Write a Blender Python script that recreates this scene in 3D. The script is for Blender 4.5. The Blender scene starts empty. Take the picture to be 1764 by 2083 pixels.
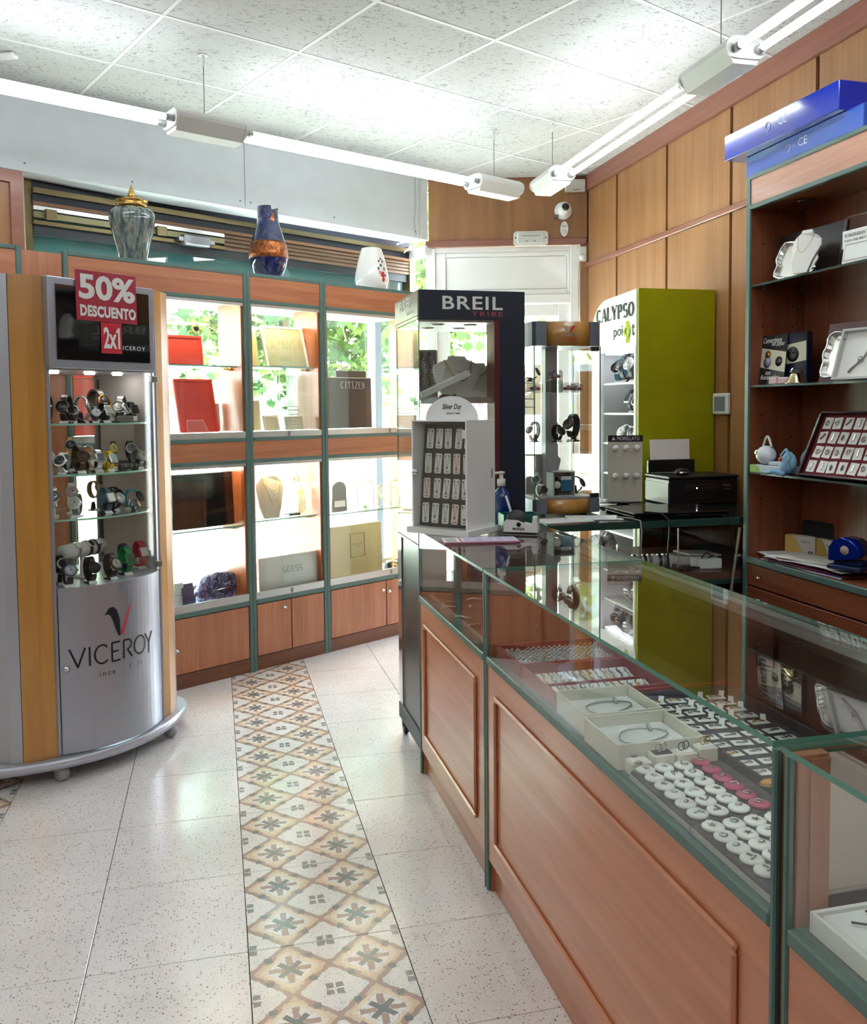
import bpy, math, random
from mathutils import Matrix, Vector
R = math.radians
sc = bpy.context.scene
COL = sc.collection

# ------------------------------------------------------------------ camera
YAW, PIT, ROL = R(-13.84), R(3.21027), R(-0.51332)
EYE = Vector((0, 0, 1.4))
def _cam_axes():
    ax = lambda t: Vector((math.sin(t), math.cos(t), 0))
    S = Matrix((ax(YAW + math.pi / 2), ax(YAW), Vector((0, 0, 1)))).transposed()
    B = Matrix(((1, 0, 0), (0, 0, -1), (0, 1, 0)))
    cp, sp = math.cos(PIT), math.sin(PIT)
    P = Matrix(((1, 0, 0), (0, cp, -sp), (0, sp, cp)))
    cr, sr = math.cos(ROL), math.sin(ROL)
    Q = Matrix(((cr, -sr, 0), (sr, cr, 0), (0, 0, 1)))
    return Q @ P @ B @ S
_M = _cam_axes()
cam_data = bpy.data.cameras.new('camera')
cam = bpy.data.objects.new('camera', cam_data); COL.objects.link(cam)
cam.matrix_world = Matrix.Translation(EYE) @ Matrix((_M[0], -_M[1], -_M[2])).transposed().to_4x4()
cam_data.sensor_fit = 'VERTICAL'; cam_data.sensor_height = 36.0
cam_data.lens = 1798.16 / 2083 * 36.0
cam_data.shift_y = (931.64 - 1041.5) / 2083
cam_data.clip_start = 0.05; cam_data.clip_end = 200
sc.camera = cam

# ------------------------------------------------------------------ world, sun, exposure
world = bpy.data.worlds.new('sky'); sc.world = world
world.use_nodes = True
bgn = world.node_tree.nodes['Background']
bgn.inputs[0].default_value = (0.80, 0.90, 1.0, 1); bgn.inputs[1].default_value = 8.5
sund = bpy.data.lights.new('sun', 'SUN'); sund.energy = 18.0; sund.angle = R(0.6); sund.color = (1, 0.96, 0.88)
sun = bpy.data.objects.new('sun', sund); COL.objects.link(sun)
sun.rotation_euler = (R(38), R(8), R(-62))
TUBE = 6.5          # strength of the fluorescent tubes
sc.view_settings.view_transform = 'Standard'; sc.view_settings.look = 'None'
sc.view_settings.gamma = 1.0; sc.view_settings.use_curve_mapping = False
sc.view_settings.exposure = 1.5
cy = sc.cycles
cy.use_denoising = True
cy.max_bounces = 9; cy.diffuse_bounces = 4; cy.glossy_bounces = 5; cy.transmission_bounces = 6
cy.transparent_max_bounces = 24; cy.caustics_reflective = False; cy.caustics_refractive = False
cy.sample_clamp_indirect = 8.0

# ------------------------------------------------------------------ node expressions
class X:
    """a value in a node tree; arithmetic on it adds Math nodes"""
    def __init__(s, nt, v): s.nt, s.v = nt, v
    def m(s, op, *o):
        n = s.nt.nodes.new('ShaderNodeMath'); n.operation = op
        for i, q in enumerate((s,) + o):
            q = q.v if isinstance(q, X) else q
            if isinstance(q, (int, float)): n.inputs[i].default_value = q
            else: s.nt.links.new(q, n.inputs[i])
        return X(s.nt, n.outputs[0])
    def __add__(s, o): return s.m('ADD', o)
    __radd__ = __add__
    def __sub__(s, o): return s.m('SUBTRACT', o)
    def __rsub__(s, o): return X(s.nt, o).m('SUBTRACT', s)
    def __mul__(s, o): return s.m('MULTIPLY', o)
    __rmul__ = __mul__
    def __truediv__(s, o): return s.m('DIVIDE', o)
    def __lt__(s, o): return s.m('LESS_THAN', o)
    def __gt__(s, o): return s.m('GREATER_THAN', o)
    def abs(s): return s.m('ABSOLUTE')
    def fract(s): return s.m('FRACT')
    def sin(s): return s.m('SINE')
    def mn(s, o): return s.m('MINIMUM', o)
    def mx(s, o): return s.m('MAXIMUM', o)
def lin(c):
    f = lambda v: v / 12.92 if v <= 0.04045 else ((v + 0.055) / 1.055) ** 2.4
    return tuple(f(v / 255.0) for v in c[:3]) + (1.0,)
class MT:
    """one procedural material under construction"""
    def __init__(s, name):
        s.m = bpy.data.materials.new(name); s.m.use_nodes = True
        s.nt = s.m.node_tree; s.N = s.nt.nodes; s.L = s.nt.links
        s.b = s.N['Principled BSDF']; s.out = s.N['Material Output']; s._co = {}
    def set(s, **k):
        for n, v in k.items():
            s.b.inputs[{'base': 'Base Color', 'rough': 'Roughness', 'metal': 'Metallic', 'spec': 'Specular IOR Level',
                        'coat': 'Coat Weight', 'coatr': 'Coat Roughness', 'ecol': 'Emission Color', 'estr': 'Emission Strength',
                        'trans': 'Transmission Weight', 'alpha': 'Alpha'}[n]].default_value = v
        return s
    def co(s, kind='Object'):
        if kind not in s._co:
            n = s.N.new('ShaderNodeTexCoord'); s._co[kind] = n.outputs[kind]
        return s._co[kind]
    def xyz(s, kind='Object'):
        n = s.N.new('ShaderNodeSeparateXYZ'); s.L.new(s.co(kind), n.inputs[0])
        return [X(s.nt, o) for o in n.outputs]
    def mapped(s, scale, kind='Object', rot=(0, 0, 0)):
        n = s.N.new('ShaderNodeMapping'); n.inputs['Scale'].default_value = scale; n.inputs['Rotation'].default_value = rot
        s.L.new(s.co(kind), n.inputs[0]); return n.outputs[0]
    def noise(s, vec, scale=1, detail=3, rough=0.55, dist=0.0):
        n = s.N.new('ShaderNodeTexNoise'); n.inputs['Scale'].default_value = scale; n.inputs['Detail'].default_value = detail
        n.inputs['Roughness'].default_value = rough; n.inputs['Distortion'].default_value = dist
        s.L.new(vec, n.inputs['Vector']); return X(s.nt, n.outputs['Fac'])
    def voronoi(s, vec, scale=1, feature='F1', out='Distance'):
        n = s.N.new('ShaderNodeTexVoronoi'); n.feature = feature; n.inputs['Scale'].default_value = scale
        s.L.new(vec, n.inputs['Vector']); return X(s.nt, n.outputs[out])
    def ramp(s, fac, stops):
        n = s.N.new('ShaderNodeValToRGB'); e = n.color_ramp.elements
        while len(e) < len(stops): e.new(0.5)
        for q, (p, c) in zip(e, stops): q.position = p; q.color = lin(c)
        s.L.new(fac.v, n.inputs[0]); return n.outputs[0]
    def mix(s, fac, a, b):
        n = s.N.new('ShaderNodeMix'); n.data_type = 'RGBA'
        for i, q in ((0, fac), (6, a), (7, b)):
            q = q.v if isinstance(q, X) else q
            if isinstance(q, (tuple, list)): n.inputs[i].default_value = q
            elif isinstance(q, (int, float)): n.inputs[i].default_value = q
            else: s.L.new(q, n.inputs[i])
        return n.outputs[2]
    def base(s, sock): s.L.new(sock, s.b.inputs['Base Color']); return s
    def bump(s, h, strength=0.3, dist=0.002):
        n = s.N.new('ShaderNodeBump'); n.inputs['Strength'].default_value = strength; n.inputs['Distance'].default_value = dist
        s.L.new(h.v, n.inputs['Height']); s.L.new(n.outputs[0], s.b.inputs['Normal']); return s
_MC = {}
def flat(name, rgb, rough=0.5, metal=0.0, spec=0.5, coat=0.0, var=0.0):
    """plain painted or plastic surface; var adds faint mottling"""
    if name in _MC: return _MC[name]
    t = MT(name).set(base=lin(rgb), rough=rough, metal=metal, spec=spec, coat=coat, coatr=0.08)
    if var:
        n = t.noise(t.mapped((1, 1, 1)), 9, 4)
        lo = tuple(max(0, c * (1 - var)) for c in rgb); hi = tuple(min(255, c * (1 + var)) for c in rgb)
        t.base(t.ramp(n, [(0.3, lo), (0.7, hi)]))
    _MC[name] = t.m; return t.m
def wood(name, dark, light, axis='Z', rough=0.35, coat=0.15, scale=1.0):
    if name in _MC: return _MC[name]
    t = MT(name).set(rough=rough, coat=coat, coatr=0.12)
    sx = {'X': (1.2, 22, 22), 'Y': (22, 1.2, 22), 'Z': (22, 22, 1.2)}[axis]
    v = t.mapped(tuple(q * scale for q in sx))
    a = t.noise(v, 1.0, 4, 0.6, 0.5); b = t.noise(v, 3.6, 3, 0.6)
    big = t.noise(t.mapped((1.5, 1.5, 1.5)), 1.0, 2)
    f = a * 0.6 + b * 0.25 + big * 0.15
    t.base(t.ramp(f, [(0.36, dark), (0.62, light)]))
    _MC[name] = t.m; return t.m
def glass(name, tint=(252, 254, 253), gain=1.0, f0=0.04):
    """thin clear pane: transparent, with a mirror layer that grows towards grazing angles"""
    if name in _MC: return _MC[name]
    t = MT(name); t.N.remove(t.b)
    lw = t.N.new('ShaderNodeLayerWeight'); lw.inputs['Blend'].default_value = 0.5
    f = X(t.nt, lw.outputs['Facing']); f = (f.m('POWER', 5.0) * (1 - f0) + f0) * gain
    tr = t.N.new('ShaderNodeBsdfTransparent'); tr.inputs[0].default_value = lin(tint)
    gl = t.N.new('ShaderNodeBsdfGlossy'); gl.inputs['Roughness'].default_value = 0.0; gl.inputs[0].default_value = (1, 1, 1, 1)
    mx = t.N.new('ShaderNodeMixShader'); t.L.new(f.mn(1.0).v, mx.inputs[0]); t.L.new(tr.outputs[0], mx.inputs[1]); t.L.new(gl.outputs[0], mx.inputs[2])
    t.L.new(mx.outputs[0], t.out.inputs[0]); _MC[name] = t.m; return t.m
def glow(name, rgb, strength):
    if name in _MC: return _MC[name]
    t = MT(name).set(base=(0.9, 0.9, 0.9, 1), ecol=lin(rgb), estr=strength); _MC[name] = t.m; return t.m

# ------------------------------------------------------------------ mesh building
class MB:
    """collects shapes; build() links them as one mesh object"""
    def __init__(s): s.v, s.f, s.mi, s.sm = [], [], [], []
    def add(s, vs, fs, mi=0, smooth=False):
        o = len(s.v); s.v += [tuple(q) for q in vs]
        for f in fs: s.f.append(tuple(i + o for i in f)); s.mi.append(mi); s.sm.append(smooth)
        return s
    def box(s, x0, y0, z0, x1, y1, z1, mi=0, bev=0.0):
        if x0 > x1: x0, x1 = x1, x0
        if y0 > y1: y0, y1 = y1, y0
        if z0 > z1: z0, z1 = z1, z0
        b = min(bev, (x1 - x0) * .4, (y1 - y0) * .4, (z1 - z0) * .4)
        if b <= 0:
            v = [(x, y, z) for z in (z0, z1) for y in (y0, y1) for x in (x0, x1)]
            return s.add(v, [(0, 2, 3, 1), (4, 5, 7, 6), (0, 1, 5, 4), (2, 6, 7, 3), (0, 4, 6, 2), (1, 3, 7, 5)], mi)
        xs, ys, zs = (x0, x1), (y0, y1), (z0, z1); v = []; idx = {}
        for i in (0, 1):
            for j in (0, 1):
                for k in (0, 1):
                    X_, Y_, Z_ = xs[i], ys[j], zs[k]; dx, dy, dz = b * (1 - 2 * i), b * (1 - 2 * j), b * (1 - 2 * k)
                    for a, p in (('x', (X_, Y_ + dy, Z_ + dz)), ('y', (X_ + dx, Y_, Z_ + dz)), ('z', (X_ + dx, Y_ + dy, Z_))):
                        idx[i, j, k, a] = len(v); v.append(p)
        I = lambda i, j, k, a: idx[i, j, k, a]; f = []
        for i in (0, 1):
            q = [I(i, 0, 0, 'x'), I(i, 1, 0, 'x'), I(i, 1, 1, 'x'), I(i, 0, 1, 'x')]; f.append(q if i else q[::-1])
            q = [I(0, i, 0, 'y'), I(0, i, 1, 'y'), I(1, i, 1, 'y'), I(1, i, 0, 'y')]; f.append(q if i else q[::-1])
            q = [I(0, 0, i, 'z'), I(1, 0, i, 'z'), I(1, 1, i, 'z'), I(0, 1, i, 'z')]; f.append(q if i else q[::-1])
        for i in (0, 1):
            for j in (0, 1):
                q = [I(i, j, 0, 'x'), I(i, j, 1, 'x'), I(i, j, 1, 'y'), I(i, j, 0, 'y')]; f.append(q if (i + j) % 2 == 0 else q[::-1])
                q = [I(i, 0, j, 'x'), I(i, 0, j, 'z'), I(i, 1, j, 'z'), I(i, 1, j, 'x')]; f.append(q if (i + j) % 2 == 0 else q[::-1])
                q = [I(0, i, j, 'y'), I(1, i, j, 'y'), I(1, i, j, 'z'), I(0, i, j, 'z')]; f.append(q if (i + j) % 2 == 0 else q[::-1])
                for k in (0, 1):
                    q = [I(i, j, k, 'x'), I(i, j, k, 'y'), I(i, j, k, 'z')]; f.append(q if (i + j + k) % 2 == 1 else q[::-1])
        return s.add(v, f, mi)
    def prism(s, poly, z0, z1, mi=0, mside=None, smooth=False, axis='Z'):
        """polygon (list of 2-D points, counter-clockwise) pushed along an axis"""
        n = len(poly); P = {'Z': lambda a, b, c: (a, b, c), 'Y': lambda a, b, c: (a, c, b), 'X': lambda a, b, c: (c, a, b)}[axis]
        v = [P(a, b, z0) for a, b in poly] + [P(a, b, z1) for a, b in poly]
        fl = axis == 'Y'
        caps = [tuple(range(n))[::-1], tuple(range(n, 2 * n))]; side = [(i, (i + 1) % n, n + (i + 1) % n, n + i) for i in range(n)]
        if fl: caps = [c[::-1] for c in caps]; side = [c[::-1] for c in side]
        s.add(v, caps, mi); o = len(s.v) - 2 * n
        for f in side: s.f.append(tuple(i + o for i in f)); s.mi.append(mi if mside is None else mside); s.sm.append(smooth)
        return s
    def tube(s, pts, r, n=8, mi=0, closed=False, cap=True):
        """round bar along a path; r a number or one per point"""
        pts = [Vector(p) for p in pts]; m = len(pts); rr = r if isinstance(r, (list, tuple)) else [r] * m
        up = None; vs = []
        for i, p in enumerate(pts):
            a = pts[(i - 1) % m] if (closed or i > 0) else p; b = pts[(i + 1) % m] if (closed or i < m - 1) else p
            t = (b - a).normalized() if (b - a).length > 1e-9 else Vector((0, 0, 1))
            if up is None:
                up = Vector((0, 0, 1)) if abs(t.z) < 0.9 else Vector((1, 0, 0))
            u = (up - t * up.dot(t))
            u = u.normalized() if u.length > 1e-6 else t.orthogonal().normalized()
            up = u; w = t.cross(u)
            for k in range(n):
                c = 2 * math.pi * k / n; vs.append(p + (u * math.cos(c) + w * math.sin(c)) * rr[i])
        fs = []
        for i in range(m if closed else m - 1):
            j = (i + 1) % m
            for k in range(n): fs.append((i * n + k, i * n + (k + 1) % n, j * n + (k + 1) % n, j * n + k))
        if cap and not closed: fs += [tuple(range(n))[::-1], tuple(range((m - 1) * n, m * n))]
        return s.add(vs, fs, mi, True)
    def lathe(s, prof, n=24, mi=0, cx=0, cy=0, cz=0, smooth=True, axis='Z'):
        """profile of (radius, height) turned about an axis"""
        P = {'Z': lambda a, b, c: (cx + a, cy + b, cz + c), 'Y': lambda a, b, c: (cx + a, cy - c, cz + b), 'X': lambda a, b, c: (cx + c, cy + a, cz + b)}[axis]
        vs = []; m = len(prof)
        for r, z in prof:
            for k in range(n):
                c = 2 * math.pi * k / n; vs.append(P(r * math.cos(c), r * math.sin(c), z))
        fs = [(i * n + k, i * n + (k + 1) % n, (i + 1) * n + (k + 1) % n, (i + 1) * n + k) for i in range(m - 1) for k in range(n)]
        o = len(s.v); s.add(vs, fs, mi, smooth)
        for i, rev in ((0, True), (m - 1, False)):
            if prof[i][0] > 1e-6:
                q = tuple(range(o + i * n, o + (i + 1) * n)); s.f.append(q[::-1] if rev else q); s.mi.append(mi); s.sm.append(False)
        return s
    def ball(s, c, r, n=12, mi=0, sq=(1, 1, 1)):
        h = max(4, n // 2); vs = [(c[0], c[1], c[2] - r * sq[2])]; fs = []
        for i in range(1, h):
            a = -math.pi / 2 + math.pi * i / h
            for k in range(n):
                b = 2 * math.pi * k / n; vs.append((c[0] + r * sq[0] * math.cos(a) * math.cos(b), c[1] + r * sq[1] * math.cos(a) * math.sin(b), c[2] + r * sq[2] * math.sin(a)))
        vs.append((c[0], c[1], c[2] + r * sq[2])); e = len(vs) - 1
        for k in range(n): fs.append((0, 1 + (k + 1) % n, 1 + k)); fs.append((e, 1 + (h - 2) * n + k, 1 + (h - 2) * n + (k + 1) % n))
        for i in range(h - 2):
            for k in range(n): fs.append((1 + i * n + k, 1 + i * n + (k + 1) % n, 1 + (i + 1) * n + (k + 1) % n, 1 + (i + 1) * n + k))
        return s.add(vs, fs, mi, True)
    def ribbon(s, pts, half, mi=0, ax=(1, 0, 0), th=0.0015):
        """flat band along a path in a plane, half wide along ax, th thick"""
        pts = [Vector(p) for p in pts]; a = Vector(ax).normalized(); vs = []; m = len(pts)
        hs = half if isinstance(half, (list, tuple)) else [half] * m
        for i, p in enumerate(pts):
            t = (pts[min(i + 1, m - 1)] - pts[max(i - 1, 0)]).normalized(); nn = a.cross(t) * (th / 2)
            vs += [p - a * hs[i] + nn, p + a * hs[i] + nn, p + a * hs[i] - nn, p - a * hs[i] - nn]
        fs = [(i * 4 + k, i * 4 + (k + 1) % 4, i * 4 + 4 + (k + 1) % 4, i * 4 + 4 + k) for i in range(m - 1) for k in range(4)]
        fs += [(3, 2, 1, 0), tuple((m - 1) * 4 + k for k in range(4))]
        return s.add(vs, fs, mi, False)
    def xf(s, mat, start=0):
        """moves everything added since index start"""
        s.v[start:] = [tuple(mat @ Vector(q)) for q in s.v[start:]]; return s
    def mesh(s, name, mats):
        me = bpy.data.meshes.new(name); me.from_pydata(s.v, [], s.f)
        for m in (mats if isinstance(mats, (list, tuple)) else [mats]): me.materials.append(m)
        me.polygons.foreach_set('material_index', s.mi); me.polygons.foreach_set('use_smooth', s.sm)
        me.update(); return me
    def build(s, name, mats, parent=None, loc=(0, 0, 0), rot=(0, 0, 0)):
        return link(name, s.mesh(name, mats), parent, loc, rot)
def link(name, me, parent=None, loc=(0, 0, 0), rot=(0, 0, 0), scale=None):
    o = bpy.data.objects.new(name, me); COL.objects.link(o); o.location = loc; o.rotation_euler = rot
    if scale: o.scale = scale
    if parent: o.parent = parent
    return o
def tag(o, label, cat, group=None, kind=None):
    o['label'] = label; o['category'] = cat
    if group: o['group'] = group
    if kind: o['kind'] = kind
    return o
def thing(name, label, cat, loc=(0, 0, 0), rz=0.0, group=None):
    o = bpy.data.objects.new(name, None); COL.objects.link(o); o.empty_display_size = 0.05
    o.location = loc; o.rotation_euler = (0, 0, rz); return tag(o, label, cat, group)
def struct(o): o['kind'] = 'structure'; return o
def copy_thing(src, loc=None, rz=None, label=None, group=None, mats=None):
    r = src.copy(); COL.objects.link(r)
    if loc is not None: r.location = loc
    if rz is not None: r.rotation_euler = (0, 0, rz)
    if label: r['label'] = label
    if group: r['group'] = group
    for ch in src.children:
        c = ch.copy(); COL.objects.link(c); c.parent = r
        for g in ch.children:
            d = g.copy(); COL.objects.link(d); d.parent = c
    return r
def B(name, mats, parent, *a, **k): return MB().box(*a, **k).build(name, mats, parent)

# flat lettering as thin geometry: width w, height h, in the XZ plane facing -Y
_TX = {}
def text(name, body, mat, parent, x, y, z, w, h=None, rz=0.0, bold=0.0, shear=0.0, flip=False, rx=90, spacing=1.0):
    key = (body, bold, shear, spacing)
    if key not in _TX:
        c = bpy.data.curves.new('lettering', 'FONT'); c.body = body; c.size = 1; c.offset = bold; c.shear = shear; c.extrude = 0.002
        c.space_character = spacing; c.align_x = 'LEFT'; c.resolution_u = 3
        o = bpy.data.objects.new('lettering', c); COL.objects.link(o)
        me = bpy.data.meshes.new_from_object(o.evaluated_get(bpy.context.evaluated_depsgraph_get()))
        bpy.data.objects.remove(o); bpy.data.curves.remove(c)
        xs = [v.co.x for v in me.vertices]; ys = [v.co.y for v in me.vertices]
        x0, x1, y0, y1 = min(xs), max(xs), min(ys), max(ys)
        for v in me.vertices: v.co.x = (v.co.x - x0) / (x1 - x0) - .5; v.co.y = (v.co.y - y0) / (y1 - y0) - .5; v.co.z *= .2
        _TX[key] = (me, (y1 - y0) / (x1 - x0))
    me, asp = _TX[key]; me = me.copy(); me.materials.clear(); me.materials.append(mat)
    hh = h if h else w * asp
    return link(name, me, parent, (x, y, z), (R(rx), 0, rz), (w, hh, 0.35))

# lettering drawn stroke by stroke for the faces the built-in font lacks (slab serifs)
_S = {'C': [('a', .5, .5, .42, .44, 48, 312)], 'O': [('a', .5, .5, .42, .44, 0, 360)], 'G': [('a', .5, .5, .42, .44, 48, 330), ('l', .86, .08, .86, .42, 1), ('l', .58, .42, .98, .42, 0)],
      'A': [('l', .1, .04, .48, .96, 0), ('l', .52, .96, .88, .04, 1), ('l', .26, .33, .76, .33, 0), ('s', .1, .03), ('s', .88, .03)],
      'L': [('l', .25, .04, .25, .96, 1), ('l', .25, .05, .92, .05, 0), ('l', .92, .05, .92, .28, 0), ('s', .25, .97)],
      'Y': [('l', .08, .96, .5, .45, 1), ('l', .92, .96, .5, .45, 0), ('l', .5, .04, .5, .45, 1), ('s', .5, .03), ('s', .1, .97), ('s', .9, .97)],
      'P': [('l', .25, .04, .25, .96, 1), ('a', .48, .72, .36, .23, -92, 92), ('l', .25, .95, .5, .95, 0), ('l', .25, .49, .5, .49, 0), ('s', .25, .03)],
      'R': [('l', .25, .04, .25, .96, 1), ('a', .48, .72, .36, .23, -92, 92), ('l', .25, .95, .5, .95, 0), ('l', .25, .49, .5, .49, 0), ('l', .5, .49, .9, .04, 1), ('s', .25, .03)],
      'S': [('a', .5, .72, .34, .22, 40, 265), ('a', .5, .27, .36, .23, -140, 85)], 'I': [('l', .5, .04, .5, .96, 1), ('s', .5, .03), ('s', .5, .97)],
      'T': [('l', .5, .04, .5, .96, 1), ('l', .08, .95, .92, .95, 0), ('s', .5, .03), ('l', .08, .95, .08, .75, 0), ('l', .92, .95, .92, .75, 0)],
      'Z': [('l', .1, .95, .9, .95, 0), ('l', .88, .94, .12, .06, 1), ('l', .1, .05, .92, .05, 0)], 'E': [('l', .25, .04, .25, .96, 1), ('l', .25, .95, .88, .95, 0), ('l', .25, .5, .72, .5, 0), ('l', .25, .05, .9, .05, 0)],
      'N': [('l', .16, .04, .16, .96, 0), ('l', .16, .94, .84, .06, 1), ('l', .84, .04, .84, .96, 0), ('s', .16, .03), ('s', .84, .97)],
      'U': [('l', .2, .3, .2, .96, 1), ('l', .82, .3, .82, .96, 0), ('a', .51, .32, .31, .27, 180, 360), ('s', .2, .97), ('s', .82, .97)],
      'M': [('l', .1, .04, .1, .96, 0), ('l', .1, .94, .5, .1, 1), ('l', .9, .94, .5, .1, 0), ('l', .9, .04, .9, .96, 1), ('s', .1, .03), ('s', .9, .03)],
      'D': [('l', .25, .04, .25, .96, 1), ('a', .4, .5, .48, .45, -90, 90), ('l', .25, .95, .42, .95, 0), ('l', .25, .05, .42, .05, 0)]}
def serif(name, word, mat, parent, x, y, z, w, h, thick=.16, thin=.05, rz=0.0, gap=.08):
    m = MB(); n = len(word); cw = w / (n + gap * (n - 1))
    def quad(p, q, t, o):
        p, q = Vector(p), Vector(q); d = (q - p)
        if d.length < 1e-9: return
        d.normalize(); nn = Vector((-d.y, d.x)) * t
        m.add([(o + a.x, 0, a.y) for a in (p + nn, p - nn, q - nn, q + nn)], [(0, 1, 2, 3)])
    for i, ch in enumerate(word):
        o = -w / 2 + i * cw * (1 + gap)
        for g in _S.get(ch, ()):
            if g[0] == 'l': quad((g[1] * cw, (g[2] - .5) * h), (g[3] * cw, (g[4] - .5) * h), (thick if g[5] else thin) * cw * .62, o)
            elif g[0] == 's': quad(((g[1] - .17) * cw, (g[2] - .5) * h), ((g[1] + .17) * cw, (g[2] - .5) * h), thin * cw * .6, o)
            else:
                k = 16
                for j in range(k):
                    a0, a1 = R(g[5] + (g[6] - g[5]) * j / k), R(g[5] + (g[6] - g[5]) * (j + 1) / k)
                    t = (thin + (thick - thin) * abs(math.cos((a0 + a1) / 2))) * cw * .62
                    quad(((g[1] + g[3] * math.cos(a0)) * cw, (g[2] + g[4] * math.sin(a0) - .5) * h), ((g[1] + g[3] * math.cos(a1)) * cw, (g[2] + g[4] * math.sin(a1) - .5) * h), t, o)
    return m.build(name, mat, parent, (x, y, z), (0, 0, rz))

# ------------------------------------------------------------------ shared materials
M_teal = flat('teal_laminate', (84, 112, 106), 0.4, var=.04)
M_teald = flat('dark_teal_laminate', (30, 62, 56), 0.35)
M_woodX = wood('cherry_along', (164, 98, 66), (194, 128, 92), 'X')
M_woodZ = wood('cherry_upright', (160, 96, 66), (190, 124, 90), 'Z')
M_woodY = wood('cherry_deep', (150, 88, 58), (186, 118, 84), 'Y')
M_kick = wood('dark_kick_wood', (104, 62, 42), (130, 80, 56), 'X')
M_shelfwood = wood('red_brown_wood', (112, 60, 38), (144, 82, 54), 'Z')
M_panel = wood('honey_panel', (142, 98, 60), (168, 120, 76), 'Z', .42, .1, .6)
M_cornice = wood('rosy_trim', (134, 84, 68), (156, 102, 84), 'Y')
M_corniceX = wood('rosy_trim_x', (134, 84, 68), (156, 102, 84), 'X')
M_groove = flat('groove_brown', (84, 50, 36), 0.6)
M_alu = flat('aluminium', (206, 206, 206), 0.32, .75)
M_white = flat('white_enamel', (236, 238, 238), 0.28, coat=.3)
M_offw = flat('off_white_plastic', (226, 226, 218), 0.4)
M_black = flat('black_plastic', (16, 17, 19), 0.35)
M_dark = flat('dark_void', (12, 12, 13), 0.9)
M_chrome = flat('chrome', (222, 222, 224), 0.12, 1.0)
M_steel = flat('brushed_steel', (150, 152, 156), 0.34, .9)
M_gold = flat('gold_metal', (206, 168, 96), 0.25, 1.0)
M_brass = flat('brass_profile', (112, 100, 70), 0.35, .7)
M_glass = glass('clear_glass')
M_glassT = glass('counter_glass', (250, 253, 252), 1.15)
M_edge = flat('glass_edge_green', (88, 140, 124), 0.15, spec=.7)
M_edgel = flat('glass_edge_pale', (150, 200, 186), 0.12, spec=.7)
M_paper = flat('white_paper', (238, 238, 238), 0.7)
M_ink = flat('black_ink', (14, 14, 16), 0.5)

def frame_of(loc, rz):
    return Matrix.Translation(Vector(loc)) @ Matrix.Rotation(rz, 4, 'Z')
def clip(poly, a, b):
    """keeps the part of poly left of the line a->b"""
    out = []
    sd = lambda p: (b[0] - a[0]) * (p[1] - a[1]) - (b[1] - a[1]) * (p[0] - a[0])
    for i, p in enumerate(poly):
        q = poly[(i + 1) % len(poly)]; dp, dq = sd(p), sd(q)
        if dp >= 0: out.append(p)
        if (dp >= 0) != (dq >= 0):
            t = dp / (dp - dq); out.append((p[0] + (q[0] - p[0]) * t, p[1] + (q[1] - p[1]) * t))
    return out

XR = 2.446; CZ = 2.94
DA = (1.431, 5.896); DRZ = math.atan2(5.574 - 5.896, 2.446 - 1.431); DLEN = math.hypot(1.015, .322)
SA = Vector((-.163, 4.983)); SD = Vector((math.sin(R(65.04)), math.cos(R(65.04))))
ROOM = [(-2.75, -2.5), (XR, -2.5), (XR, 5.574), tuple(SA + SD * 2.0), tuple(SA - SD * 2.86), (-2.75, 3.75)]

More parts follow.
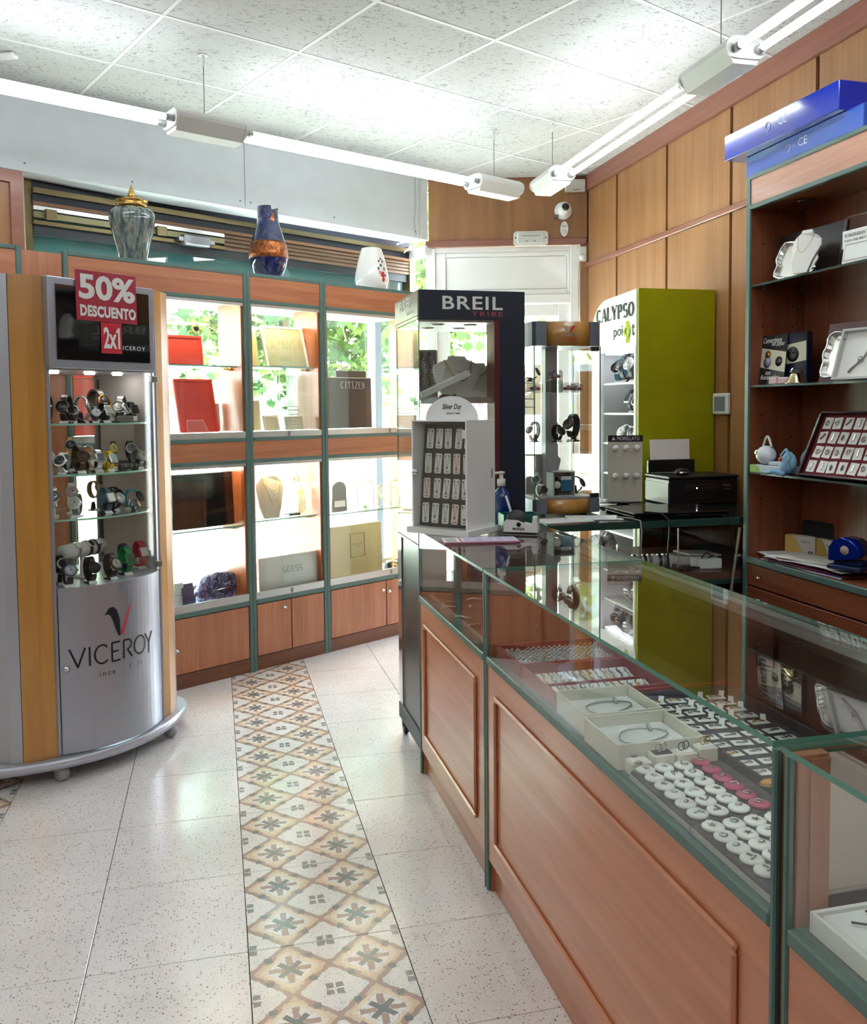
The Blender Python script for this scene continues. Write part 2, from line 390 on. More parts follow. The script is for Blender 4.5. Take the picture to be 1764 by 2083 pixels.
# ------------------------------------------------------------------ floor
def terrazzo(name, base, pattern=False):
    t = MT(name).set(rough=.3, spec=.5, coat=1.0, coatr=.16)
    w = t.mapped((1, 1, 1), 'Object')
    gp = t.N.new('ShaderNodeNewGeometry'); pos = gp.outputs['Position']
    def chips(scale, thr, dens):
        n = t.N.new('ShaderNodeTexVoronoi'); n.inputs['Scale'].default_value = scale; n.inputs['Randomness'].default_value = 1
        t.L.new(pos, n.inputs['Vector'])
        sep = t.N.new('ShaderNodeSeparateColor'); t.L.new(n.outputs['Color'], sep.inputs[0])
        d = X(t.nt, n.outputs['Distance']); c = X(t.nt, sep.outputs[0])
        return (d < thr) * (c < dens), X(t.nt, sep.outputs[1])
    c1, h1 = chips(120, .32, .26); c2, h2 = chips(230, .40, .30)
    nz = t.noise(pos, 3.0, 3)
    bs = t.ramp(nz, [(.35, tuple(q * .95 for q in base)), (.65, base)])
    if pattern:
        x, y, z = t.xyz('Object'); s = 1 / .19875; sy = 1 / .20075
        wob = (t.noise(w, 42, 2) - .5) * .05
        px, py = (x * s).fract() - .5, (y * sy).fract() - .5
        ax, ay = px.abs() + wob, py.abs() + wob
        d = ax + ay
        brown, beige, beige2, white, grey, dark = (lin(c) for c in ((168, 138, 126), (222, 196, 166), (234, 216, 192), (240, 238, 236), (112, 118, 122), (96, 102, 108)))
        big = ax.mx(ay); small = ax.mn(ay)
        col = t.mix((d < .56).mx((big > .40) * (small < .085)), bs, brown)                                   # lattice line
        wv = ((ax - ay).abs() < .13)
        col = t.mix(((d + wv * .05) < .465), col, beige)
        lobe = (ax * ax + ay * ay).m('SQRT') + small * .5
        col = t.mix((lobe < .37), col, beige2)
        col = t.mix((lobe < .30), col, white)
        col = t.mix((big < .27) * (small < .042) * (big > .08), col, brown)        # four brown petals
        col = t.mix((d < .27) * ((ax - ay).abs() < .055), col, dark)               # dark star arms
        col = t.mix((big < .07), col, dark)
        e = (ax - .26).abs().mx((ay - .24).abs())
        col = t.mix(e < .046, col, dark)                                    # small dark squares on the lattice
        qx, qy = .5 - ax, .5 - ay
        cr = (qx - .062).abs().mx((qy - .062).abs()); cr2 = (qx - qy).abs()
        col = t.mix((cr < .046) * ((cr2 < .036).mx(cr > .024)), col, grey)
        bs = col
    col = t.mix(c2 * .55, bs, t.ramp(h2, [(.2, (150, 142, 130)), (.8, (186, 174, 160))]))
    col = t.mix(c1 * (.45 if pattern else .85), col, t.ramp(h1, [(.2, (112, 108, 106)), (.8, (168, 150, 130))]))
    t.base(col); return t.m
M_terr = terrazzo('terrazzo', (240, 236, 236)); M_hyd = terrazzo('encaustic_pattern', (240, 238, 236), True)
floor = struct(MB().prism([(-2.95, -2.7), (2.65, -2.7), (2.65, 5.6), (1.5, 6.0), (-2.95, 4.1)], -.12, -.004).build('floor', flat('grout', (48, 44, 44), .9)))
TX, TY, NX, NY = .053, 2.267, .3975, .4015
tm = MB().box(.0012, .0012, -.012, NX - .0012, NY - .0012, 0, bev=.0006)
tile_a, tile_b = tm.mesh('tile', M_terr), tm.mesh('tile', M_hyd)
for i in range(-7, 6):
    for j in range(-12, 9):
        x, y = TX + i * NX, TY + j * NY
        cxy = (x + NX / 2, y + NY / 2)
        if x < -2.95 or x + NX > 2.75 or (x + .5 * NX) * 0 + y > 5.95 - max(0, .3 - x) * .55: continue
        if y < .4 and x < .4: continue
        if i < -3 and y < 1.6: continue
        link('patterned_tile' if i in (0, -3) else 'tile', tile_b if i in (0, -3) else tile_a, floor, (x, y, 0))

# ------------------------------------------------------------------ ceiling
ct = MT('fissured_ceiling_tile').set(rough=.85)
pos = ct.N.new('ShaderNodeNewGeometry').outputs['Position']
mp = ct.N.new('ShaderNodeMapping'); mp.inputs['Rotation'].default_value = (0, 0, R(24)); mp.inputs['Scale'].default_value = (1, 1.7, 1); ct.L.new(pos, mp.inputs[0])
n1 = ct.noise(mp.outputs[0], 46, 2, .5, 1.2); n2 = ct.noise(pos, 10, 2)
fis = (n1 * .8 + n2 * .2) < .405
ct.base(ct.mix(fis * .6, lin((200, 202, 201)), lin((112, 112, 110)))); ct.bump(n1, .25, .004)
M_ctile = ct.m; M_tbar = flat('white_grid_bar', (226, 228, 228), .5)
ceiling = struct(MB().prism([(-2.9, -2.7), (2.6, -2.7), (2.6, 5.7), (1.4, 6.2), (-2.9, 4.2)], 2.965, 3.05).build('ceiling', flat('plenum', (60, 60, 60), .9)))
E1 = Vector((math.sin(R(66.0)), math.cos(R(66.0)))); E2 = Vector((-E1.y, E1.x)); C0 = Vector((.946, 4.171))
def room_clip(poly):
    for k in range(len(ROOM)):
        poly = clip(poly, ROOM[k], ROOM[(k + 1) % len(ROOM)])
        if len(poly) < 3: return []
    return poly
def tarea(p): return abs(sum(p[i][0] * p[(i + 1) % len(p)][1] - p[(i + 1) % len(p)][0] * p[i][1] for i in range(len(p)))) / 2
for i in range(-9, 8):
    for j in range(-13, 6):
        q = lambda a, b: tuple(C0 + E1 * (a * .6) + E2 * (b * .6)); g = .004
        pl = room_clip([q(i + g, j + g + .028), q(i + 1 - g - .028, j + g + .028), q(i + 1 - g - .028, j + 1 - g), q(i + g, j + 1 - g)])
        if len(pl) > 2 and tarea(pl) > .004: MB().prism(pl, CZ + .001, CZ + .012).build('ceiling_panel', M_ctile, ceiling)
MB().prism([(1.378, 5.70), (1.65, 5.827), (1.40, 5.905)], CZ + .001, CZ + .012).build('ceiling_panel', M_ctile, ceiling)
for i in range(-9, 9):
    for (a, b) in (('u', i), ('v', i - 4)):
        if a == 'u': P = [C0 + E1 * (b * .6 - .018) + E2 * -9, C0 + E1 * (b * .6) + E2 * -9, C0 + E1 * (b * .6) + E2 * 4, C0 + E1 * (b * .6 - .018) + E2 * 4]
        else: P = [C0 + E2 * (b * .6) + E1 * -7, C0 + E2 * (b * .6) + E1 * 6, C0 + E2 * (b * .6 + .018) + E1 * 6, C0 + E2 * (b * .6 + .018) + E1 * -7]
        pl = room_clip([tuple(p) for p in P])
        if len(pl) > 2: MB().prism(pl, CZ - (0 if a == 'u' else .0008), CZ + .02).build('grid_bar', M_tbar, ceiling)

# ------------------------------------------------------------------ right wall: honey panels with dark grooves
wall_r = struct(B('wall_right', M_groove, None, XR + .012, -2.6, 0, XR + .16, 5.72, 3.0))
gy = [5.56] + [5.12 - .627 * k for k in range(13)]
for a, b in zip(gy[1:], gy[:-1]):
    for z0, z1 in ((0.09, 2.333), (2.367, 2.836)):
        B('wall_panel', M_panel, wall_r, XR, a + .012, z0, XR + .012, b - .012, z1)
trim_1 = struct(B('trim_1', M_cornice, None, XR - .02, -2.5, 2.838, XR + .012, 5.575, CZ))
trim_2 = struct(B('trim_2', M_cornice, None, XR - .014, -2.5, 2.334, XR + .012, 5.58, 2.366, bev=.004))
baseboard_right = struct(B('baseboard_right', M_cornice, None, XR - .012, -2.5, 0, XR + .012, 5.57, .088))
# plain shell behind the camera
M_paint = flat('cream_paint', (206, 190, 168), .8)
wall_left = struct(B('wall_left', M_paint, None, -2.9, -2.6, 0, -2.76, 4.2, 3.0))
wall_rear = struct(B('wall_rear', M_panel, None, -2.9, -2.66, 0, 2.6, -2.52, 3.0))

# ------------------------------------------------------------------ door wall
dwl = (DA[0], DA[1], 0)
wall_back = struct(MB().box(0, .02, 2.5, DLEN + .02, .16, 3.0).box(DLEN - .045, .0, 0, DLEN + .02, .16, 2.5).build('wall_back', M_panel, None, dwl, (0, 0, DRZ)))
MB().box(.004, 0, 2.53, DLEN - .002, .02, CZ - .012).build('wood_panel', M_panel, wall_back)
MB().box(-.02, -.012, 2.488, DLEN - .004, .02, 2.532, bev=.003).build('rail', M_corniceX, wall_back)
MB().box(0, -.008, CZ - .014, DLEN - .002, .02, CZ).build('top_trim', M_corniceX, wall_back)
# white metal door with a blank transom panel
door_1 = struct(MB().box(-.02, .005, 0, .045, .10, 2.486, bev=.004).box(.955, .005, 0, 1.012, .10, 2.486, bev=.004).box(.045, .01, 2.452, .955, .09, 2.486).box(.045, .01, 2.105, .955, .09, 2.165, bev=.004)
      .build('door_1', M_white, None, dwl, (0, 0, DRZ)))
B('transom_panel', M_white, door_1, .115, .03, 2.20, .935, .06, 2.425, bev=.006)
MB().box(.045, .02, 2.165, .115, .075, 2.452, bev=.004).box(.935, .02, 2.165, .955, .075, 2.452, bev=.004).box(.115, .02, 2.165, .935, .075, 2.20, bev=.004).box(.115, .02, 2.425, .935, .075, 2.452, bev=.004).build('transom_frame', M_white, door_1)
leaf = MB().box(.05, .025, .02, .135, .085, 2.10, bev=.004).box(.875, .025, .02, .95, .085, 2.10, bev=.004).box(.135, .03, 2.02, .875, .08, 2.10, bev=.004).box(.135, .03, .02, .875, .08, .35, bev=.004).build('leaf_frame', M_white, door_1)
B('glass_pane', M_glass, door_1, .135, .05, .35, .875, .056, 2.02)
MB().tube([(.86, -.03, .95), (.86, -.03, 1.3)], .012).tube([(.86, -.03, .98), (.86, .03, .98)], .008).tube([(.86, -.03, 1.27), (.86, .03, 1.27)], .008).build('door_handle', M_alu, door_1)
# return pane between the display window and the door

# ------------------------------------------------------------------ soffit over the display window
sl = (SA.x, SA.y, 0); srz = math.atan2(SD.y, SD.x)
M_sof = flat('grey_white_paint', (222, 230, 234), .55, var=.015)
so = MB()
xl, xr = -2.86, 1.70
v = [(xl, 0, 2.60), (xr, 0, 2.502), (xr, 0, CZ + .02), (xl, 0, CZ + .02), (xl, .235, 2.60), (xr, .16, 2.502), (xr, .16, CZ + .02), (xl, .235, CZ + .02)]
so.add(v, [(0, 1, 2, 3), (5, 4, 7, 6), (4, 5, 1, 0), (1, 5, 6, 2), (4, 0, 3, 7), (3, 2, 6, 7)])
soffit = struct(so.build('trim_3', M_sof, None, sl, (0, 0, srz)))
B('seam', flat('seam_grey', (150, 156, 158), .8), soffit, .388, -.0012, 2.545, .392, .01, CZ)
for sx in (-.77, -.25, .36, .425, .98, 1.6): MB().ball((sx, -.001, 2.578 - sx * .02), .006, 8, sq=(1, .4, 1)).build('screw', M_steel, soffit)

# ------------------------------------------------------------------ fluorescent lamps
M_lampb = flat('lamp_housing', (228, 230, 228), .35); M_tube = glow('lit_tube', (244, 252, 255), TUBE); M_cap = flat('tube_cap', (176, 178, 178), .3, .6)
def stadium(w, h, n=8):
    r = h / 2; a = w / 2 - r; p = []
    for k in range(n + 1): t = -math.pi / 2 + math.pi * k / n; p.append((a + r * math.cos(t), r * math.sin(t)))
    for k in range(n + 1): t = math.pi / 2 + math.pi * k / n; p.append((-a + r * math.cos(t), r * math.sin(t)))
    return p
def hull(w, h):      # housing section: rounded top, flat narrower foot
    p = [(q[0], q[1]) for q in stadium(w, h) if q[1] > -h * .18]
    p = sorted([q for q in p], key=lambda q: math.atan2(q[1] + h * .1, q[0])); return [(-w * .30, -h * .62), (w * .30, -h * .62)] + p
LZ = 2.635
def lamp(name, label, p0, d, spans, rods, catno):
    """a run of twin-tube fittings: spans alternates housing / tubes along the direction d from p0"""
    rz = math.atan2(d[1], d[0])
    t = thing(name, label, 'ceiling light', (p0[0], p0[1], LZ), rz, 'suspended fluorescent lamps')
    s = 0
    for k, ln in spans:
        e = s + ln
        if k == 'h':
            MB().prism(hull(.15, .086), s + .008, e - .008, axis='X').build('housing', M_lampb, t)
            for q in (s, e - .009): MB().prism(stadium(.156, .072), q, q + .009, axis='X').build('end_plate', M_white, t)
        else:
            MB().tube([(s, 0, .012), (e, 0, .012)], .007).build('tie_rod', M_alu, t)
            for oy in (-.043, .043):
                tb = MB().tube([(s + .035, oy, -.006), (e - .035, oy, -.006)], .0135, 12).build('tube', M_tube, t)
                for q in (s, e - .036): MB().tube([(q, oy, -.006), (q + .036, oy, -.006)], .0142, 12).build('tube_cap', M_cap, tb)
        s = e
    for a in rods:
        MB().tube([(a, 0, .03), (a, 0, CZ - LZ - .04)], .0022, 6).build('hanging_wire', M_steel, t)
        MB().lathe([(.02, CZ - LZ - .004), (.02, CZ - LZ), ], 12, cx=a).tube([(a, 0, CZ - LZ - .05), (a, 0, CZ - LZ - .003)], .008, 8).build('ceiling_cup', M_white, t)
    return t
LD = Vector((-math.sin(R(64.8)), -math.cos(R(64.8))))
lamp('suspended_lamp', 'suspended twin tube lamp run along the pale bulkhead above the display window', (1.685, 4.85), LD, [('h', .32), ('t', 1.39), ('h', .33), ('t', 1.40), ('h', .33)], (.16, 1.88, 3.6), 1)
lamp('suspended_lamp', 'suspended twin tube lamp run along the wood panelled right wall', (1.81, 4.735), Vector((0, -1)), [('h', .29), ('t', 1.34), ('h', .33), ('t', 1.38), ('h', .33), ('t', 1.38), ('h', .33)], (.15, 1.80, 3.5, 5.2), 2)
lamp('suspended_lamp', 'added unseen twin tube fill run over the left half of the shop behind the viewer', (-1.15, 2.05), Vector((0, -1)), [('h', .29), ('t', 1.36), ('h', .33), ('t', 1.36), ('h', .29)], (.15, 1.80), 3)  # unseen fill run, added to brighten counter fronts and floor
lamp('suspended_lamp', 'added unseen twin tube fill run over the middle of the shop behind the viewer', (.35, 1.85), Vector((0, -1)), [('h', .29), ('t', 1.36), ('h', .33), ('t', 1.36), ('h', .29)], (.15, 1.80), 4)  # another fill run added out of view
lamp('suspended_lamp', 'added unseen twin tube fill run over the counter behind the viewer', (1.10, 1.30), Vector((0, -1)), [('h', .29), ('t', 1.36), ('h', .33), ('t', 1.36), ('h', .29)], (.15, 1.80), 5)  # added out of view to lift floor and furniture against the ceiling
lamp('suspended_lamp', 'added unseen twin tube fill run along the far left wall beside the viewer', (-2.10, 2.65), Vector((0, -1)), [('h', .29), ('t', 1.36), ('h', .33), ('t', 1.36), ('h', .29)], (.15, 1.80), 6)  # added out of view as further fill light

# ------------------------------------------------------------------ display window frame: u along it, n outwards
DU = Vector((math.sin(R(59.08)), math.cos(R(59.08)))); DN = Vector((-DU.y, DU.x)); D0 = Vector((.465, 4.923)) + DN * .012; DRT = math.atan2(DU.y, DU.x)
def DW(u, n, z=0.0):
    p = D0 + DU * u + DN * n; return (p.x, p.y, z)

# ------------------------------------------------------------------ the street outside
M_pave = flat('pale_paving', (214, 208, 196), .8, var=.05)
pavement = struct(MB().prism([(-14, 3.2), DW(-3.4, .72)[:2], DW(1.55, .72)[:2], (2.9, 5.75), (14, 3.0), (30, 40), (-14, 40)][::1], -.3, -.14).build('pavement', M_pave))
for k in range(5):
    B('kerb_line', flat('paving_joint', (150, 142, 130), .9), pavement, -8, 0, -.141, 14, .03, -.136).location = DW(-1, 1.7 + k * .9); pavement.children[-1].rotation_euler = (0, 0, DRT)
lawn = struct(MB().box(-9, 0, -.16, 16, 1.6, -.12).build('lawn_strip', flat('lawn_green', (120, 150, 84), .9, var=.15), None, DW(0, 6.6), (0, 0, DRT)))
fac = thing('street_facade', 'pale sunlit building across the street behind the trees', 'building', DW(4, 15), DRT)
MB().box(-14, 0, -.2, 20, .4, 7.5).build('wall', flat('sunlit_render', (226, 214, 190), .9), fac)
MB().box(-14, -.18, 3.1, 20, 0, 3.35).build('cornice', flat('stone_band', (214, 196, 160), .9), fac)
for k in range(9):
    for z in (.8, 4.2):
        w = B('window', flat('window_surround', (196, 190, 178), .7), fac, -12.5 + k * 3.4, -.05, z, -11.1 + k * 3.4, 0, z + 1.7)
        B('pane', flat('far_pane', (120, 134, 146), .2), w, -12.35 + k * 3.4, -.06, z + .12, -11.25 + k * 3.4, -.04, z + 1.58)
rng = random.Random(5)
def tree(label, p, h, r, box, nleaf, size, seed, greens):
    rg = random.Random(seed)
    t = thing('street_tree', label, 'tree', (p[0], p[1], -.14), 0, 'street trees outside the window')
    MB().tube([(0, 0, 0), (.02, .01, h * .4), (-.03, .04, h * .75), (.02, .02, h)], [r, r * .85, r * .75, r * .6], 10).build('trunk', flat('plane_bark', (150, 146, 132), .9, var=.18), t)
    br = MB()
    for k in range(7):
        a = rg.uniform(0, 6.28); L = rg.uniform(.5, 1.0)
        br.tube([(0, 0, h * rg.uniform(.6, .98)), (math.cos(a) * box[0] * L * .5, math.sin(a) * box[1] * L * .5, h * .95), (math.cos(a) * box[0] * L, math.sin(a) * box[1] * L, rg.uniform(box[2], box[3]))], [r * .4, r * .25, .008], 5)
    br.build('branch', flat('twig', (104, 88, 66), .9), t)
    lf = [MB() for _ in greens]
    cl = [(rg.uniform(-1, 1) * box[0], rg.uniform(-1, 1) * box[1], rg.uniform(box[2], box[3])) for _ in range(max(8, nleaf // 42))]
    star = [(.5, 0), (.28, .2), (.36, .5), (.12, .3), (-.08, .62), (-.16, .26), (-.46, .34), (-.3, 0), (-.46, -.34), (-.16, -.26), (-.08, -.62), (.12, -.3), (.36, -.5), (.28, -.2)]
    for _ in range(nleaf):
        c = rg.choice(cl); q = Vector((c[0] + rg.gauss(0, .24), c[1] + rg.gauss(0, .24), c[2] + rg.gauss(0, .2)))
        m = Matrix.Translation(q) @ Matrix.Rotation(rg.uniform(0, 6.28), 4, 'Z') @ Matrix.Rotation(rg.uniform(-1.3, 1.3), 4, 'X') @ Matrix.Scale(size * rg.uniform(.6, 1.15), 4)
        b = rg.choice(lf); b.add([tuple(m @ Vector((x, y, 0))) for x, y in star], [tuple(range(14))])
    for g, b in zip(greens, lf):
        o = b.build('foliage', g, t); o['kind'] = 'stuff'
def leafm(name, rgb):
    t = MT(name).set(base=lin(rgb), rough=.5); d = t.N.new('ShaderNodeBsdfTranslucent'); d.inputs[0].default_value = lin(tuple(min(255, c * 1.15) for c in rgb))
    mx = t.N.new('ShaderNodeMixShader'); mx.inputs[0].default_value = .4; t.L.new(t.b.outputs[0], mx.inputs[1]); t.L.new(d.outputs[0], mx.inputs[2]); t.L.new(mx.outputs[0], t.out.inputs[0]); return t.m
G1 = [leafm('leaf_dark', (46, 72, 36)), leafm('leaf_mid', (68, 96, 44)), leafm('leaf_light', (104, 126, 58))]
tree('plane tree with broad leaves nearest the middle of the display window', DW(2.42, 3.4), 3.4, .10, (1.25, .7, 1.9, 3.9), 2300, .17, 3, G1)
tree('leafy plane tree further right towards the shop door', DW(4.1, 4.2), 3.6, .11, (1.2, .8, 1.75, 4.0), 2600, .17, 8, G1)
tree('distant leafy tree at the left of the display window', DW(2.2, 9.0), 3.8, .12, (1.0, 1.0, 2.9, 4.6), 900, .2, 11, G1)
tree('tree seen through the narrow pane beside the shop door', DW(7.0, 5.2), 4.2, .11, (1.3, .9, 3.0, 5.2), 1700, .2, 21, G1)
aw = thing('street_stall', 'red and white striped stall awning on the pavement outside', 'stall', DW(8.0, 7.2, -.14), DRT)
for k in range(12):
    MB().add([(-1.8 + k * .3, 0, 1.85), (-1.5 + k * .3, 0, 1.85), (-1.5 + k * .3, 1.2, 2.35), (-1.8 + k * .3, 1.2, 2.35), (-1.8 + k * .3, 0, 1.55), (-1.5 + k * .3, 0, 1.55)], [(0, 1, 2, 3), (4, 5, 1, 0)]).build('awning_stripe', flat('awning_red', (206, 40, 52), .7) if k % 2 == 0 else flat('awning_white', (236, 232, 228), .7), aw)
for sx in (-1.75, 1.75): B('post', M_steel, aw, sx - .02, .02, 0, sx + .02, .06, 1.85)
for sx in (-1.75, 1.75): B('post', M_steel, aw, sx - .02, 1.12, 0, sx + .02, 1.16, 2.3)
B('counter', flat('stall_white', (220, 216, 208), .6), aw, -1.75, .1, 0, 1.75, .9, .85)
lp = thing('street_lamp_post', 'grey street post standing across the lawn', 'post', DW(5.2, 8.6, -.14), DRT)
MB().lathe([(.09, 0), (.085, .9), (.05, .95), (.045, 3.6)], 12).build('shaft', flat('post_grey', (120, 122, 120), .6), lp)
yb = thing('yellow_street_sign', 'small yellow street sign beyond the display window', 'street sign', DW(5.83, 6.0, -.14), DRT)
MB().box(-.02, -.02, 0, .02, .02, 1.32).build('stake', M_steel, yb); MB().box(-.14, -.05, 1.32, .14, .05, 1.56, bev=.02).build('body', flat('box_yellow', (240, 204, 40), .5), yb)

# ------------------------------------------------------------------ window behind the display: brass frame, pane, roller-shutter rails
WN = .60
wn = MB().box(-1.235, WN - .03, .0, -1.195, WN + .04, 2.56, bev=.004).box(1.36, WN - .05, 0, 1.42, WN + .03, 2.53, bev=.004).box(-1.2, WN - .02, .30, 1.36, WN + .04, .36)
window_1 = struct(wn.build('window_1', M_brass, None, DW(0, 0), (0, 0, DRT)))
B('glass_pane', glass('window_glass', (236, 246, 246)), window_1, -1.195, WN, .36, 1.36, WN + .006, 2.55)
for u in (1.06,): B('mullion', flat('blue_grey_frame', (132, 150, 164), .4, .4), window_1, u - .03, WN - .05, .36, u + .03, WN + .03, 2.12)
B('top_rail', M_brass, window_1, -1.2, WN - .06, 2.485, 1.38, WN - .01, 2.512)
B('head_board', flat('midnight_strip', (26, 30, 44), .5), window_1, -1.2, WN - .03, 2.513, 1.38, WN - .006, 2.64)
B('blind_box', flat('midnight_strip', (26, 30, 44), .5), window_1, -1.2, WN - .04, 2.448, 1.38, WN - .005, 2.484)
B('slat_rail', flat('warm_brown_slat', (134, 96, 66), .5), window_1, -1.2, WN - .05, 2.428, 1.38, WN - .012, 2.446)
for z0, z1, m in ((2.404, 2.424, M_alu), (2.366, 2.396, flat('olive_profile', (120, 116, 84), .35, .6)), (2.334, 2.352, M_brass)):
    B('guide_rail', m, window_1, -1.2, WN - .055, z0, -.12, WN - .012, z1)
for k in range(4):
    B('shutter_slat', flat('shutter_brown', (112, 84, 62), .5), window_1, -.12, WN - .045, 2.335 + k * .023, 1.37, WN - .012, 2.335 + k * .023 + .020, bev=.004)
B('dark_rail', flat('slate_rail', (42, 50, 54), .45), window_1, -1.195, WN - .03, 2.285, 1.37, WN - .006, 2.333)
for u in (-1.15, -.55): MB().box(u, WN - .075, 2.36, u + .06, WN - .05, 2.41, bev=.004).build('bracket', M_brass, window_1)
tag(MB().box(-.40, WN - .10, 2.325, -.235, WN - .05, 2.385, bev=.008).box(-.43, WN - .09, 2.345, -.40, WN - .06, 2.365).box(-.235, WN - .09, 2.345, -.205, WN - .06, 2.365).build('metal_junction_box', M_steel, None, DW(0, 0), (0, 0, DRT)), 'small metal junction box on the rails above the display window', 'box')
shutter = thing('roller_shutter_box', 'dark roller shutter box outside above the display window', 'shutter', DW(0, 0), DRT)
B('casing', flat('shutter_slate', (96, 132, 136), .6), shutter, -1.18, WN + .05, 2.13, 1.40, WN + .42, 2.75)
# wood clad column at the left end of the window
col = MB().box(-2.6, .30, 2.13, -1.35, .56, 2.51)
trim_4 = struct(col.build('trim_4', M_panel, None, DW(0, 0), (0, 0, DRT)))
B('corner_batten', M_corniceX, trim_4, -1.40, .285, 2.13, -1.345, .32, 2.51); B('head_batten', M_corniceX, trim_4, -2.6, .285, 2.455, -1.40, .32, 2.51)
wall_front = struct(MB().box(-3.6, .55, 0, -1.24, .75, 2.62).build('wall_front', M_paint, None, DW(0, 0), (0, 0, DRT)))
# narrow pane between display window and door frame
window_2 = struct(MB().box(-.03, -.03, 0, .005, .03, 2.5).box(-.03, -.03, 2.44, .27, .03, 2.5).build('window_2', M_white, None, DW(1.40, .58), (0, 0, math.atan2(DA[1] - DW(1.40, .58)[1], DA[0] - DW(1.40, .58)[0]))))
B('glass_pane', M_glass, window_2, .005, -.003, 0.05, .265, .003, 2.44)
MB().tube([(1.30, .16, 2.53), (1.29, .2, 2.50), (1.33, .24, 2.47), (1.30, .26, 2.42), (1.27, .22, 2.40), (1.34, .15, 2.50), (1.36, .13, 2.9)], .005, 6)
cb = MB().tube([(1.60, -.012, 2.93), (1.605, -.015, 2.72), (1.59, -.012, 2.6), (1.61, -.01, 2.52), (1.58, .05, 2.49), (1.52, .10, 2.47)], .005, 6).tube([(1.64, -.012, 2.93), (1.635, -.014, 2.6), (1.64, .0, 2.49), (1.60, .08, 2.45), (1.58, .1, 2.42)], .004, 6)
tag(cb.build('white_cable', M_white, None, sl, (0, 0, srz)), 'loose white cables running down the end of the bulkhead', 'cable')

# ------------------------------------------------------------------ display cabinets
M_deck = flat('white_deck', (232, 230, 224), .5)
M_strip = glow('display_strip_light', (255, 224, 182), 17.0)
DEP = .46
M_woodS = wood('lit_cherry_side', (146, 76, 40), (176, 104, 62), 'Z')  # cherry copy, darker and more orange: strong warm lighting put into its colour
def bay(name, label, u0, w, doors, locks, clip_u, twin, glass_z, left=True, right=True):
    t = thing(name, label, 'display cabinet', DW(u0, 0), DRT, 'wall display cabinets under the shop window')
    # carcass
    for k, (x0, on) in enumerate(((.0, left), (w - .022, right))):
        if not on: continue
        MB().box(x0, 0, 0, x0 + .022, .03, 2.12, bev=.003).build('post', M_teal, t)
        xa, xb = (x0 + .022, x0 + .034) if k == 0 else (x0 - .012, x0)
        B('side_panel', M_woodS, t, xa, .012, .386, xb, .235, 1.12)
        B('side_panel', M_woodS, t, xa, .012, 1.287, xb, .235, 1.96)
    a, b = .023, w - .023
    B('kick_board', M_kick, t, a, .006, 0, b, .03, .074)
    B('base_box', M_woodX, t, a, .03, .0, b, DEP, .36)
    MB().box(a, 0, .36, b, .03, .385, bev=.003).build('edge_strip', M_teal, t)
    B('deck', M_deck, t, a, .03, .362, b, DEP, .388)
    MB().box(a, .002, .386, b, .012, .424).box(a, .012, .386, b, .045, .40).box(a, .026, .386, b, .032, .42).build('track', M_alu, t)
    for z in (1.12, 1.235): MB().box(a, 0, z, b, .03, z + .02, bev=.003).build('edge_strip', M_teal, t)
    B('fascia', M_woodX, t, a, .004, 1.14, b, .03, 1.235)
    B('deck', M_deck, t, a, .03, 1.14, b, DEP, 1.255)
    MB().box(a, .002, 1.255, b, .012, 1.286).box(a, .012, 1.255, b, .045, 1.266).box(a, .026, 1.255, b, .032, 1.28).build('track', M_alu, t)
    for z in (1.096, 1.936): MB().box(a, .006, z + .008, b, .04, z + .024).build('track', M_alu, t)
    MB().box(a, 0, 1.96, b, .03, 1.98, bev=.003).build('edge_strip', M_teal, t)
    MB().box(a, 0, 2.10, b, .03, 2.12, bev=.003).build('edge_strip', M_teal, t)
    B('fascia', M_woodX, t, a, .004, 1.98, b, .03, 2.10)
    B('roof', M_deck, t, a, .03, 1.962, b, DEP, 2.118)
    for z in (1.954, 1.132):
        sl_ = MB().box(a + .03, .046, z, b - .03, .072, z + .006).build('strip_light', M_strip, t)
    # sliding panes
    h = (b - a) / 2
    for z0, z1 in ((.402, 1.112), (1.268, 1.952)):
        for k, (xa, xb, y) in enumerate(((a + .014, a + h + .03, .016), (b - h - .03, b - .014, .036))):
            MB().box(xa, y, z0, xb, y + .005, z1).build('sliding_pane', M_glass, t)
        MB().box(clip_u - u0 - .006, -.004, z0 - .012, clip_u - u0 + .006, .02, z0 + .016, bev=.002).build('pane_lock', M_steel, t)
    # doors
    for xa, xb in doors:
        d = MB().box(xa, .002, .078, xb, .03, .356, bev=.002).build('door', M_woodZ, t)
        for lx, lz in [q for q in locks if xa < q[0] < xb]:
            MB().lathe([(.011, 0), (.011, .004), (.006, .006), (.006, .012), (0, .0125)], 14, cx=lx, cy=.002, cz=lz, axis='Y').build('lock', M_chrome, d)
    for z, dpt in glass_z:
        s = MB().box(a + .01, .055, z - .008, b - .01, .055 + dpt, z, mi=0)
        s.mi = [1 if k in (2, 3, 4, 5) else 0 for k in range(6)]
        s.build('glass_shelf', [M_glass, M_edgel], t)
        for x in (a + .02, b - .02): MB().ball((x, .11, z - .015), .010, 8).tube([(x, .11, z - .015), (x + (.04 if x < w / 2 else -.04), .11, z - .014)], .005, 6).build('shelf_bracket', M_gold, t)
    return t
SH = .15
bay('display_cabinet', 'wall display cabinet of red jewellery boards partly behind the grey showcase', -1.285, .955, [(.03, .46), (.475, .928)], [(.505, .20)], -.80, True, [(.787, .16), (1.632, .20)])
bay('display_cabinet', 'wall display cabinet holding the grey lettered board and necklace bust, between two green posts', -.33, .50, [(.026, .247), (.253, .474)], [(.205, .315)], -.075, True, [(.80, .18), (1.638, .20)])
bay('display_cabinet', 'wall display cabinet with the dark lettered board beside the black tower showcase', .17, .74, [(.026, .45), (.456, .714)], [(.425, .30), (.475, .285)], .665, True, [(.790, .20)])
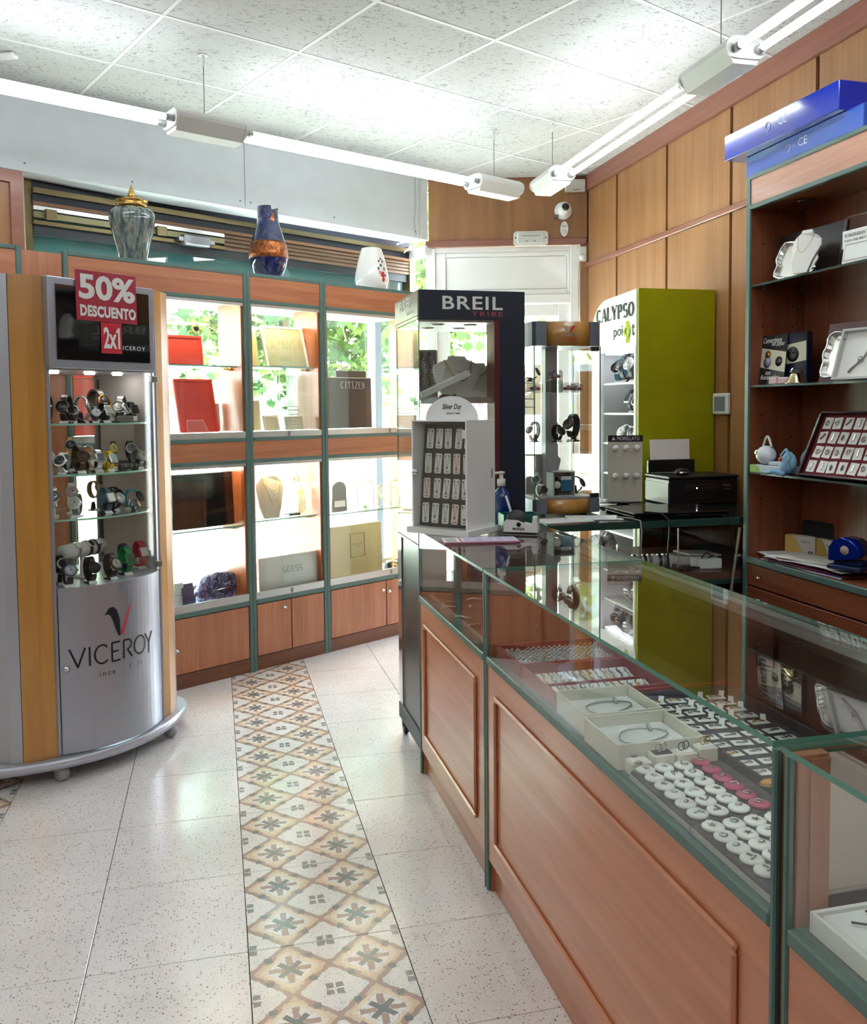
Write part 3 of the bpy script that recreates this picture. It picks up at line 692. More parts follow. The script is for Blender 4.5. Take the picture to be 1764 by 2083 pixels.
fl = thing('filler_cabinet', 'upright wooden filler panel at the left end of the window cabinets', 'cabinet panel', DW(-1.465, 0), DRT)
B('panel', M_woodZ, fl, .002, .012, .075, .178, .03, 2.105); B('kick_board', M_kick, fl, .002, .015, 0, .178, .03, .074)
bay('display_cabinet', 'wall display cabinet at the far left, mostly hidden by the grey oval showcase', -2.42, .953, [(.03, .47), (.478, .925)], [(.52, .3)], -1.9, True, [(.79, .18)])

# ------------------------------------------------------------------ goods in the display cabinets
M_red = flat('red_leatherette', (200, 46, 34), .45, var=.05); M_redd = flat('red_leatherette_rim', (214, 60, 44), .4)
def slab(name, label, cat, u, n, z, w, h, th, m, lean=0.0, rim=None, rz=0.0, skew=0.0, group=None, extra=None):
    """an upright board standing at (u, n, z), leaning back by lean degrees"""
    t = thing(name, label, cat, DW(u, n, z), DRT + R(rz), group)
    s = MB()
    s.box(-w / 2, 0, 0, w / 2, th, h, bev=min(.004, th * .3)); s.xf(Matrix.Rotation(R(-lean), 4, 'X')); s.build('board', m, t)
    if rim:
        q = MB(); e = .014
        for x0, z0, x1, z1 in ((-w / 2, h - e, w / 2, h), (-w / 2, 0, -w / 2 + e, h - e), (w / 2 - e, 0, w / 2, h - e)): q.box(x0, -.004, z0, x1, .002, z1, bev=.0015)
        q.xf(Matrix.Rotation(R(-lean), 4, 'X')).build('rim', rim, t)
    yb = math.tan(R(lean)) * h * .7 + th * 1.02
    MB().add([(-w * .2, yb, h * .7), (w * .2, yb, h * .7), (w * .2, yb + h * .12 + .01, 0), (-w * .2, yb + h * .12 + .01, 0)], [(0, 1, 2, 3)]).build('easel_back', m, t)
    return t
slab('jewellery_board', 'tall red jewellery board leaning behind a clear easel in the left cabinet', 'jewellery board', -.545, .13, 1.288, .225, .285, .016, M_red, 14, M_redd)
slab('jewellery_board', 'darker red jewellery board half hidden by the showcase gold strip', 'jewellery board', -.80, .17, 1.288, .225, .285, .016, flat('dark_red_leatherette', (150, 52, 42), .45), 14, M_redd, rz=6)
slab('jewellery_board', 'wide red jewellery board on the upper glass shelf', 'jewellery board', -.638, .11, 1.634, .215, .15, .016, flat('orange_red', (214, 66, 46), .5), 6, M_redd)
slab('jewellery_board', 'red jewellery board seen through the back of the grey showcase', 'jewellery board', -1.09, .14, 1.288, .25, .29, .016, flat('pink_red', (196, 80, 70), .5), 12, M_redd)
ez = thing('acrylic_easel', 'clear acrylic easel in front of the tall red board', 'easel', DW(-.59, .075, 1.288), DRT)
MB().add([(-.06, 0, 0), (.06, 0, 0), (.046, .03, .062), (-.046, .03, .062)], [(0, 1, 2, 3)]).build('plate', glass('acrylic', (240, 236, 236), 1.6), ez)
MB().tube([(-.06, 0, 0), (-.046, .03, .062), (.046, .03, .062), (.06, 0, 0)], .0013, 6).build('edge', flat('acrylic_edge', (236, 200, 192), .2), ez)
slab('narrow_sleeve', 'pale grey card sleeve at the right end of the left cabinet', 'card', -.40, .21, 1.288, .05, .15, .01, flat('pale_grey_card', (190, 182, 182), .6), 4)
hk = thing('hanging_hook', 'gold hook holding a small frame in the left upper cabinet', 'hook', DW(-.535, .17, 1.80), DRT)
MB().tube([(0, 0, .158), (0, 0, .06), (.008, 0, .04)], .0016, 6).tube([(-.025, 0, .03), (.005, 0, .05), (.03, 0, .025), (.0, 0, .0), (-.025, 0, .03)], .003, 6).build('wire', M_gold, hk); B('photo', M_black, hk, -.012, -.001, .014, .014, .001, .037)
bk = slab('black_display_screen', 'large glossy black panel on the lower glass shelf', 'display panel', -.552, .11, .789, .375, .285, .012, flat('gloss_black', (10, 11, 16), .06, coat=1.0), 3)
# floral handbag
fb = MT('floral_print').set(rough=.35, coat=.2)
v1 = fb.noise(fb.mapped((1, 1, 1)), 34, 4, .6, 1.6); v2 = fb.noise(fb.mapped((1, 1, 1)), 16, 2)
fb.base(fb.ramp(v1 * .75 + v2 * .25, [(.36, (26, 26, 44)), (.46, (74, 72, 118)), (.55, (142, 142, 190)), (.64, (222, 224, 244))]))
hb = thing('floral_handbag', 'purple and black floral handbag on the deck of the left cabinet', 'handbag', DW(-.465, .10, .389), DRT)
MB().prism([(-.105, 0), (.105, 0), (.112, .02), (.10, .085), (.085, .10), (-.085, .10), (-.10, .085), (-.112, .02)], .02, .12, axis='Y', smooth=True).build('body', fb.m, hb)
MB().prism([(-.095, .055), (.10, .055), (.108, .10), (.085, .14), (.0, .15), (-.075, .138), (-.098, .10)], .008, .11, axis='Y', smooth=True).build('flap', fb.m, hb)
MB().tube([(-.02, .006, .062), (.07, .004, .066)], .003, 6).build('trim_bar', M_chrome, hb)
MB().tube([(-.11, .06, .05), (-.15, .05, .03), (-.14, .05, .075), (-.12, .06, .09)], .012, 8).build('strap', fb.m, hb)
wb = MB().box(-.045, 0, 0, .045, .09, .072, bev=.002).box(-.043, .001, .074, .043, .088, .13, bev=.002)
t = thing('white_gift_box', 'white gift box at the left end of the lower cabinet deck', 'box', DW(-.735, .085, .389), DRT)
MB().box(-.045, 0, 0, .045, .09, .072, bev=.002).build('base', M_white, t); MB().box(-.046, -.001, .073, .046, .091, .135, bev=.002).build('lid', M_white, t)
t = thing('navy_gift_box', 'navy blue gift box beside the floral handbag', 'box', DW(-.662, .07, .389), DRT)
M_navy = flat('navy_card', (58, 60, 96), .5)
MB().box(-.034, 0, 0, .034, .07, .066, bev=.002).build('base', M_navy, t); MB().box(-.034, 0, .0, .034, .07, .06, bev=.002).xf(Matrix.Translation((-.006, .004, .068)) @ Matrix.Rotation(R(-14), 4, 'X')).build('lid', M_navy, t)
# middle cabinet, upper
t = slab('framed_board', 'white edged olive board leaning on the shelf of the middle cabinet', 'board', -.01, .09, 1.64, .285, .235, .014, flat('olive_card', (176, 178, 140), .35, coat=.3), 16, flat('white_edge', (240, 240, 234), .4))
slab('cream_board', 'cream board standing behind the olive board', 'board', -.20, .21, 1.64, .16, .20, .012, flat('cream_card', (222, 208, 160), .6), 8)
def perforated(name, label, u, n, z, w, h, m, rows, cols, lean):
    t = thing(name, label, 'earring stand', DW(u, n, z), DRT)
    p = MB().box(-w / 2, 0, 0, w / 2, .006, h, bev=.001); q = Matrix.Rotation(R(-lean), 4, 'X'); p.xf(q).build('plate', m, t)
    for r in range(rows):
        hs = MB()
        for c in range(cols): hs.lathe([(.0022, 0), (.0022, .0008), (0, .0009)], 8, cx=-w * .38 + w * .76 * c / (cols - 1), cy=-.0002, cz=h * (.9 - .8 * r / max(1, rows - 1) * .95), axis='Y')
        hs.xf(q).build('hole_row', M_dark, t)
    MB().add([(-w * .3, .006, 0), (w * .3, .006, 0), (w * .25, .06, 0), (-w * .25, .06, 0)], [(0, 1, 2, 3)]).build('foot', m, t)
    return t
M_cream = flat('cream_suedette', (216, 200, 166), .7)
perforated('earring_stand', 'tall cream perforated earring stand at the left of the middle cabinet', -.225, .16, 1.288, .15, .165, M_cream, 1, 6, 5)
slab('cream_easel_card', 'small cream easel card in front of the perforated stand', 'card', -.135, .075, 1.288, .10, .085, .006, flat('cream_paper', (232, 214, 176), .6), 16, flat('cream_rim', (244, 236, 214), .5))
perforated('earring_stand', 'small white earring rack with rows of dark holes in the middle cabinet', .025, .09, 1.288, .125, .075, flat('ivory_plate', (226, 216, 192), .6), 4, 6, 10)
t = thing('wire_rack', 'silver wire rack above the small white earring rack', 'rack', DW(.03, .16, 1.288), DRT)
MB().tube([(-.07, 0, 0), (-.055, 0, .13), (.07, 0, .13), (.075, 0, 0)], .003, 6).tube([(-.06, 0, .11), (.072, 0, .11)], .0025, 6).tube([(-.06, -.01, .085), (.065, -.01, .085)], .0025, 6).build('wire', M_chrome, t)
t = thing('acrylic_sheet', 'tall clear plastic sheet behind the wire rack', 'plastic sheet', DW(.06, .20, 1.288), DRT)
MB().box(-.07, 0, 0, .06, .03, .31, bev=.004).build('panel', glass('frosted_acrylic', (206, 216, 210), 1.5), t)
# middle cabinet, lower
def bust(name, label, loc, rz, w, h, m, chain, shoulders=1.0, group=None):
    t = thing(name, label, 'necklace stand', loc, rz, group)
    prof = [(-.36, 0), (-.47, .25), (-.52, .62), (-.5, .76), (-.36, .86), (-.2, .92), (-.17, 1.0), (.17, 1.0), (.2, .92), (.36, .86), (.5, .76), (.52, .62), (.3, .25), (.16, 0)]
    v = []; f = []; n = len(prof)
    for k, (sc_, y) in enumerate(((1, .0), (1.0, .012), (.8, .03))):
        for x, z in prof:
            bul = math.cos(x * 2.6) * .045 * (1 - abs(z - .55)); v.append((x * w * sc_, y - bul + (z - .5) * .05, z * h))
    f.append(tuple(range(n))); f.append(tuple(range(2 * n, 3 * n))[::-1])
    for k in range(2): f += [(k * n + i, k * n + n + i, k * n + n + (i + 1) % n, k * n + (i + 1) % n) for i in range(n)]
    MB().add(v, f, 0, False).build('bust', m, t)
    for d, r in chain:
        pts = []
        for i in range(15):
            q = i / 14 * 2 - 1; x = q * .3 * w; zz = h * (.9 - d * (1 - q * q) ** .8); y = -math.cos(x / w * 2.6) * .045 * (1 - abs(zz / h - .55)) + (zz / h - .5) * .05 - .004; pts.append((x, y, zz))
        MB().tube(pts, r, 5).build('chain', M_gold, t)
    return t
M_greyfelt = flat('grey_felt', (176, 172, 160), .8); M_beigef = flat('beige_felt', (206, 196, 168), .8)
bust('necklace_stand', 'grey necklace bust hung with fine gold chains on the middle glass shelf', DW(-.135, .11, .803), DRT, .17, .25, M_greyfelt, [(.25, .0012), (.35, .0012), (.62, .002)])
t = thing('gold_chain_stand', 'clear stand draped with gold chains beside the necklace bust', 'jewellery stand', DW(.065, .13, .803), DRT)
MB().add([(-.06, -.01, 0), (.03, -.01, 0), (.045, .03, .15), (.0, .03, .15)], [(0, 1, 2, 3)]).build('plate', glass('acrylic', (240, 236, 236), 1.6), t)
rg = random.Random(4)
for k in range(5): MB().tube([(.005 + k * .008, -.012 + .002 * k, .14), (.0 + k * .01, -.014, .07 + rg.uniform(-.01, .01)), (-.002 + k * .01, -.02, .005 + k * .004)], .0028, 6).build('chain', M_gold, t)
t = thing('hanging_pendant', 'gold triangular pendant hanging in the middle lower cabinet', 'pendant', DW(.085, .17, .985), DRT)
MB().tube([(0, 0, .145), (0, 0, .05), (-.02, 0, .01), (.025, 0, .0), (.006, 0, .05)], .0025, 6).build('wire', M_gold, t); MB().tube([(-.016, -.001, .012), (.004, -.001, .042), (.02, -.001, .008), (-.016, -.001, .012)], .003, 6).build('frame', M_gold, t)
t = thing('small_black_stand', 'small black plinth on the glass shelf beside the gold chains', 'stand', DW(.01, .09, .803), DRT); MB().box(-.03, 0, 0, .045, .05, .012, bev=.002).build('plinth', M_black, t)
t = slab('lettered_board', 'wide pale grey lettered board on the deck of the middle cabinet', 'sign board', -.049, .048, .389, .408, .205, .014, flat('satin_grey', (222, 220, 218), .4), 2)
serif('lettering', 'GUESS', flat('grey_print', (92, 92, 90), .5), t, .012, -.0035, .125, .135, .038, .12, .06)
# right cabinet
t = slab('lettered_board', 'dark navy lettered board in the upper right cabinet', 'sign board', .43, .09, 1.288, .345, .30, .016, flat('dark_slate_gloss', (36, 40, 54), .3, coat=.15), 1)
serif('lettering', 'CITIZEN', flat('silver_print', (216, 220, 226), .4), t, .02, -.003, .255, .185, .042, .11, .06)
t = slab('dark_box_board', 'dark slate box standing behind the navy lettered board', 'box', .51, .17, 1.288, .235, .345, .03, flat('dark_slate', (52, 54, 58), .5), 0)
t = slab('lettered_board', 'pale gold lettered board on the deck of the right cabinet', 'sign board', .485, .11, .389, .415, .315, .016, flat('champagne_gloss', (208, 198, 154), .25, coat=.4), 2)
MB().tube([(-.055, -.006, .12), (.055, -.006, .12), (.055, -.001, .26), (-.055, -.001, .26)], .0028, 4, closed=True).build('printed_frame', flat('bronze_print', (120, 104, 66), .5), t)
text('lettering', 'RADIANT', flat('bronze_print', (120, 104, 66), .5), t, .0, -.006, .195, .082, .014, spacing=1.5)
text('lettering', 'NEW YORK', flat('bronze_print', (120, 104, 66), .5), t, .0, -.0065, .176, .04, .006, spacing=1.3)
t = thing('earring_stand', 'dark grey arched earring stand with a white price card', 'earring stand', DW(.345, .095, .793), DRT)
arch = [(-.055, 0), (.055, 0), (.05, .10), (.05, .135)] + [(.05 * math.cos(R(a)), .135 + .045 * math.sin(R(a))) for a in range(15, 166, 15)] + [(-.05, .135), (-.05, .10)]
MB().prism(arch, 0, .012, axis='Y').build('plate', flat('slate_felt', (86, 92, 88), .8), t); B('price_card', M_paper, t, -.042, -.003, .03, .038, 0, .066)
def wire_arch(label, u, n, w, h, seed):
    t = thing('earring_arch', label, 'earring stand', DW(u, n, .793), DRT)
    MB().tube([(-w / 2, 0, 0), (-w / 2, 0, h - w / 2)] + [(-w / 2 * math.cos(R(a)), 0, h - w / 2 + w / 2 * math.sin(R(a))) for a in range(15, 180, 15)] + [(w / 2, 0, h - w / 2), (w / 2, 0, 0)], .003, 6).build('frame', M_gold, t)
    MB().box(-w / 2 - .01, -.02, 0, w / 2 + .01, .02, .005, bev=.001).build('foot', glass('acrylic', (240, 236, 236), 1.6), t)
    rg = random.Random(seed)
    for k in range(5):
        x = -w * .36 + w * .18 * k; z = h * (.55 + .2 * math.sin(k * 1.9))
        MB().tube([(x, 0, z + .02), (x, 0, z)], .001, 5).ball((x, 0, z - .004), .005, 8).build('earring', M_gold if k % 2 else M_chrome, t)
wire_arch('gold wire arch hung with earrings beside the dark earring stand', .575, .13, .13, .175, 1)
wire_arch('small round topped wire earring arch near the window frame', .72, .15, .05, .13, 2)
wire_arch('tall narrow wire earring arch at the right end of the glass shelf', .80, .11, .075, .16, 3)
for k, (u, n, m) in enumerate(((.74, .1, M_black), (.78, .13, M_chrome), (.82, .10, M_gold), (.855, .14, M_black))):
    t = thing('jewellery_box', ['small black ring box', 'small silver trinket box', 'small gold trinket box', 'dark jewel case'][k] + ' right of the pale gold board', 'box', DW(u, n, .389), DRT); MB().box(-.018, 0, 0, .018, .035, .03, bev=.003).build('base', m, t); MB().box(-.018, .0, .031, .018, .035, .05, bev=.004).build('lid', m, t)

# ------------------------------------------------------------------ vases on top
drip = MT('dripped_glaze').set(rough=.08, coat=.8, coatr=.05)
x_, y_, z_ = drip.xyz('Object'); nz = drip.noise(drip.mapped((38, 38, 3.2)), 1, 4, .6, .4)
drip.base(drip.ramp(nz, [(.32, (34, 44, 48)), (.45, (72, 88, 92)), (.58, (132, 142, 136)), (.7, (92, 84, 74))]))
t = thing('ginger_jar', 'tall dripped green grey glazed urn with a gold finial lid', 'urn', DW(-.905, .10, 2.12), 0)
MB().lathe([(.062, 0), (.066, .01), (.085, .09), (.103, .17), (.110, .21), (.106, .235), (.088, .252), (.070, .258), (.062, .262)], 32).build('body', drip.m, t)
MB().lathe([(.066, .262), (.072, .268), (.072, .276), (.060, .282), (.076, .290), (.076, .294), (.05, .302), (.02, .312), (.0, .314)], 28).build('lid', M_gold, t)
MB().lathe([(.012, .308), (.020, .318), (.016, .326), (.014, .336), (.0, .372)], 16).build('finial', M_gold, t)
cob = MT('cobalt_glaze').set(rough=.07, coat=1.0, coatr=.04)
nz = cob.noise(cob.mapped((1, 1, 1)), 13, 3, .6, 2.0); cob.base(cob.ramp(nz, [(.40, (14, 20, 62)), (.6, (22, 32, 96)), (.72, (96, 110, 150))]))
cop = MT('copper_foil').set(rough=.28, metal=.85); nz = cop.noise(cop.mapped((1, 1, 1)), 50, 4, .7, 1.0)
cop.base(cop.ramp(nz, [(.35, (92, 50, 28)), (.6, (176, 106, 62)), (.75, (224, 160, 104))])); cop.bump(nz, .7, .006)
t = thing('cobalt_vase', 'cobalt blue vase with a copper foil band and a notched neck', 'vase', DW(-.108, .12, 2.12), 0)
prof = [(.068, 0), (.074, .012), (.096, .06), (.106, .105), (.106, .13), (.099, .18), (.082, .235), (.063, .29), (.058, .325)]
MB().lathe(prof, 32).build('body', cob.m, t)
MB().lathe([(.1075, .105), (.1075, .13), (.1005, .18), (.0965, .195)], 32).build('foil_band', cop.m, t)
nk = MB(); n = 28
for k in range(n):
    a0, a1 = 2 * math.pi * k / n, 2 * math.pi * (k + 1) / n
    hh = lambda a: .388 - (.055 if -1.25 < ((a + math.pi) % (2 * math.pi)) - math.pi < -.75 else (.02 if -.75 <= ((a + math.pi) % (2 * math.pi)) - math.pi < .2 else 0))
    nk.add([(.058 * math.cos(a0), .058 * math.sin(a0), .32), (.058 * math.cos(a1), .058 * math.sin(a1), .32), (.057 * math.cos(a1), .057 * math.sin(a1), hh(a1)), (.057 * math.cos(a0), .057 * math.sin(a0), hh(a0)),
            (.051 * math.cos(a0), .051 * math.sin(a0), .32), (.051 * math.cos(a1), .051 * math.sin(a1), .32), (.051 * math.cos(a1), .051 * math.sin(a1), hh(a1)), (.051 * math.cos(a0), .051 * math.sin(a0), hh(a0))], [(0, 1, 2, 3), (7, 6, 5, 4), (3, 2, 6, 7)], 0, True)
nk.build('neck', cob.m, t)
MB().add([(.0, -.0615, .30), (.034, -.054, .305), (.026, -.0545, .35)], [(0, 1, 2)]).build('foil_patch', cop.m, t)
t = thing('white_vase', 'white porcelain vase painted with red flowers', 'vase', DW(.637, .12, 2.12), 0)
MB().lathe([(.078, 0), (.090, .012), (.1035, .055), (.100, .10), (.085, .17), (.063, .245), (.059, .252), (.053, .252), (.051, .20), (.0, .19)], 32).build('body', flat('porcelain', (240, 238, 234), .1, coat=.6), t)
fm = [flat('petal_red', (190, 40, 52), .4), flat('stem_ink', (60, 56, 66), .4), flat('leaf_ink', (92, 104, 84), .4), flat('petal_pink', (222, 130, 130), .4)]
rg = random.Random(9); fw = [MB() for _ in fm]
def onv(a, z):
    pr = [(0, .090), (.055, .104), (.10, .1005), (.17, .0855), (.245, .0635)]; r = .06
    for (z0, r0), (z1, r1) in zip(pr, pr[1:]):
        if z0 <= z <= z1: r = r0 + (r1 - r0) * (z - z0) / (z1 - z0)
    return Vector((r * math.cos(a), r * math.sin(a), z))
for cx, cz, s, k in ((-1.02, .085, .018, 0), (-.98, .055, .013, 0), (-1.2, .095, .012, 3), (-1.1, .14, .010, 1), (-.92, .165, .009, 1), (-1.22, .165, .008, 1), (-1.3, .12, .010, 2), (-.85, .12, .010, 2), (-1.05, .18, .008, 1), (-.8, .08, .009, 2)):
    for q in range(5):
        b = q * 1.257; ca, cz_ = cx + math.cos(b) * s * 5, cz + math.sin(b) * s * .6
        fw[k].add([tuple(onv(ca + math.cos(e) * s * 5, cz_ + math.sin(e) * s * .5) * 1.004) for e in (0, 1.05, 2.1, 3.14, 4.2, 5.25)], [(0, 1, 2, 3, 4, 5)])
for k, m in enumerate(fm): fw[k].build('painted_flower', m, t)

# ------------------------------------------------------------------ the glass counter
CX, CTOP, CDK = .737, .941, .692
M_woodF = wood('counter_cherry', (180, 112, 80), (206, 138, 106), 'Y', .3, .25, .8)
M_back = flat('deep_brown_laminate', (74, 48, 38), .5)
M_mat = flat('brown_suedette', (92, 62, 52), .9)
M_redt = flat('red_tray_wood', (150, 44, 42), .45)
M_mirror = flat('mirror', (176, 160, 154), .03, 1.0)
def counter(name, label, y0, y1, mirror=False, back=True):
    L = y1 - y0; t = thing(name, label, 'glass counter', (CX, y0, 0), 0, 'glass topped sales counters'); D = .492
    for k, y in enumerate((0, L)):
        s = 1 if k == 0 else -1
        MB().box(0, y, 0, .012, y + s * .012, .930, bev=.003).build('corner_post', M_teal, t)
        if mirror and k == 1:
            B('end_panel', M_woodZ, t, .012, y - .016, .0, .060, y, .930); B('end_panel', M_woodZ, t, .060, y - .016, 0, D, y, .69)
            B('mirror_panel', M_mirror, t, .060, y - .014, .692, D, y - .004, .930)
            B('end_batten', M_woodZ, t, .030, y - .019, .70, .060, y - .016, .925)
        else: B('end_panel', M_woodZ, t, .012, y, 0, D, y + s * .016, .930); B('end_batten', M_woodZ, t, .012, y + s * .016, .69, .05, y + s * .019, .925)
    a, b = .0125, L - .0125
    B('kick_board', M_woodY, t, .022, a, 0, .034, b, .095)
    B('front_panel', M_woodF, t, .004, a, .095, .022, b, .668)
    fr = MB(); m = .075; e = .014
    for y_0, z_0, y_1, z_1 in ((a + m, .60 - e, b - m, .60), (a + m, .165, b - m, .165 + e), (a + m, .165 + e, a + m + e, .60 - e), (b - m - e, .165 + e, b - m, .60 - e)): MB().box(-.006, y_0, z_0, .005, y_1, z_1, bev=.0045).build('moulding', M_woodF if y_1 - y_0 > .1 else M_woodZ, t)
    MB().box(-.001, a, .668, .034, b, CDK, bev=.003).build('ledge', M_teal, t)
    MB().box(.034, a, .668, .05, b, CDK + .003).build('glass_channel', M_alu, t)
    B('deck', M_mat, t, .05, .016, .668, D, L - .016, CDK)
    g = MB().box(.002, a, CDK, .008, b, .932); g.build('front_pane', M_glassT, t)
    g = MB().box(-.004, .001, .932, D + .006, L - .001, CTOP); g.mi = [0, 0, 1, 1, 1, 1]; g.build('top_pane', [M_glassT, M_edge], t)
    if back:
        n = 2
        for k in range(n): B('back_door', M_back, t, D - .012 - .012 * k, .016 + (L - .032) * k / n, CDK, D - .002 - .012 * k, .016 + (L - .032) * (k + 1) / n + .02 * (1 - k), .915)
        B('back_rail', M_alu, t, D - .03, .016, .905, D, L - .016, .930)
    B('back_panel', M_back, t, D - .02, .016, 0, D, L - .016, .668)
    return t
counter('sales_counter', 'far section of glass counter with the white earring cabinet on top', 2.403, 3.250)
counter('sales_counter', 'middle section of glass counter holding the ring trays and white brooches', 1.042, 2.395)
counter('sales_counter', 'nearest section of glass counter at the lower right, with a white brooch tray', -.35, 1.026, True, False)
ORD = ['first', 'second', 'third', 'fourth', 'fifth', 'sixth', 'seventh', 'eighth', 'ninth', 'tenth', 'eleventh', 'twelfth', 'thirteenth', 'fourteenth', 'fifteenth', 'sixteenth', 'seventeenth']

# ------------------------------------------------------------------ trays and jewels inside it
Z0 = CDK + .0005
def tray(name, label, x0, y0, x1, y1, h, m, liner, th=.007, cat='tray'):
    t = thing(name, label, cat, ((x0 + x1) / 2, (y0 + y1) / 2, Z0)); a, b = (x1 - x0) / 2, (y1 - y0) / 2
    B('base', liner, t, -a + th, -b + th, 0, a - th, b - th, .006)
    for q in ((-a, -b, a, -b + th), (-a, b - th, a, b), (-a, -b + th, -a + th, b - th), (a - th, -b + th, a, b - th)): B('rim', m, t, q[0], q[1], 0, q[2], q[3], h, bev=.0015)
    return t
M_foam = flat('white_foam', (232, 230, 226), .9); M_velvet = flat('charcoal_velvet', (66, 64, 70), .95, var=.08); M_ivory = flat('ivory_card', (226, 222, 206), .6)
t = tray('ring_tray', 'red wooden ring tray at the far end of the middle counter, filled with rings', .757, 2.150, 1.056, 2.352, .040, M_redt, M_foam)
for k in range(10): MB().prism([(-.14, -.004), (.14, -.004), (.14, .004), (-.14, .004)], .006, .020).xf(Matrix.Translation((0, -.086 + k * .0191, 0))).build('foam_row', M_foam, t)
ring_me = MB().tube([(.0082 * math.cos(2 * math.pi * k / 12), 0, .0082 * math.sin(2 * math.pi * k / 12)) for k in range(12)], .0014, 5, closed=True).ball((0, 0, .0098), .0030, 6).mesh('ring', M_chrome)
ring_g = ring_me.copy(); ring_g.materials[0] = M_gold
rg = random.Random(2)
for r in range(9):
    for c in range(17):
        if rg.random() < .06: continue
        gold = rg.random() < (.5 if c > 11 else .08)
        o = link('ring', ring_g if gold else ring_me, None, (.780 + c * .0158, 2.1725 + r * .0191 + .0008, Z0 + .0215), (R(rg.uniform(-8, 8)), 0, R(rg.uniform(-15, 15))))
        tag(o, f"{'gold' if gold else 'silver'} ring, {ORD[c]} from front glass, {ORD[r]} row from near edge of far red tray", 'ring', 'rings in the far red tray')
t = tray('card_tray', 'red wooden tray of white jewellery cards nearer than the ring tray', .757, 1.905, 1.056, 2.142, .040, M_redt, flat('grey_liner', (96, 90, 92), .9))
B('divider', M_redt, t, -.142, -.003, .006, .142, .003, .024)
crd = MB().box(-.0098, -.046, 0, .0098, .046, .0016).mesh('card', M_foam)
M_silver = flat('tarnished_silver', (176, 174, 174), .25, .9); M_darkbead = flat('dark_bead', (74, 64, 66), .3)
for r in range(2):
    for c in range(13):
        t = thing('jewellery_card', f"white card in second red tray, {ORD[c]} from front glass in the {('near', 'far')[r]} row", 'jewellery card', (.781 + c * .0208, 1.967 + r * .108, Z0 + .008), R(rg.uniform(-3, 3)), 'cards in the second red tray')
        link('card', crd, t, (0, 0, 0), (R(14), 0, 0))
        m = MB(); z0 = .012
        m.tube([(.0035 * math.sin(k * 1.9 + c), -.038 + k * .0095, .0045 + (-.038 + k * .0095) * .25) for k in range(9)], .0022, 5)
        for k in range(3): m.ball((rg.uniform(-.004, .004), -.025 + k * .022, .006 + (-.025 + k * .022) * .25), .0030, 6)
        m.build('bracelet', M_darkbead if rg.random() < .12 else (M_gold if rg.random() < .2 else M_silver), t)
def necklace_loop(seed, w, d):
    rg = random.Random(seed); pts = []
    for k in range(40):
        a = 2 * math.pi * k / 40; q = 1 + .07 * math.sin(3 * a + seed) + rg.uniform(-.02, .02); pts.append((w * math.cos(a) * q, d * math.sin(a) * q, 0))
    return pts
M_cotton = flat('white_cotton', (214, 216, 212), .95, var=.04)
for k, (x0, y0, x1, y1, nm) in enumerate(((.748, 1.722, .936, 1.890, 'farther'), (.739, 1.548, .932, 1.712, 'nearer'))):
    t = tray('white_tray', f'white open box tray holding a pale necklace on cotton, the {nm} of two', x0 + .006, y0, x1, y1, .052, M_ivory, M_cotton, .004, 'tray')
    B('cotton_pad', M_cotton, t, -.085, -.075, .006, .085, .075, .030, bev=.006)
    t = thing('necklace', f'silver grey necklace coiled on the cotton of the {nm} white box tray', 'necklace', ((x0 + x1) / 2 + .003, (y0 + y1) / 2, Z0 + .033), .3)
    MB().tube(necklace_loop(k + 2, .058, .036), .0016, 6, closed=True).build('chain', M_silver, t)
    for q in range(5): MB().ball((.045 + q * .004 - .01, .012 + q * .006, .0006), .0042, 8).build('charm', M_silver, t)
def jbox(label, x, y, w, d, h, m, top, deco):
    t = thing('jewellery_box', label, 'box', (x, y, Z0)); B('base', m, t, -w / 2, -d / 2, 0, w / 2, d / 2, h, bev=.002); B('pad', top, t, -w / 2 + .004, -d / 2 + .004, h, w / 2 - .004, d / 2 - .004, h + .0015)
    deco(t, h)
def deco_discs(t, h):
    for k in (-1, 1): MB().lathe([(.0065, 0), (.0065, .002), (0, .003)], 14, cx=-.004 + k * .003, cy=k * .016, cz=h + .0015).build('earring', flat('mauve_enamel', (140, 110, 112), .4), t)
def deco_loops(m, n):
    def f(t, h):
        for k in range(n): MB().tube([((k - (n - 1) / 2) * .011 + .007 * math.cos(a * .524), .004 * math.sin(k * 2) , h + .010 + .008 * math.sin(a * .524)) for a in range(12)], .0012, 5, closed=True).build('earring', m, t)
    return f
# ------------------------------------------------------------------ velvet pads with brooches
def pad(label, x0, y0, x1, y1, h):
    t = thing('velvet_pad', label, 'display pad', ((x0 + x1) / 2, (y0 + y1) / 2, Z0)); a, b = (x1 - x0) / 2, (y1 - y0) / 2
    MB().box(-a, -b, 0, a, b, h, bev=.003).build('pad', M_velvet, t); MB().box(-a - .002, -b, 0, -a, b, h * .6).build('edge_strip', flat('pale_edge', (176, 176, 170), .5), t)
    return t
pad('far charcoal velvet pad with three rows of white brooches and a pink row', .753, 1.292, .948, 1.512, .016)
pad('near charcoal velvet pad with white brooches by the corner post', .753, 1.066, .948, 1.288, .016)
jbox('low cream box with two mauve stud discs beside the front glass', .779, 1.5295, .044, .030, .026, M_ivory, M_foam, deco_discs)
jbox('cream box with a black top and silver earrings', .828, 1.530, .044, .030, .036, M_ivory, flat('black_pad', (36, 32, 34), .9), deco_loops(M_chrome, 2))
jbox('clear cream box with dark hoop earrings', .877, 1.530, .044, .030, .034, M_ivory, M_foam, deco_loops(flat('gunmetal', (90, 88, 90), .3, .9), 2))
jbox('clear cream box with pale hoops at the right of the small boxes', .924, 1.531, .040, .030, .040, M_ivory, M_foam, deco_loops(M_gold, 2))
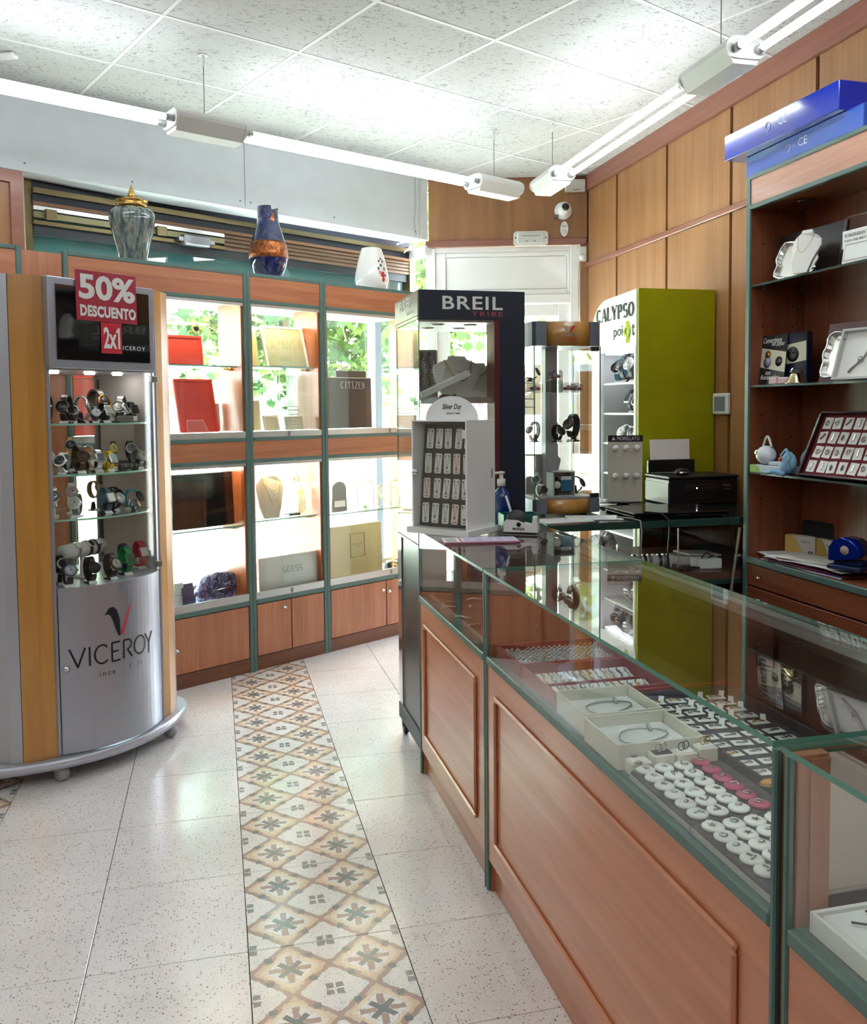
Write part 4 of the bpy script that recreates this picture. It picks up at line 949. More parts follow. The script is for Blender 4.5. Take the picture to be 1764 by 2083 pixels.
disc = MB().lathe([(.0165, 0), (.0185, .002), (.0185, .0045), (.015, .0065), (.0, .007)], 20).box(-.006, .014, .001, .006, .024, .004, bev=.001)
pin_shapes = [MB().ball((0, 0, .008), .007, 8, sq=(1, .6, .4)), MB().tube([(-.008, -.004, .008), (0, .006, .0085), (.008, -.003, .008)], .002, 6), MB().add([(.009 * math.cos(a * .628 + .3) * (1 if a % 2 else .4), .009 * math.sin(a * .628 + .3) * (1 if a % 2 else .4), .0078) for a in range(10)], [tuple(range(10))]), MB().tube([(.006 * math.cos(a * .7), .006 * math.sin(a * .7), .008) for a in range(9)], .0016, 5, closed=True)]
pin_me = [p.mesh('pin', M_silver) for p in pin_shapes]; pin_gold = pin_me[2].copy(); pin_gold.materials[0] = M_gold
d_w = disc.mesh('round_pad', flat('pearl_white', (236, 236, 232), .5)); d_p = disc.mesh('round_pad', flat('raspberry_satin', (178, 64, 104), .4, var=.15))
def brooch(x, y, z, label, pink=False):
    t = thing('brooch', label, 'brooch', (x, y, z), R(rg.uniform(-40, -5)), 'brooches on the velvet pads')
    link('round_pad', d_p if pink else d_w, t); link('pin', rg.choice(pin_me), t, (rg.uniform(-.003, .003), rg.uniform(-.003, .003), 0), (0, 0, rg.uniform(0, 6)))
pz = Z0 + .0165
cols = (.777, .816, .857)
for c, x in enumerate(cols):
    for r in range(6 if c < 2 else 6):
        if c == 0 and r == 0: y = 1.497
        else: y = 1.497 - r * .037
        if c == 0 and r == 5: y -= .002
        brooch(x + (.03 if (c == 0 and r == 0) else 0) * 0, y, pz, f"white round brooch on far pad, {ORD[r]} from small boxes, {('row beside front glass', 'middle white row', 'row beside the pink ones')[c]}")
for r in range(6): brooch(.899, 1.505 - r * .0378, pz, f"raspberry pink round brooch, {ORD[r]} from small boxes in the single pink row", True)
for r in range(5):
    for c in range(4):
        x, y = .777 + c * .039, 1.262 - r * .036
        brooch(x, y, pz, f"white round brooch on near pad, {ORD[r]} row from its far edge, {ORD[c]} from front glass")
# long dark tray of small cards at the back of the counter
t = tray('dark_card_tray', 'long dark tray of small white earring cards along the back of the counter', .956, 1.08, 1.205, 1.895, .028, M_velvet, M_velvet)
B('red_end', M_redt, t, -.1245, .4075, 0, .1245, .415, .034)
c2 = MB().box(-.021, -.013, 0, .021, .013, .0015).mesh('card', M_foam); tg = MB().box(-.006, -.004, 0, .006, .012, .001).mesh('tag', M_foam)
rows = [1.868, 1.824, 1.782, 1.738, 1.694, 1.640, 1.596, 1.548, 1.500, 1.455, 1.41, 1.365, 1.32, 1.275, 1.23, 1.185, 1.14]
for r, y in enumerate(rows):
    for c in range(4):
        x = .995 + c * .053
        if r > 8 and c > 2: continue
        t = thing('earring_card', f"white earring card in long dark tray, column {('one', 'two', 'three', 'four')[c]} from customers, {ORD[r]} row from far end", 'jewellery card', (x, y, Z0 + .0075), R(rg.uniform(-10, 2)), 'cards in the long dark tray')
        link('card', c2, t)
        if r < 5 and rg.random() < .7: link('tag', tg, t, (.018, .01, .003), (R(35), 0, R(-30)))
        m = MB()
        if r < 5: m.tube([(-.016, 0, .003), (-.004, .004, .005), (.012, -.002, .003)], .0016, 5).ball((-.012, 0, .005), .004, 7)
        else:
            m.tube([(-.013, .002 * math.sin(r), .003), (-.004, -.003, .004), (.006, .003, .004), (.013, -.001, .003)], .0018, 5).ball((-.008 + .012 * rg.random(), 0, .004), .0036, 7, sq=(1.6, 1, .6))
        m.build('earring', rg.choice([M_silver, M_silver, M_darkbead, M_gold]), t)
amber = thing('amber_brooch', 'amber oval brooch on the dark tray near the corner post', 'brooch', (.948, 1.36, Z0 + .030)); 
MB().ball((0, 0, .004), .011, 10, sq=(1.5, 1, .5)).build('stone', flat('amber', (206, 136, 40), .15, coat=.5), amber); MB().tube([(.017 * math.cos(a * .52), .0115 * math.sin(a * .52), .001) for a in range(12)], .0012, 5, closed=True).build('setting', M_gold, amber)
# far section: brown mat with loose silver feathers, small red tray
rg = random.Random(12)
for k in range(16):
    x, y = .80 + (k % 4) * .095 + rg.uniform(-.02, .02), 2.70 + (k // 4) * .13 + rg.uniform(-.03, .03)
    t = thing('silver_leaf_charm', f"silver leaf charm on brown mat, {ORD[k // 4]} row from red tray, {ORD[k % 4]} from customer side", 'charm', (x, y, Z0 + .002), rg.uniform(-.6, .9), 'silver leaf charms in the far counter section')
    MB().ribbon([(-.03, 0, .002), (-.015, .006, .007), (.0, .0, .009), (.02, -.006, .006), (.034, .002, .003)], [.001, .006, .008, .005, .001], 0, (0, 1, 0), .001).build('leaf', M_foam if k % 3 else M_chrome, t); MB().tube([(-.03, 0, .002), (-.036, .004, .003), (-.04, 0, .001)], .0012, 5).build('loop', M_silver, t)
tray('small_red_tray', 'red tray at the near end of the far counter section', .790, 2.43, .93, 2.60, .036, M_redt, flat('grey_liner', (96, 90, 92), .9))
# near section: white tray with flower brooches
t = tray('white_brooch_tray', 'white tray with grey flower brooches in the nearest counter section', .760, .30, 1.18, .998, .030, M_foam, M_foam, .006)
t['category'] = 'tray'; B('cushion', M_foam, t, -.20, -.34, .006, .20, .34, .028, bev=.004)
M_gun = flat('gunmetal', (90, 88, 90), .3, .9)
for k, (x, y, s) in enumerate(((.845, .915, 1.0), (.826, .838, .62), (.98, .93, .8))):
    t = thing('flower_brooch', ['grey flower brooch with two long stems on the white tray', 'small grey flower brooch at the front edge of the white tray', 'grey flower brooch at the back of the white tray'][k], 'brooch', (x, y, Z0 + .0295), .5, 'flower brooches on the white tray')
    for q in range(6):
        a = q * 1.047; MB().add([(0, 0, .003), (.012 * s * math.cos(a - .35), .012 * s * math.sin(a - .35), .004), (.026 * s * math.cos(a), .026 * s * math.sin(a), .0015), (.012 * s * math.cos(a + .35), .012 * s * math.sin(a + .35), .004)], [(0, 1, 2, 3)]).build('petal', M_gun, t)
    MB().tube([(0, 0, .003), (.012 * s, .03 * s, .005), (.014 * s, .06 * s, .003)], .0016, 5).build('stem', M_gun, t); MB().tube([(0, 0, .003), (-.012 * s, .03 * s, .005), (-.026 * s, .062 * s, .003)], .0016, 5).build('stem', M_gun, t)

# ------------------------------------------------------------------ white earring cabinet on the far section
SVO = (.862, 3.006, CTOP + .001)
sv = thing('earring_cabinet', 'white lockable earring cabinet standing on the far end of the glass counter', 'display case', SVO, R(-49.4))
MB().prism([(-.258, -.018), (.016, -.018), (.016, .205), (-.258, .088)], 0, .022).build('base_plate', M_white, sv)
MB().box(-.245, 0, .022, -.238, .086, .41, bev=.001).build('side_panel', M_white, sv); MB().box(-.007, 0, .022, 0, .19, .41, bev=.001).build('side_panel', M_white, sv)
MB().prism([(-.238, .079), (-.007, .178), (-.007, .185), (-.238, .086)], .022, .41).build('back_panel', M_white, sv); MB().prism([(-.245, 0), (0, 0), (0, .19), (-.245, .086)], .410, .415).build('top_panel', M_white, sv)
B('door_pane', M_glass, sv, -.236, .002, .026, -.009, .006, .405)
for z in (.065, .35): MB().box(-.018, -.006, z, .002, .002, z + .03, bev=.002).build('hinge', M_offw, sv)
MB().lathe([(.012, 0), (.012, .006), (.007, .008), (.007, .02), (0, .021)], 14, cx=-.228, cy=.001, cz=.225, axis='Y').build('lock', M_chrome, sv)
B('side_slot', M_black, sv, .0, .165, .20, .0008, .17, .235)
tl = Matrix.Translation((-.122, .034, .026)) @ Matrix.Rotation(R(-6), 4, 'X')
MB().box(-.112, 0, 0, .112, .006, .375).xf(tl).build('card_board', flat('dark_grey_board', (62, 60, 62), .7), sv)
hd = MB().prism([(-.098, 0)] + [(-.098 * math.cos(R(a)), .088 * math.sin(R(a))) for a in range(0, 181, 10)][1:-1] + [(.098, 0)], 0, .004, axis='Y').build('header_sign', M_white, sv, (-.12, .085, .415), (0, 0, R(38)))
text('lettering', 'Silver Day', M_ink, hd, -.0, -.001, .046, .072, .026, shear=.3, bold=.012); text('lettering', 'SINCE TIME', M_ink, hd, .004, -.001, .024, .05, .006, bold=.02)
cm = MB().prism([(-.0150, .004), (-.011, 0), (.011, 0), (.0150, .004), (.0150, .070), (.011, .074), (-.011, .074), (-.0150, .070)], -.0012, 0, axis='Y').mesh('card', M_foam); cmp_ = cm.copy(); cmp_.materials[0] = flat('blush_card', (238, 214, 204), .8)
ch = MB().tube([(-.009, -.002, .062), (0, -.002, .024), (.009, -.002, .062)], .0009, 5).mesh('chain', M_silver)
ea = MB().ball((0, -.003, .065), .0035, 7).mesh('earring', M_silver); pe = MB().ball((0, -.003, .020), .005, 8, sq=(1, .5, 1.2)).mesh('pendant', M_silver); pl = MB().box(-.007, -.0016, .006, .007, -.0012, .0085).mesh('print', M_gun)
cabM = Matrix.Translation(SVO) @ Matrix.Rotation(R(-49.4), 4, 'Z')
for r in range(4):
    for c in range(5):
        blush = (r, c) in ((1, 3), (2, 0), (3, 3))
        o = thing('earring_card', f"{'blush' if blush else 'white'} earring card in the white cabinet, {ORD[c]} from left in {('top', 'second', 'third', 'bottom')[r]} row", 'jewellery card', group='cards in the white earring cabinet')
        o.matrix_world = cabM @ tl @ Matrix.Translation((-.086 + c * .043 + rg.uniform(-.002, .002), -.0005, .285 - r * .092)) @ Matrix.Rotation(R(rg.uniform(-4, 4)), 4, 'Y')
        link('card', cmp_ if blush else cm, o); link('chain', ch, o); link('earring', ea, o, (-.008, 0, 0)); link('earring', ea, o, (.008, 0, 0)); link('pendant', pe, o, (0, 0, rg.uniform(-.004, .004))); link('print', pl, o)
# ------------------------------------------------------------------ things on the counter top
fy = thing('calendar_flyer', 'pink edged calendar flyer lying in front of the white cabinet', 'flyer', (.87, 2.885, CTOP + .001), R(-8))
MB().box(-.125, -.045, 0, .135, .06, .006, bev=.002).build('pad', flat('mauve_pad', (158, 92, 116), .6), fy)
MB().box(-.125, -.043, .0062, .13, .062, .0072).build('sheet', M_paper, fy)
M_pk = flat('flyer_pink', (206, 90, 120), .6); M_lav = flat('flyer_lavender', (196, 190, 224), .6)
B('stripe', M_pk, fy, -.068, -.043, .0073, -.062, .062, .0076); B('stripe', M_pk, fy, -.12, -.043, .0073, .13, -.039, .0076)
for i in range(5):
    for j in range(3): B('month_box', M_lav, fy, -.055 + i * .037, -.034 + j * .032, .0073, -.022 + i * .037, -.006 + j * .032, .0076)
for j in range(4): B('text_line', M_gun, fy, -.115, -.025 + j * .02, .0073, -.08, -.018 + j * .02, .0076)
tp = thing('tape_dispenser', 'white and grey tape dispenser with dark print on the counter', 'tape dispenser', (1.070, 3.022, CTOP + .001), R(-30))
body = [(-.062, 0), (.062, 0), (.064, .020), (.060, .058), (.046, .058), (.040, .036), (.020, .040), (-.010, .052), (-.05, .054), (-.060, .045)]
MB().prism(body, -.022, .022, axis='Y').build('body', flat('pale_grey_plastic', (222, 222, 222), .4), tp)
MB().box(-.064, -.025, 0, .064, .025, .010, bev=.004).build('foot', M_black, tp)
MB().lathe([(.0, -.016), (.030, -.016), (.034, -.008), (.034, .008), (.030, .016), (0, .016)], 24, cx=-.018, cz=.054, axis='Y').build('tape_reel', flat('dark_grey_reel', (52, 54, 58), .4), tp)
MB().box(.044, -.012, .054, .060, .012, .066).build('cutter', M_offw, tp)
text('lettering', 'MAREA', M_ink, tp, -.005, -.0225, .021, .044, .010, bold=.03)
MB().lathe([(.0085, 0), (.0085, .0006), (0, .0007)], 16, cx=-.005, cy=-.0222, cz=.037, axis='Y').build('emblem', M_ink, tp)
gt = thing('desk_tray', 'dark green desk tray behind the tape dispenser', 'desk tray', (1.100, 3.135, CTOP + .001), R(-5))
M_gr = flat('bottle_green', (18, 86, 78), .35)
B('base', M_gr, gt, -.068, -.045, 0, .068, .045, .006)
for q in ((-.068, -.045, .068, -.040), (-.068, .040, .068, .045), (-.068, -.040, -.063, .040), (.063, -.040, .068, .040)): B('wall', M_gr, gt, q[0], q[1], .006, q[2], q[3], .062)
pn = thing('pen', 'clear ballpoint pen leaning in the green desk tray', 'pen', (1.085, 3.115, CTOP + .008)); MB().tube([(0, 0, 0), (-.042, .0, .125)], .0042, 8).build('barrel', flat('clear_barrel', (206, 214, 226), .1), pn); MB().tube([(-.042, 0, .125), (-.045, 0, .134)], .0035, 8).build('cap', M_navy, pn)
M_gelt = MT('blue_gel').set(base=lin((14, 52, 120)), rough=.08, coat=.6).m
sb = thing('sanitiser_bottle', 'blue hand gel pump bottle beside the white cabinet', 'bottle', (1.062, 3.225, CTOP + .001))
MB().lathe([(.030, 0), (.034, .006), (.034, .115), (.030, .135), (.014, .150), (.013, .158)], 24).build('bottle', M_gelt, sb); MB().lathe([(.016, .158), (.016, .185), (.008, .187), (.0075, .205), (.0, .206)], 18).build('collar', M_offw, sb)
MB().lathe([(.013, .205), (.014, .213), (.0, .216)], 14).tube([(0, 0, .209), (-.028, -.006, .209), (-.034, -.007, .203)], .005, 8).build('pump_head', M_offw, sb)

# ------------------------------------------------------------------ watches
_strap = {}
def strap_mesh(kind):
    if kind in _strap: return _strap[kind]
    m = MB(); pts = []; hw = []
    ry, rz_ = {'round': (.023, .031), 'tall': (.022, .038), 'slim': (.022, .030), 'cuff': (.026, .029)}[kind]
    w = {'round': .0115, 'tall': .013, 'slim': .0085, 'cuff': .012}[kind]
    n = 26
    for k in range(n + 1):
        a = R(-60) + R(300) * k / n if kind != 'cuff' else R(-50) + R(280) * k / n
        pts.append((0, -ry * math.sin(a + math.pi) * 1.0, rz_ * math.cos(a + math.pi) * 1.0)); hw.append(w * (.82 + .18 * math.cos((a - R(90)) )))
    m.ribbon(pts, hw, 0, (1, 0, 0), .0045)
    _strap[kind] = m.mesh('strap', M_steel), ry, rz_; return _strap[kind]
case_me = MB().lathe([(.0, -.004), (.0145, -.004), (.0165, -.002), (.0165, .003), (.0150, .0045), (.0138, .0045), (.0138, .003), (0, .003)], 24).tube([(.016, 0, 0), (.0195, 0, 0)], .0022, 8).mesh('case', M_steel)
case_sq = MB().box(-.013, -.015, -.004, .013, .015, .0036, bev=.003).box(-.0105, -.0125, .0034, .0105, .0125, .0042).mesh('case', M_steel)
dial_me = MB().lathe([(.0136, .0031), (.0136, .0035), (0, .0036)], 24).mesh('dial', M_white)
dial_sq = MB().box(-.010, -.012, .0041, .010, .012, .0046).mesh('dial', M_white)
hand_me = MB().box(-.0007, -.001, .0037, .0007, .0085, .0042).box(-.001, -.0007, .0037, .0062, .0007, .0042).mesh('hands', M_ink)
stand_lo = MB().box(-.016, -.012, 0, .016, .016, .005, bev=.0015).prism([(-.006, .004), (.010, .004), (.004, .034), (-.002, .034)], -.006, .006, axis='X').mesh('stand', M_offw)
card_me = MB().add([(-.014, -.022, .0), (.014, -.022, 0), (.014, -.013, .008), (-.014, -.013, .008)], [(0, 1, 2, 3)]).mesh('price_card', M_paper)
_WC = {}
def colour(rgb, metal):
    k = (rgb, metal)
    if k not in _WC: _WC[k] = flat('watch_%02x%02x%02x_%d' % (*rgb, metal), rgb, .3 if metal else .45, .95 if metal else 0.0)
    return _WC[k]
def om(o, m):
    o.data = o.data.copy() if False else o.data
    o.material_slots[0].link = 'OBJECT'; o.material_slots[0].material = m; return o
STEEL, SIL, GUN, BLK, BRN, GLD, WHT = ((168, 170, 174), 1), ((216, 217, 220), 1), ((92, 94, 98), 1), ((24, 24, 27), 0), ((70, 46, 34), 0), ((206, 164, 84), 1), ((232, 232, 230), 0)
def watch(label, loc, rz=0, strap=STEEL, case=SIL, dial=WHT, kind='round', sq=False, size=1.0, stand=BLK, tilt=28, lift=.0, group=None, hands=True, card=True):
    t = thing('wrist_watch', label, 'watch', loc, rz, group); t.scale = (size * 1.08,) * 3
    me, ry, rz_ = strap_mesh(kind); h = rz_ * .92 + .012 + lift
    om(link('strap', me, t, (0, 0, h), (R(-8), 0, 0)), colour(*strap))
    p = Vector((0, -ry * .98 - .003, h + .006)); rot = (R(90 - tilt), 0, 0)
    c = om(link('case', case_sq if sq else case_me, t, p, rot, (1.2, 1.2, 1.2)), colour(*case))
    d = om(link('dial', dial_sq if sq else dial_me, c), colour(*dial))
    if hands: link('hands', hand_me, c)
    s = om(link('stand', stand_lo, t, (0, .004, 0)), colour(*stand))
    if card: link('price_card', card_me, s)
    return t

# ------------------------------------------------------------------ big oval showcase on castors
VC = Vector((-.421, 3.692)); VR = R(42.06)
def VL(x, y, z=0.0):
    return (VC.x + x * math.cos(VR) - y * math.sin(VR), VC.y + x * math.sin(VR) + y * math.cos(VR), z)
M_silver_p = flat('silver_paint', (168, 172, 184), .32, .55); M_silver_l = flat('pale_silver_paint', (186, 190, 202), .32, .4)
M_amber = wood('amber_veneer', (176, 122, 52), (202, 148, 76), 'Z', .25, .4, .5)
RV = .395; HA = math.asin(.241 / RV)
arc = lambda x, off=0.0: .313 - math.sqrt((RV + off) ** 2 - x * x)
def arcpts(x0, x1, n=14, off=0.0): return [(x0 + (x1 - x0) * k / n, arc(x0 + (x1 - x0) * k / n, off)) for k in range(n + 1)]
def sheet(mb, pts, z0, z1, th=.012, mi=0, smooth=True):
    """an upright wall of thickness th along pts (outer face first)"""
    inn = []
    for i, p in enumerate(pts):
        a, b = Vector(pts[max(i - 1, 0)]), Vector(pts[min(i + 1, len(pts) - 1)]); d = (b - a).normalized(); inn.append((p[0] - d.y * th, p[1] + d.x * th))
    n = len(pts); vs = [(p[0], p[1], z) for z in (z0, z1) for p in pts + inn]
    for i in range(n - 1):
        mb.add([vs[i], vs[i + 1], vs[2 * n + i + 1], vs[2 * n + i]], [(0, 1, 2, 3)], mi, smooth)
        mb.add([vs[n + i + 1], vs[n + i], vs[3 * n + i], vs[3 * n + i + 1]], [(0, 1, 2, 3)], mi, smooth)
        mb.add([vs[2 * n + i], vs[2 * n + i + 1], vs[3 * n + i + 1], vs[3 * n + i]], [(0, 1, 2, 3)], mi); mb.add([vs[i + 1], vs[i], vs[n + i], vs[n + i + 1]], [(0, 1, 2, 3)], mi)
    mb.add([vs[0], vs[2 * n], vs[3 * n], vs[n]], [(0, 1, 2, 3)], mi); mb.add([vs[n - 1], vs[2 * n - 1], vs[4 * n - 1], vs[3 * n - 1]], [(0, 1, 2, 3)], mi)
    return mb
vt = thing('oval_showcase', 'grey and amber oval watch showcase on castors with curved lower door', 'showcase', VL(0, 0), VR)
gr = [(.243, .004), (.30, .022), (.354, .052)]; gl = [(-.354, .052), (-.30, .022), (-.243, .004)]
side_r = [(.356, .054), (.385, .085), (.402, .13), (.405, .19), (.402, .26), (.385, .315), (.354, .352)]
side_l = [(-q[0], q[1]) for q in side_r][::-1]
plan = arcpts(-.24, .24) + gr + side_r + [(.24, .40), (-.24, .40)] + side_l + gl
def grow(pl, k, cy=.17): return [(x * (1 + k), cy + (y - cy) * (1 + k * 1.25)) for x, y in pl]
bp = [(-.44 + .88 * k / 24, -.090 + .90 * (-.44 + .88 * k / 24) ** 2) for k in range(25)] + [(.463, .125), (.475, .165), (.474, .205), (.462, .250), (.43, .30), (.36, .352), (.24, .398), (0, .415), (-.24, .398), (-.36, .352), (-.43, .30), (-.462, .250), (-.474, .205), (-.475, .165), (-.463, .125)]
MB().prism(bp, .058, .094, smooth=True).build('base_board', M_silver_l, vt)
for pts, nm in ((gr, 'amber_strip'), (gl, 'amber_strip')): sheet(MB(), pts, .095, 1.90).build(nm, M_amber, vt)
for pts in (side_r, side_l): sheet(MB(), pts, .095, 1.90).build('side_shell', M_silver_l, vt)
for sx in (-1, 1): MB().box(sx * .241 - .006, -.006, .095, sx * .241 + .006, .02, 1.90, bev=.002).build('upright', M_silver_p, vt)
sheet(MB(), arcpts(-.232, .232, 20), .10, .734).build('lower_door', M_silver_p, vt)
MB().prism(arcpts(-.236, .236, 14, -.006) + [(.236, .38), (-.236, .38)], .715, .735, smooth=True).build('display_floor', M_silver_l, vt)
g = sheet(MB(), arcpts(-.232, .214, 20), .738, 1.556, .004); sheet(MB(), arcpts(.214, .234, 3, .002), .738, 1.556, .006).build('pane_stile', M_silver_p, vt); g.build('curved_pane', glass('showcase_glass', (252, 254, 253), .25), vt)
for z in (.765, 1.53): MB().box(.206, arc(.21) - .006, z - .013, .236, arc(.225) + .012, z + .013, bev=.002).build('pane_hinge', M_steel, vt)
# interior: grey side walls and rear pane
for sx in (-1, 1):
    w = MB().box(sx * .236, .012, .735, sx * .246, .385, 1.556).build('inner_wall', flat('grey_inner', (176, 174, 178), .35), vt)
    MB().box(sx * .232, .03, .76, sx * .236, .036, 1.54).box(sx * .232, .365, .76, sx * .236, .375, 1.54).box(sx * .232, .036, 1.175, sx * .236, .365, 1.19).box(sx * .232, .036, .985, sx * .236, .365, .995).build('inner_frame', flat('dark_grey_frame', (74, 76, 82), .4), w)
B('rear_pane', M_glass, vt, -.236, .386, .735, .236, .39, 1.556)
for x in (-.236, .226): B('rear_upright', M_silver_p, vt, x, .38, .735, x + .010, .395, 1.556)
B('rear_base', M_silver_p, vt, -.24, .385, .095, .24, .40, .735); B('rear_head', M_silver_p, vt, -.24, .385, 1.556, .24, .40, 1.90)
B('ceiling_board', M_silver_l, vt, -.236, -.02, 1.556, .236, .39, 1.566)
M_spot = glow('small_spot', (255, 244, 228), 16.0)
for x in (-.14, 0.02, .15): MB().lathe([(.018, 1.548), (.022, 1.556)], 14, cx=x, cy=.12).build('spot_lamp', M_spot, vt)
for z in (1.355, 1.163, .994):
    s = MB().prism(arcpts(-.230, .230, 14, -.012) + [(.230, .37), (-.230, .37)], z - .007, z); s.mi = [0, 0] + [1] * (len(s.f) - 2); s.build('glass_shelf', [M_glass, M_edgel], vt)
# flat screen header
MB().box(-.252, -.034, 1.562, .218, -.006, 1.898, bev=.003).build('screen_frame', M_silver_p, vt)
scm = MT('dark_screen').set(base=lin((14, 15, 19)), rough=.05, coat=1.0, coatr=.02).m
B('screen', scm, vt, -.221, -.0375, 1.594, .193, -.033, 1.871)
B('header_back', M_silver_p, vt, -.236, -.006, 1.566, .236, .385, 1.895)
text('lettering', 'VICEROY', flat('screen_print', (214, 216, 222), .5), vt, .106, -.0385, 1.65, .125, .016, spacing=1.2)
# lower door: mark and name bent to the curved sheet
def bend(o, off=.0015):
    o.data = o.data.copy(); mw = Matrix.LocRotScale(o.location, o.rotation_euler, o.scale)
    for v in o.data.vertices:
        p = mw @ v.co; q = max(-.239, min(.239, p.x)); v.co = (p.x, arc(q) - off - abs(p.y - o.location.y) * .1, p.z)
    o.location = (0, 0, 0); o.rotation_euler = (0, 0, 0); o.scale = (1, 1, 1); return o
M_navyink = flat('navy_ink', (22, 28, 46), .4); M_redink = flat('red_ink', (206, 42, 60), .4)
vn = MB(); wid = (.175 + .165) / 7
lets = {'V': [[(0, 1), (.5, 0)], [(.5, 0), (1, 1)]], 'I': [[(.5, 0), (.5, 1)]], 'C': [[(.5 + .5 * math.cos(R(a)), .5 + .5 * math.sin(R(a))) for a in range(45, 316, 18)]], 'E': [[(.1, 0), (.1, 1)], [(.1, 1), (.9, 1)], [(.1, .52), (.75, .52)], [(.1, 0), (.9, 0)]],
        'R': [[(.1, 0), (.1, 1)], [(.1, 1), (.5, 1)] + [(.5 + .4 * math.sin(R(a)), .74 + .26 * math.cos(R(a))) for a in range(10, 171, 20)] + [(.5, .48)], [(.45, .48), (.95, 0)]], 'O': [[(.5 + .5 * math.cos(R(a)), .5 + .5 * math.sin(R(a))) for a in range(0, 361, 15)]], 'Y': [[(0, 1), (.5, .45)], [(1, 1), (.5, .45)], [(.5, .45), (.5, -.15)]]}
def strokes(word, xs, ws, z, h, t, m, par, name='lettering', y=0.0):
    mb = MB()
    for ch, x, w in zip(word, xs, ws):
        for pl in lets[ch]:
            for a, b in zip(pl, pl[1:]):
                p, q = Vector((x + a[0] * w, z + a[1] * h)), Vector((x + b[0] * w, z + b[1] * h)); L = (q - p).length; n = max(1, int(L / .012)); d = (q - p).normalized(); nn = Vector((-d.y, d.x)) * t / 2
                for k in range(n):
                    r, s = p + (q - p) * (k / n) - d * .0006, p + (q - p) * ((k + 1) / n) + d * .0006
                    mb.add([(u.x, y, u.y) for u in (r + nn, r - nn, s - nn, s + nn)], [(0, 1, 2, 3)])
    return mb.build(name, m, par)
bend(strokes('VICEROY', [-.205, -.150, -.122, -.060, -.010, .046, .108], [.050, .02, .055, .042, .046, .060, .046], .428, .072, .0068, M_ink, vt))
bend(text('lettering', 'ince', flat('grey_ink', (96, 98, 104), .5), vt, -.075, -.05, .388, .062, .020, spacing=1.3)); bend(text('lettering', '1   51', flat('grey_ink', (96, 98, 104), .5), vt, .052, -.05, .392, .062, .018))
mk = MB()
le = [(-.083, .612), (-.070, .616), (-.058, .607), (-.048, .584), (-.038, .553), (-.027, .524)]; ri = [(-.083, .612), (-.064, .638), (-.046, .641), (-.031, .626), (-.020, .590), (-.018, .524)]
for (a, b), (c, d_) in zip(zip(le, le[1:]), zip(ri, ri[1:])): mk.add([(q[0], 0, q[1]) for q in (a, b, d_, c)], [(0, 1, 2, 3)])
bend(mk.build('emblem', M_navyink, vt)); bend(MB().add([(-.018, 0, .524), (-.006, 0, .524), (.040, 0, .655), (.018, 0, .618)], [(0, 1, 2, 3)]).build('emblem_stroke', M_redink, vt))
MB().lathe([(.013, 0), (.013, .005), (.008, .007), (.008, .012), (0, .013)], 16, cx=-.214, cy=arc(-.214), cz=.428, axis='Y').build('lock', M_chrome, vt)
M_castor = flat('castor_grey', (150, 150, 152), .5)
for x, y in ((-.235, -.0), (.290, .016), (-.30, .30), (.30, .30)):
    MB().lathe([(.0, -.020), (.022, -.020), (.028, -.012), (.028, .012), (.022, .020), (0, .020)], 16, cx=x, cy=y, cz=.028, axis='X').box(x - .024, y - .014, .03, x + .024, y + .024, .058, bev=.006).build('castor', M_castor, vt)
# red sale signs stuck on the header
M_sale = flat('sale_red', (176, 24, 54), .4, coat=.3); M_sale2 = flat('sale_red_bright', (206, 30, 54), .4, coat=.3)
sg = thing('sale_sign', 'large red sale sign with white lettering stuck on the showcase screen', 'sign', VL(-.004, -.043, 1.746), VR + R(1)); sg.rotation_euler = (R(-1), R(0), VR)
MB().box(-.136, 0, 0, .136, .0025, .19, bev=.001).build('card', M_sale, sg)
text('lettering', '50%', M_white, sg, .002, -.0015, .128, .252, .096, bold=.035); text('lettering', 'DESCUENTO', M_white, sg, .004, -.0015, .037, .250, .044, bold=.05, spacing=1.08)
sg = thing('sale_sign', 'small red two for one sign hanging below the large sale sign', 'sign', VL(.010, -.043, 1.625), VR)
MB().box(-.047, 0, 0, .047, .0025, .119, bev=.001).build('card', M_sale2, sg)
text('lettering', '2x1', M_white, sg, 0, -.0015, .06, .074, .082, bold=.03)
MB().add([(.0295, -.0019, .101), (.0295, -.0019, .083), (.0185, -.0019, .079), (.0185, -.0019, .087)], [(0, 3, 2, 1)]).build('lettering', M_white, sg)
SHZ = {1: 1.3555, 2: 1.1635, 3: .9945, 4: .7355}
W = lambda lab, s, x, y, rz, **k: watch(lab, VL(x, y, SHZ[s]), VR + R(rz * .62 - 12), group='watches in the oval showcase', **k)
W('large steel watch with a dark dial at the left of the top shelf', 1, -.185, .10, -60, strap=GUN, dial=BLK, kind='tall', size=1.15)
W('dark strapped watch with ribbed band on the left of the top shelf', 1, -.150, .03, -75, strap=BLK, case=GUN, dial=GUN, kind='tall', size=1.15)
W('steel watch with a silver crown on the left of the top shelf', 1, -.100, .06, -40, strap=GUN, case=SIL, dial=GUN, size=1.0)
W('black banded watch fourth from the left on the top shelf', 1, -.062, .15, 30, strap=BLK, case=BLK, dial=GUN, size=1.0)
W('grey steel cuff watch near the middle of the top shelf', 1, -.012, .13, 70, strap=STEEL, case=STEEL, dial=GUN, kind='tall', size=1.15)
W('small watch with a white dial and blue band low on the top shelf', 1, -.030, .02, -20, strap=((44, 56, 104), 0), case=SIL, size=.8, sq=False)
W('square faced black watch near the middle of the top shelf', 1, .012, .02, 20, strap=BLK, case=SIL, dial=((190, 184, 160), 0), sq=True)
W('tall black watch with an orange gold buckle on the top shelf', 1, .072, .15, 35, strap=((46, 38, 34), 0), case=((196, 130, 60), 1), dial=BLK, kind='tall', size=1.45)
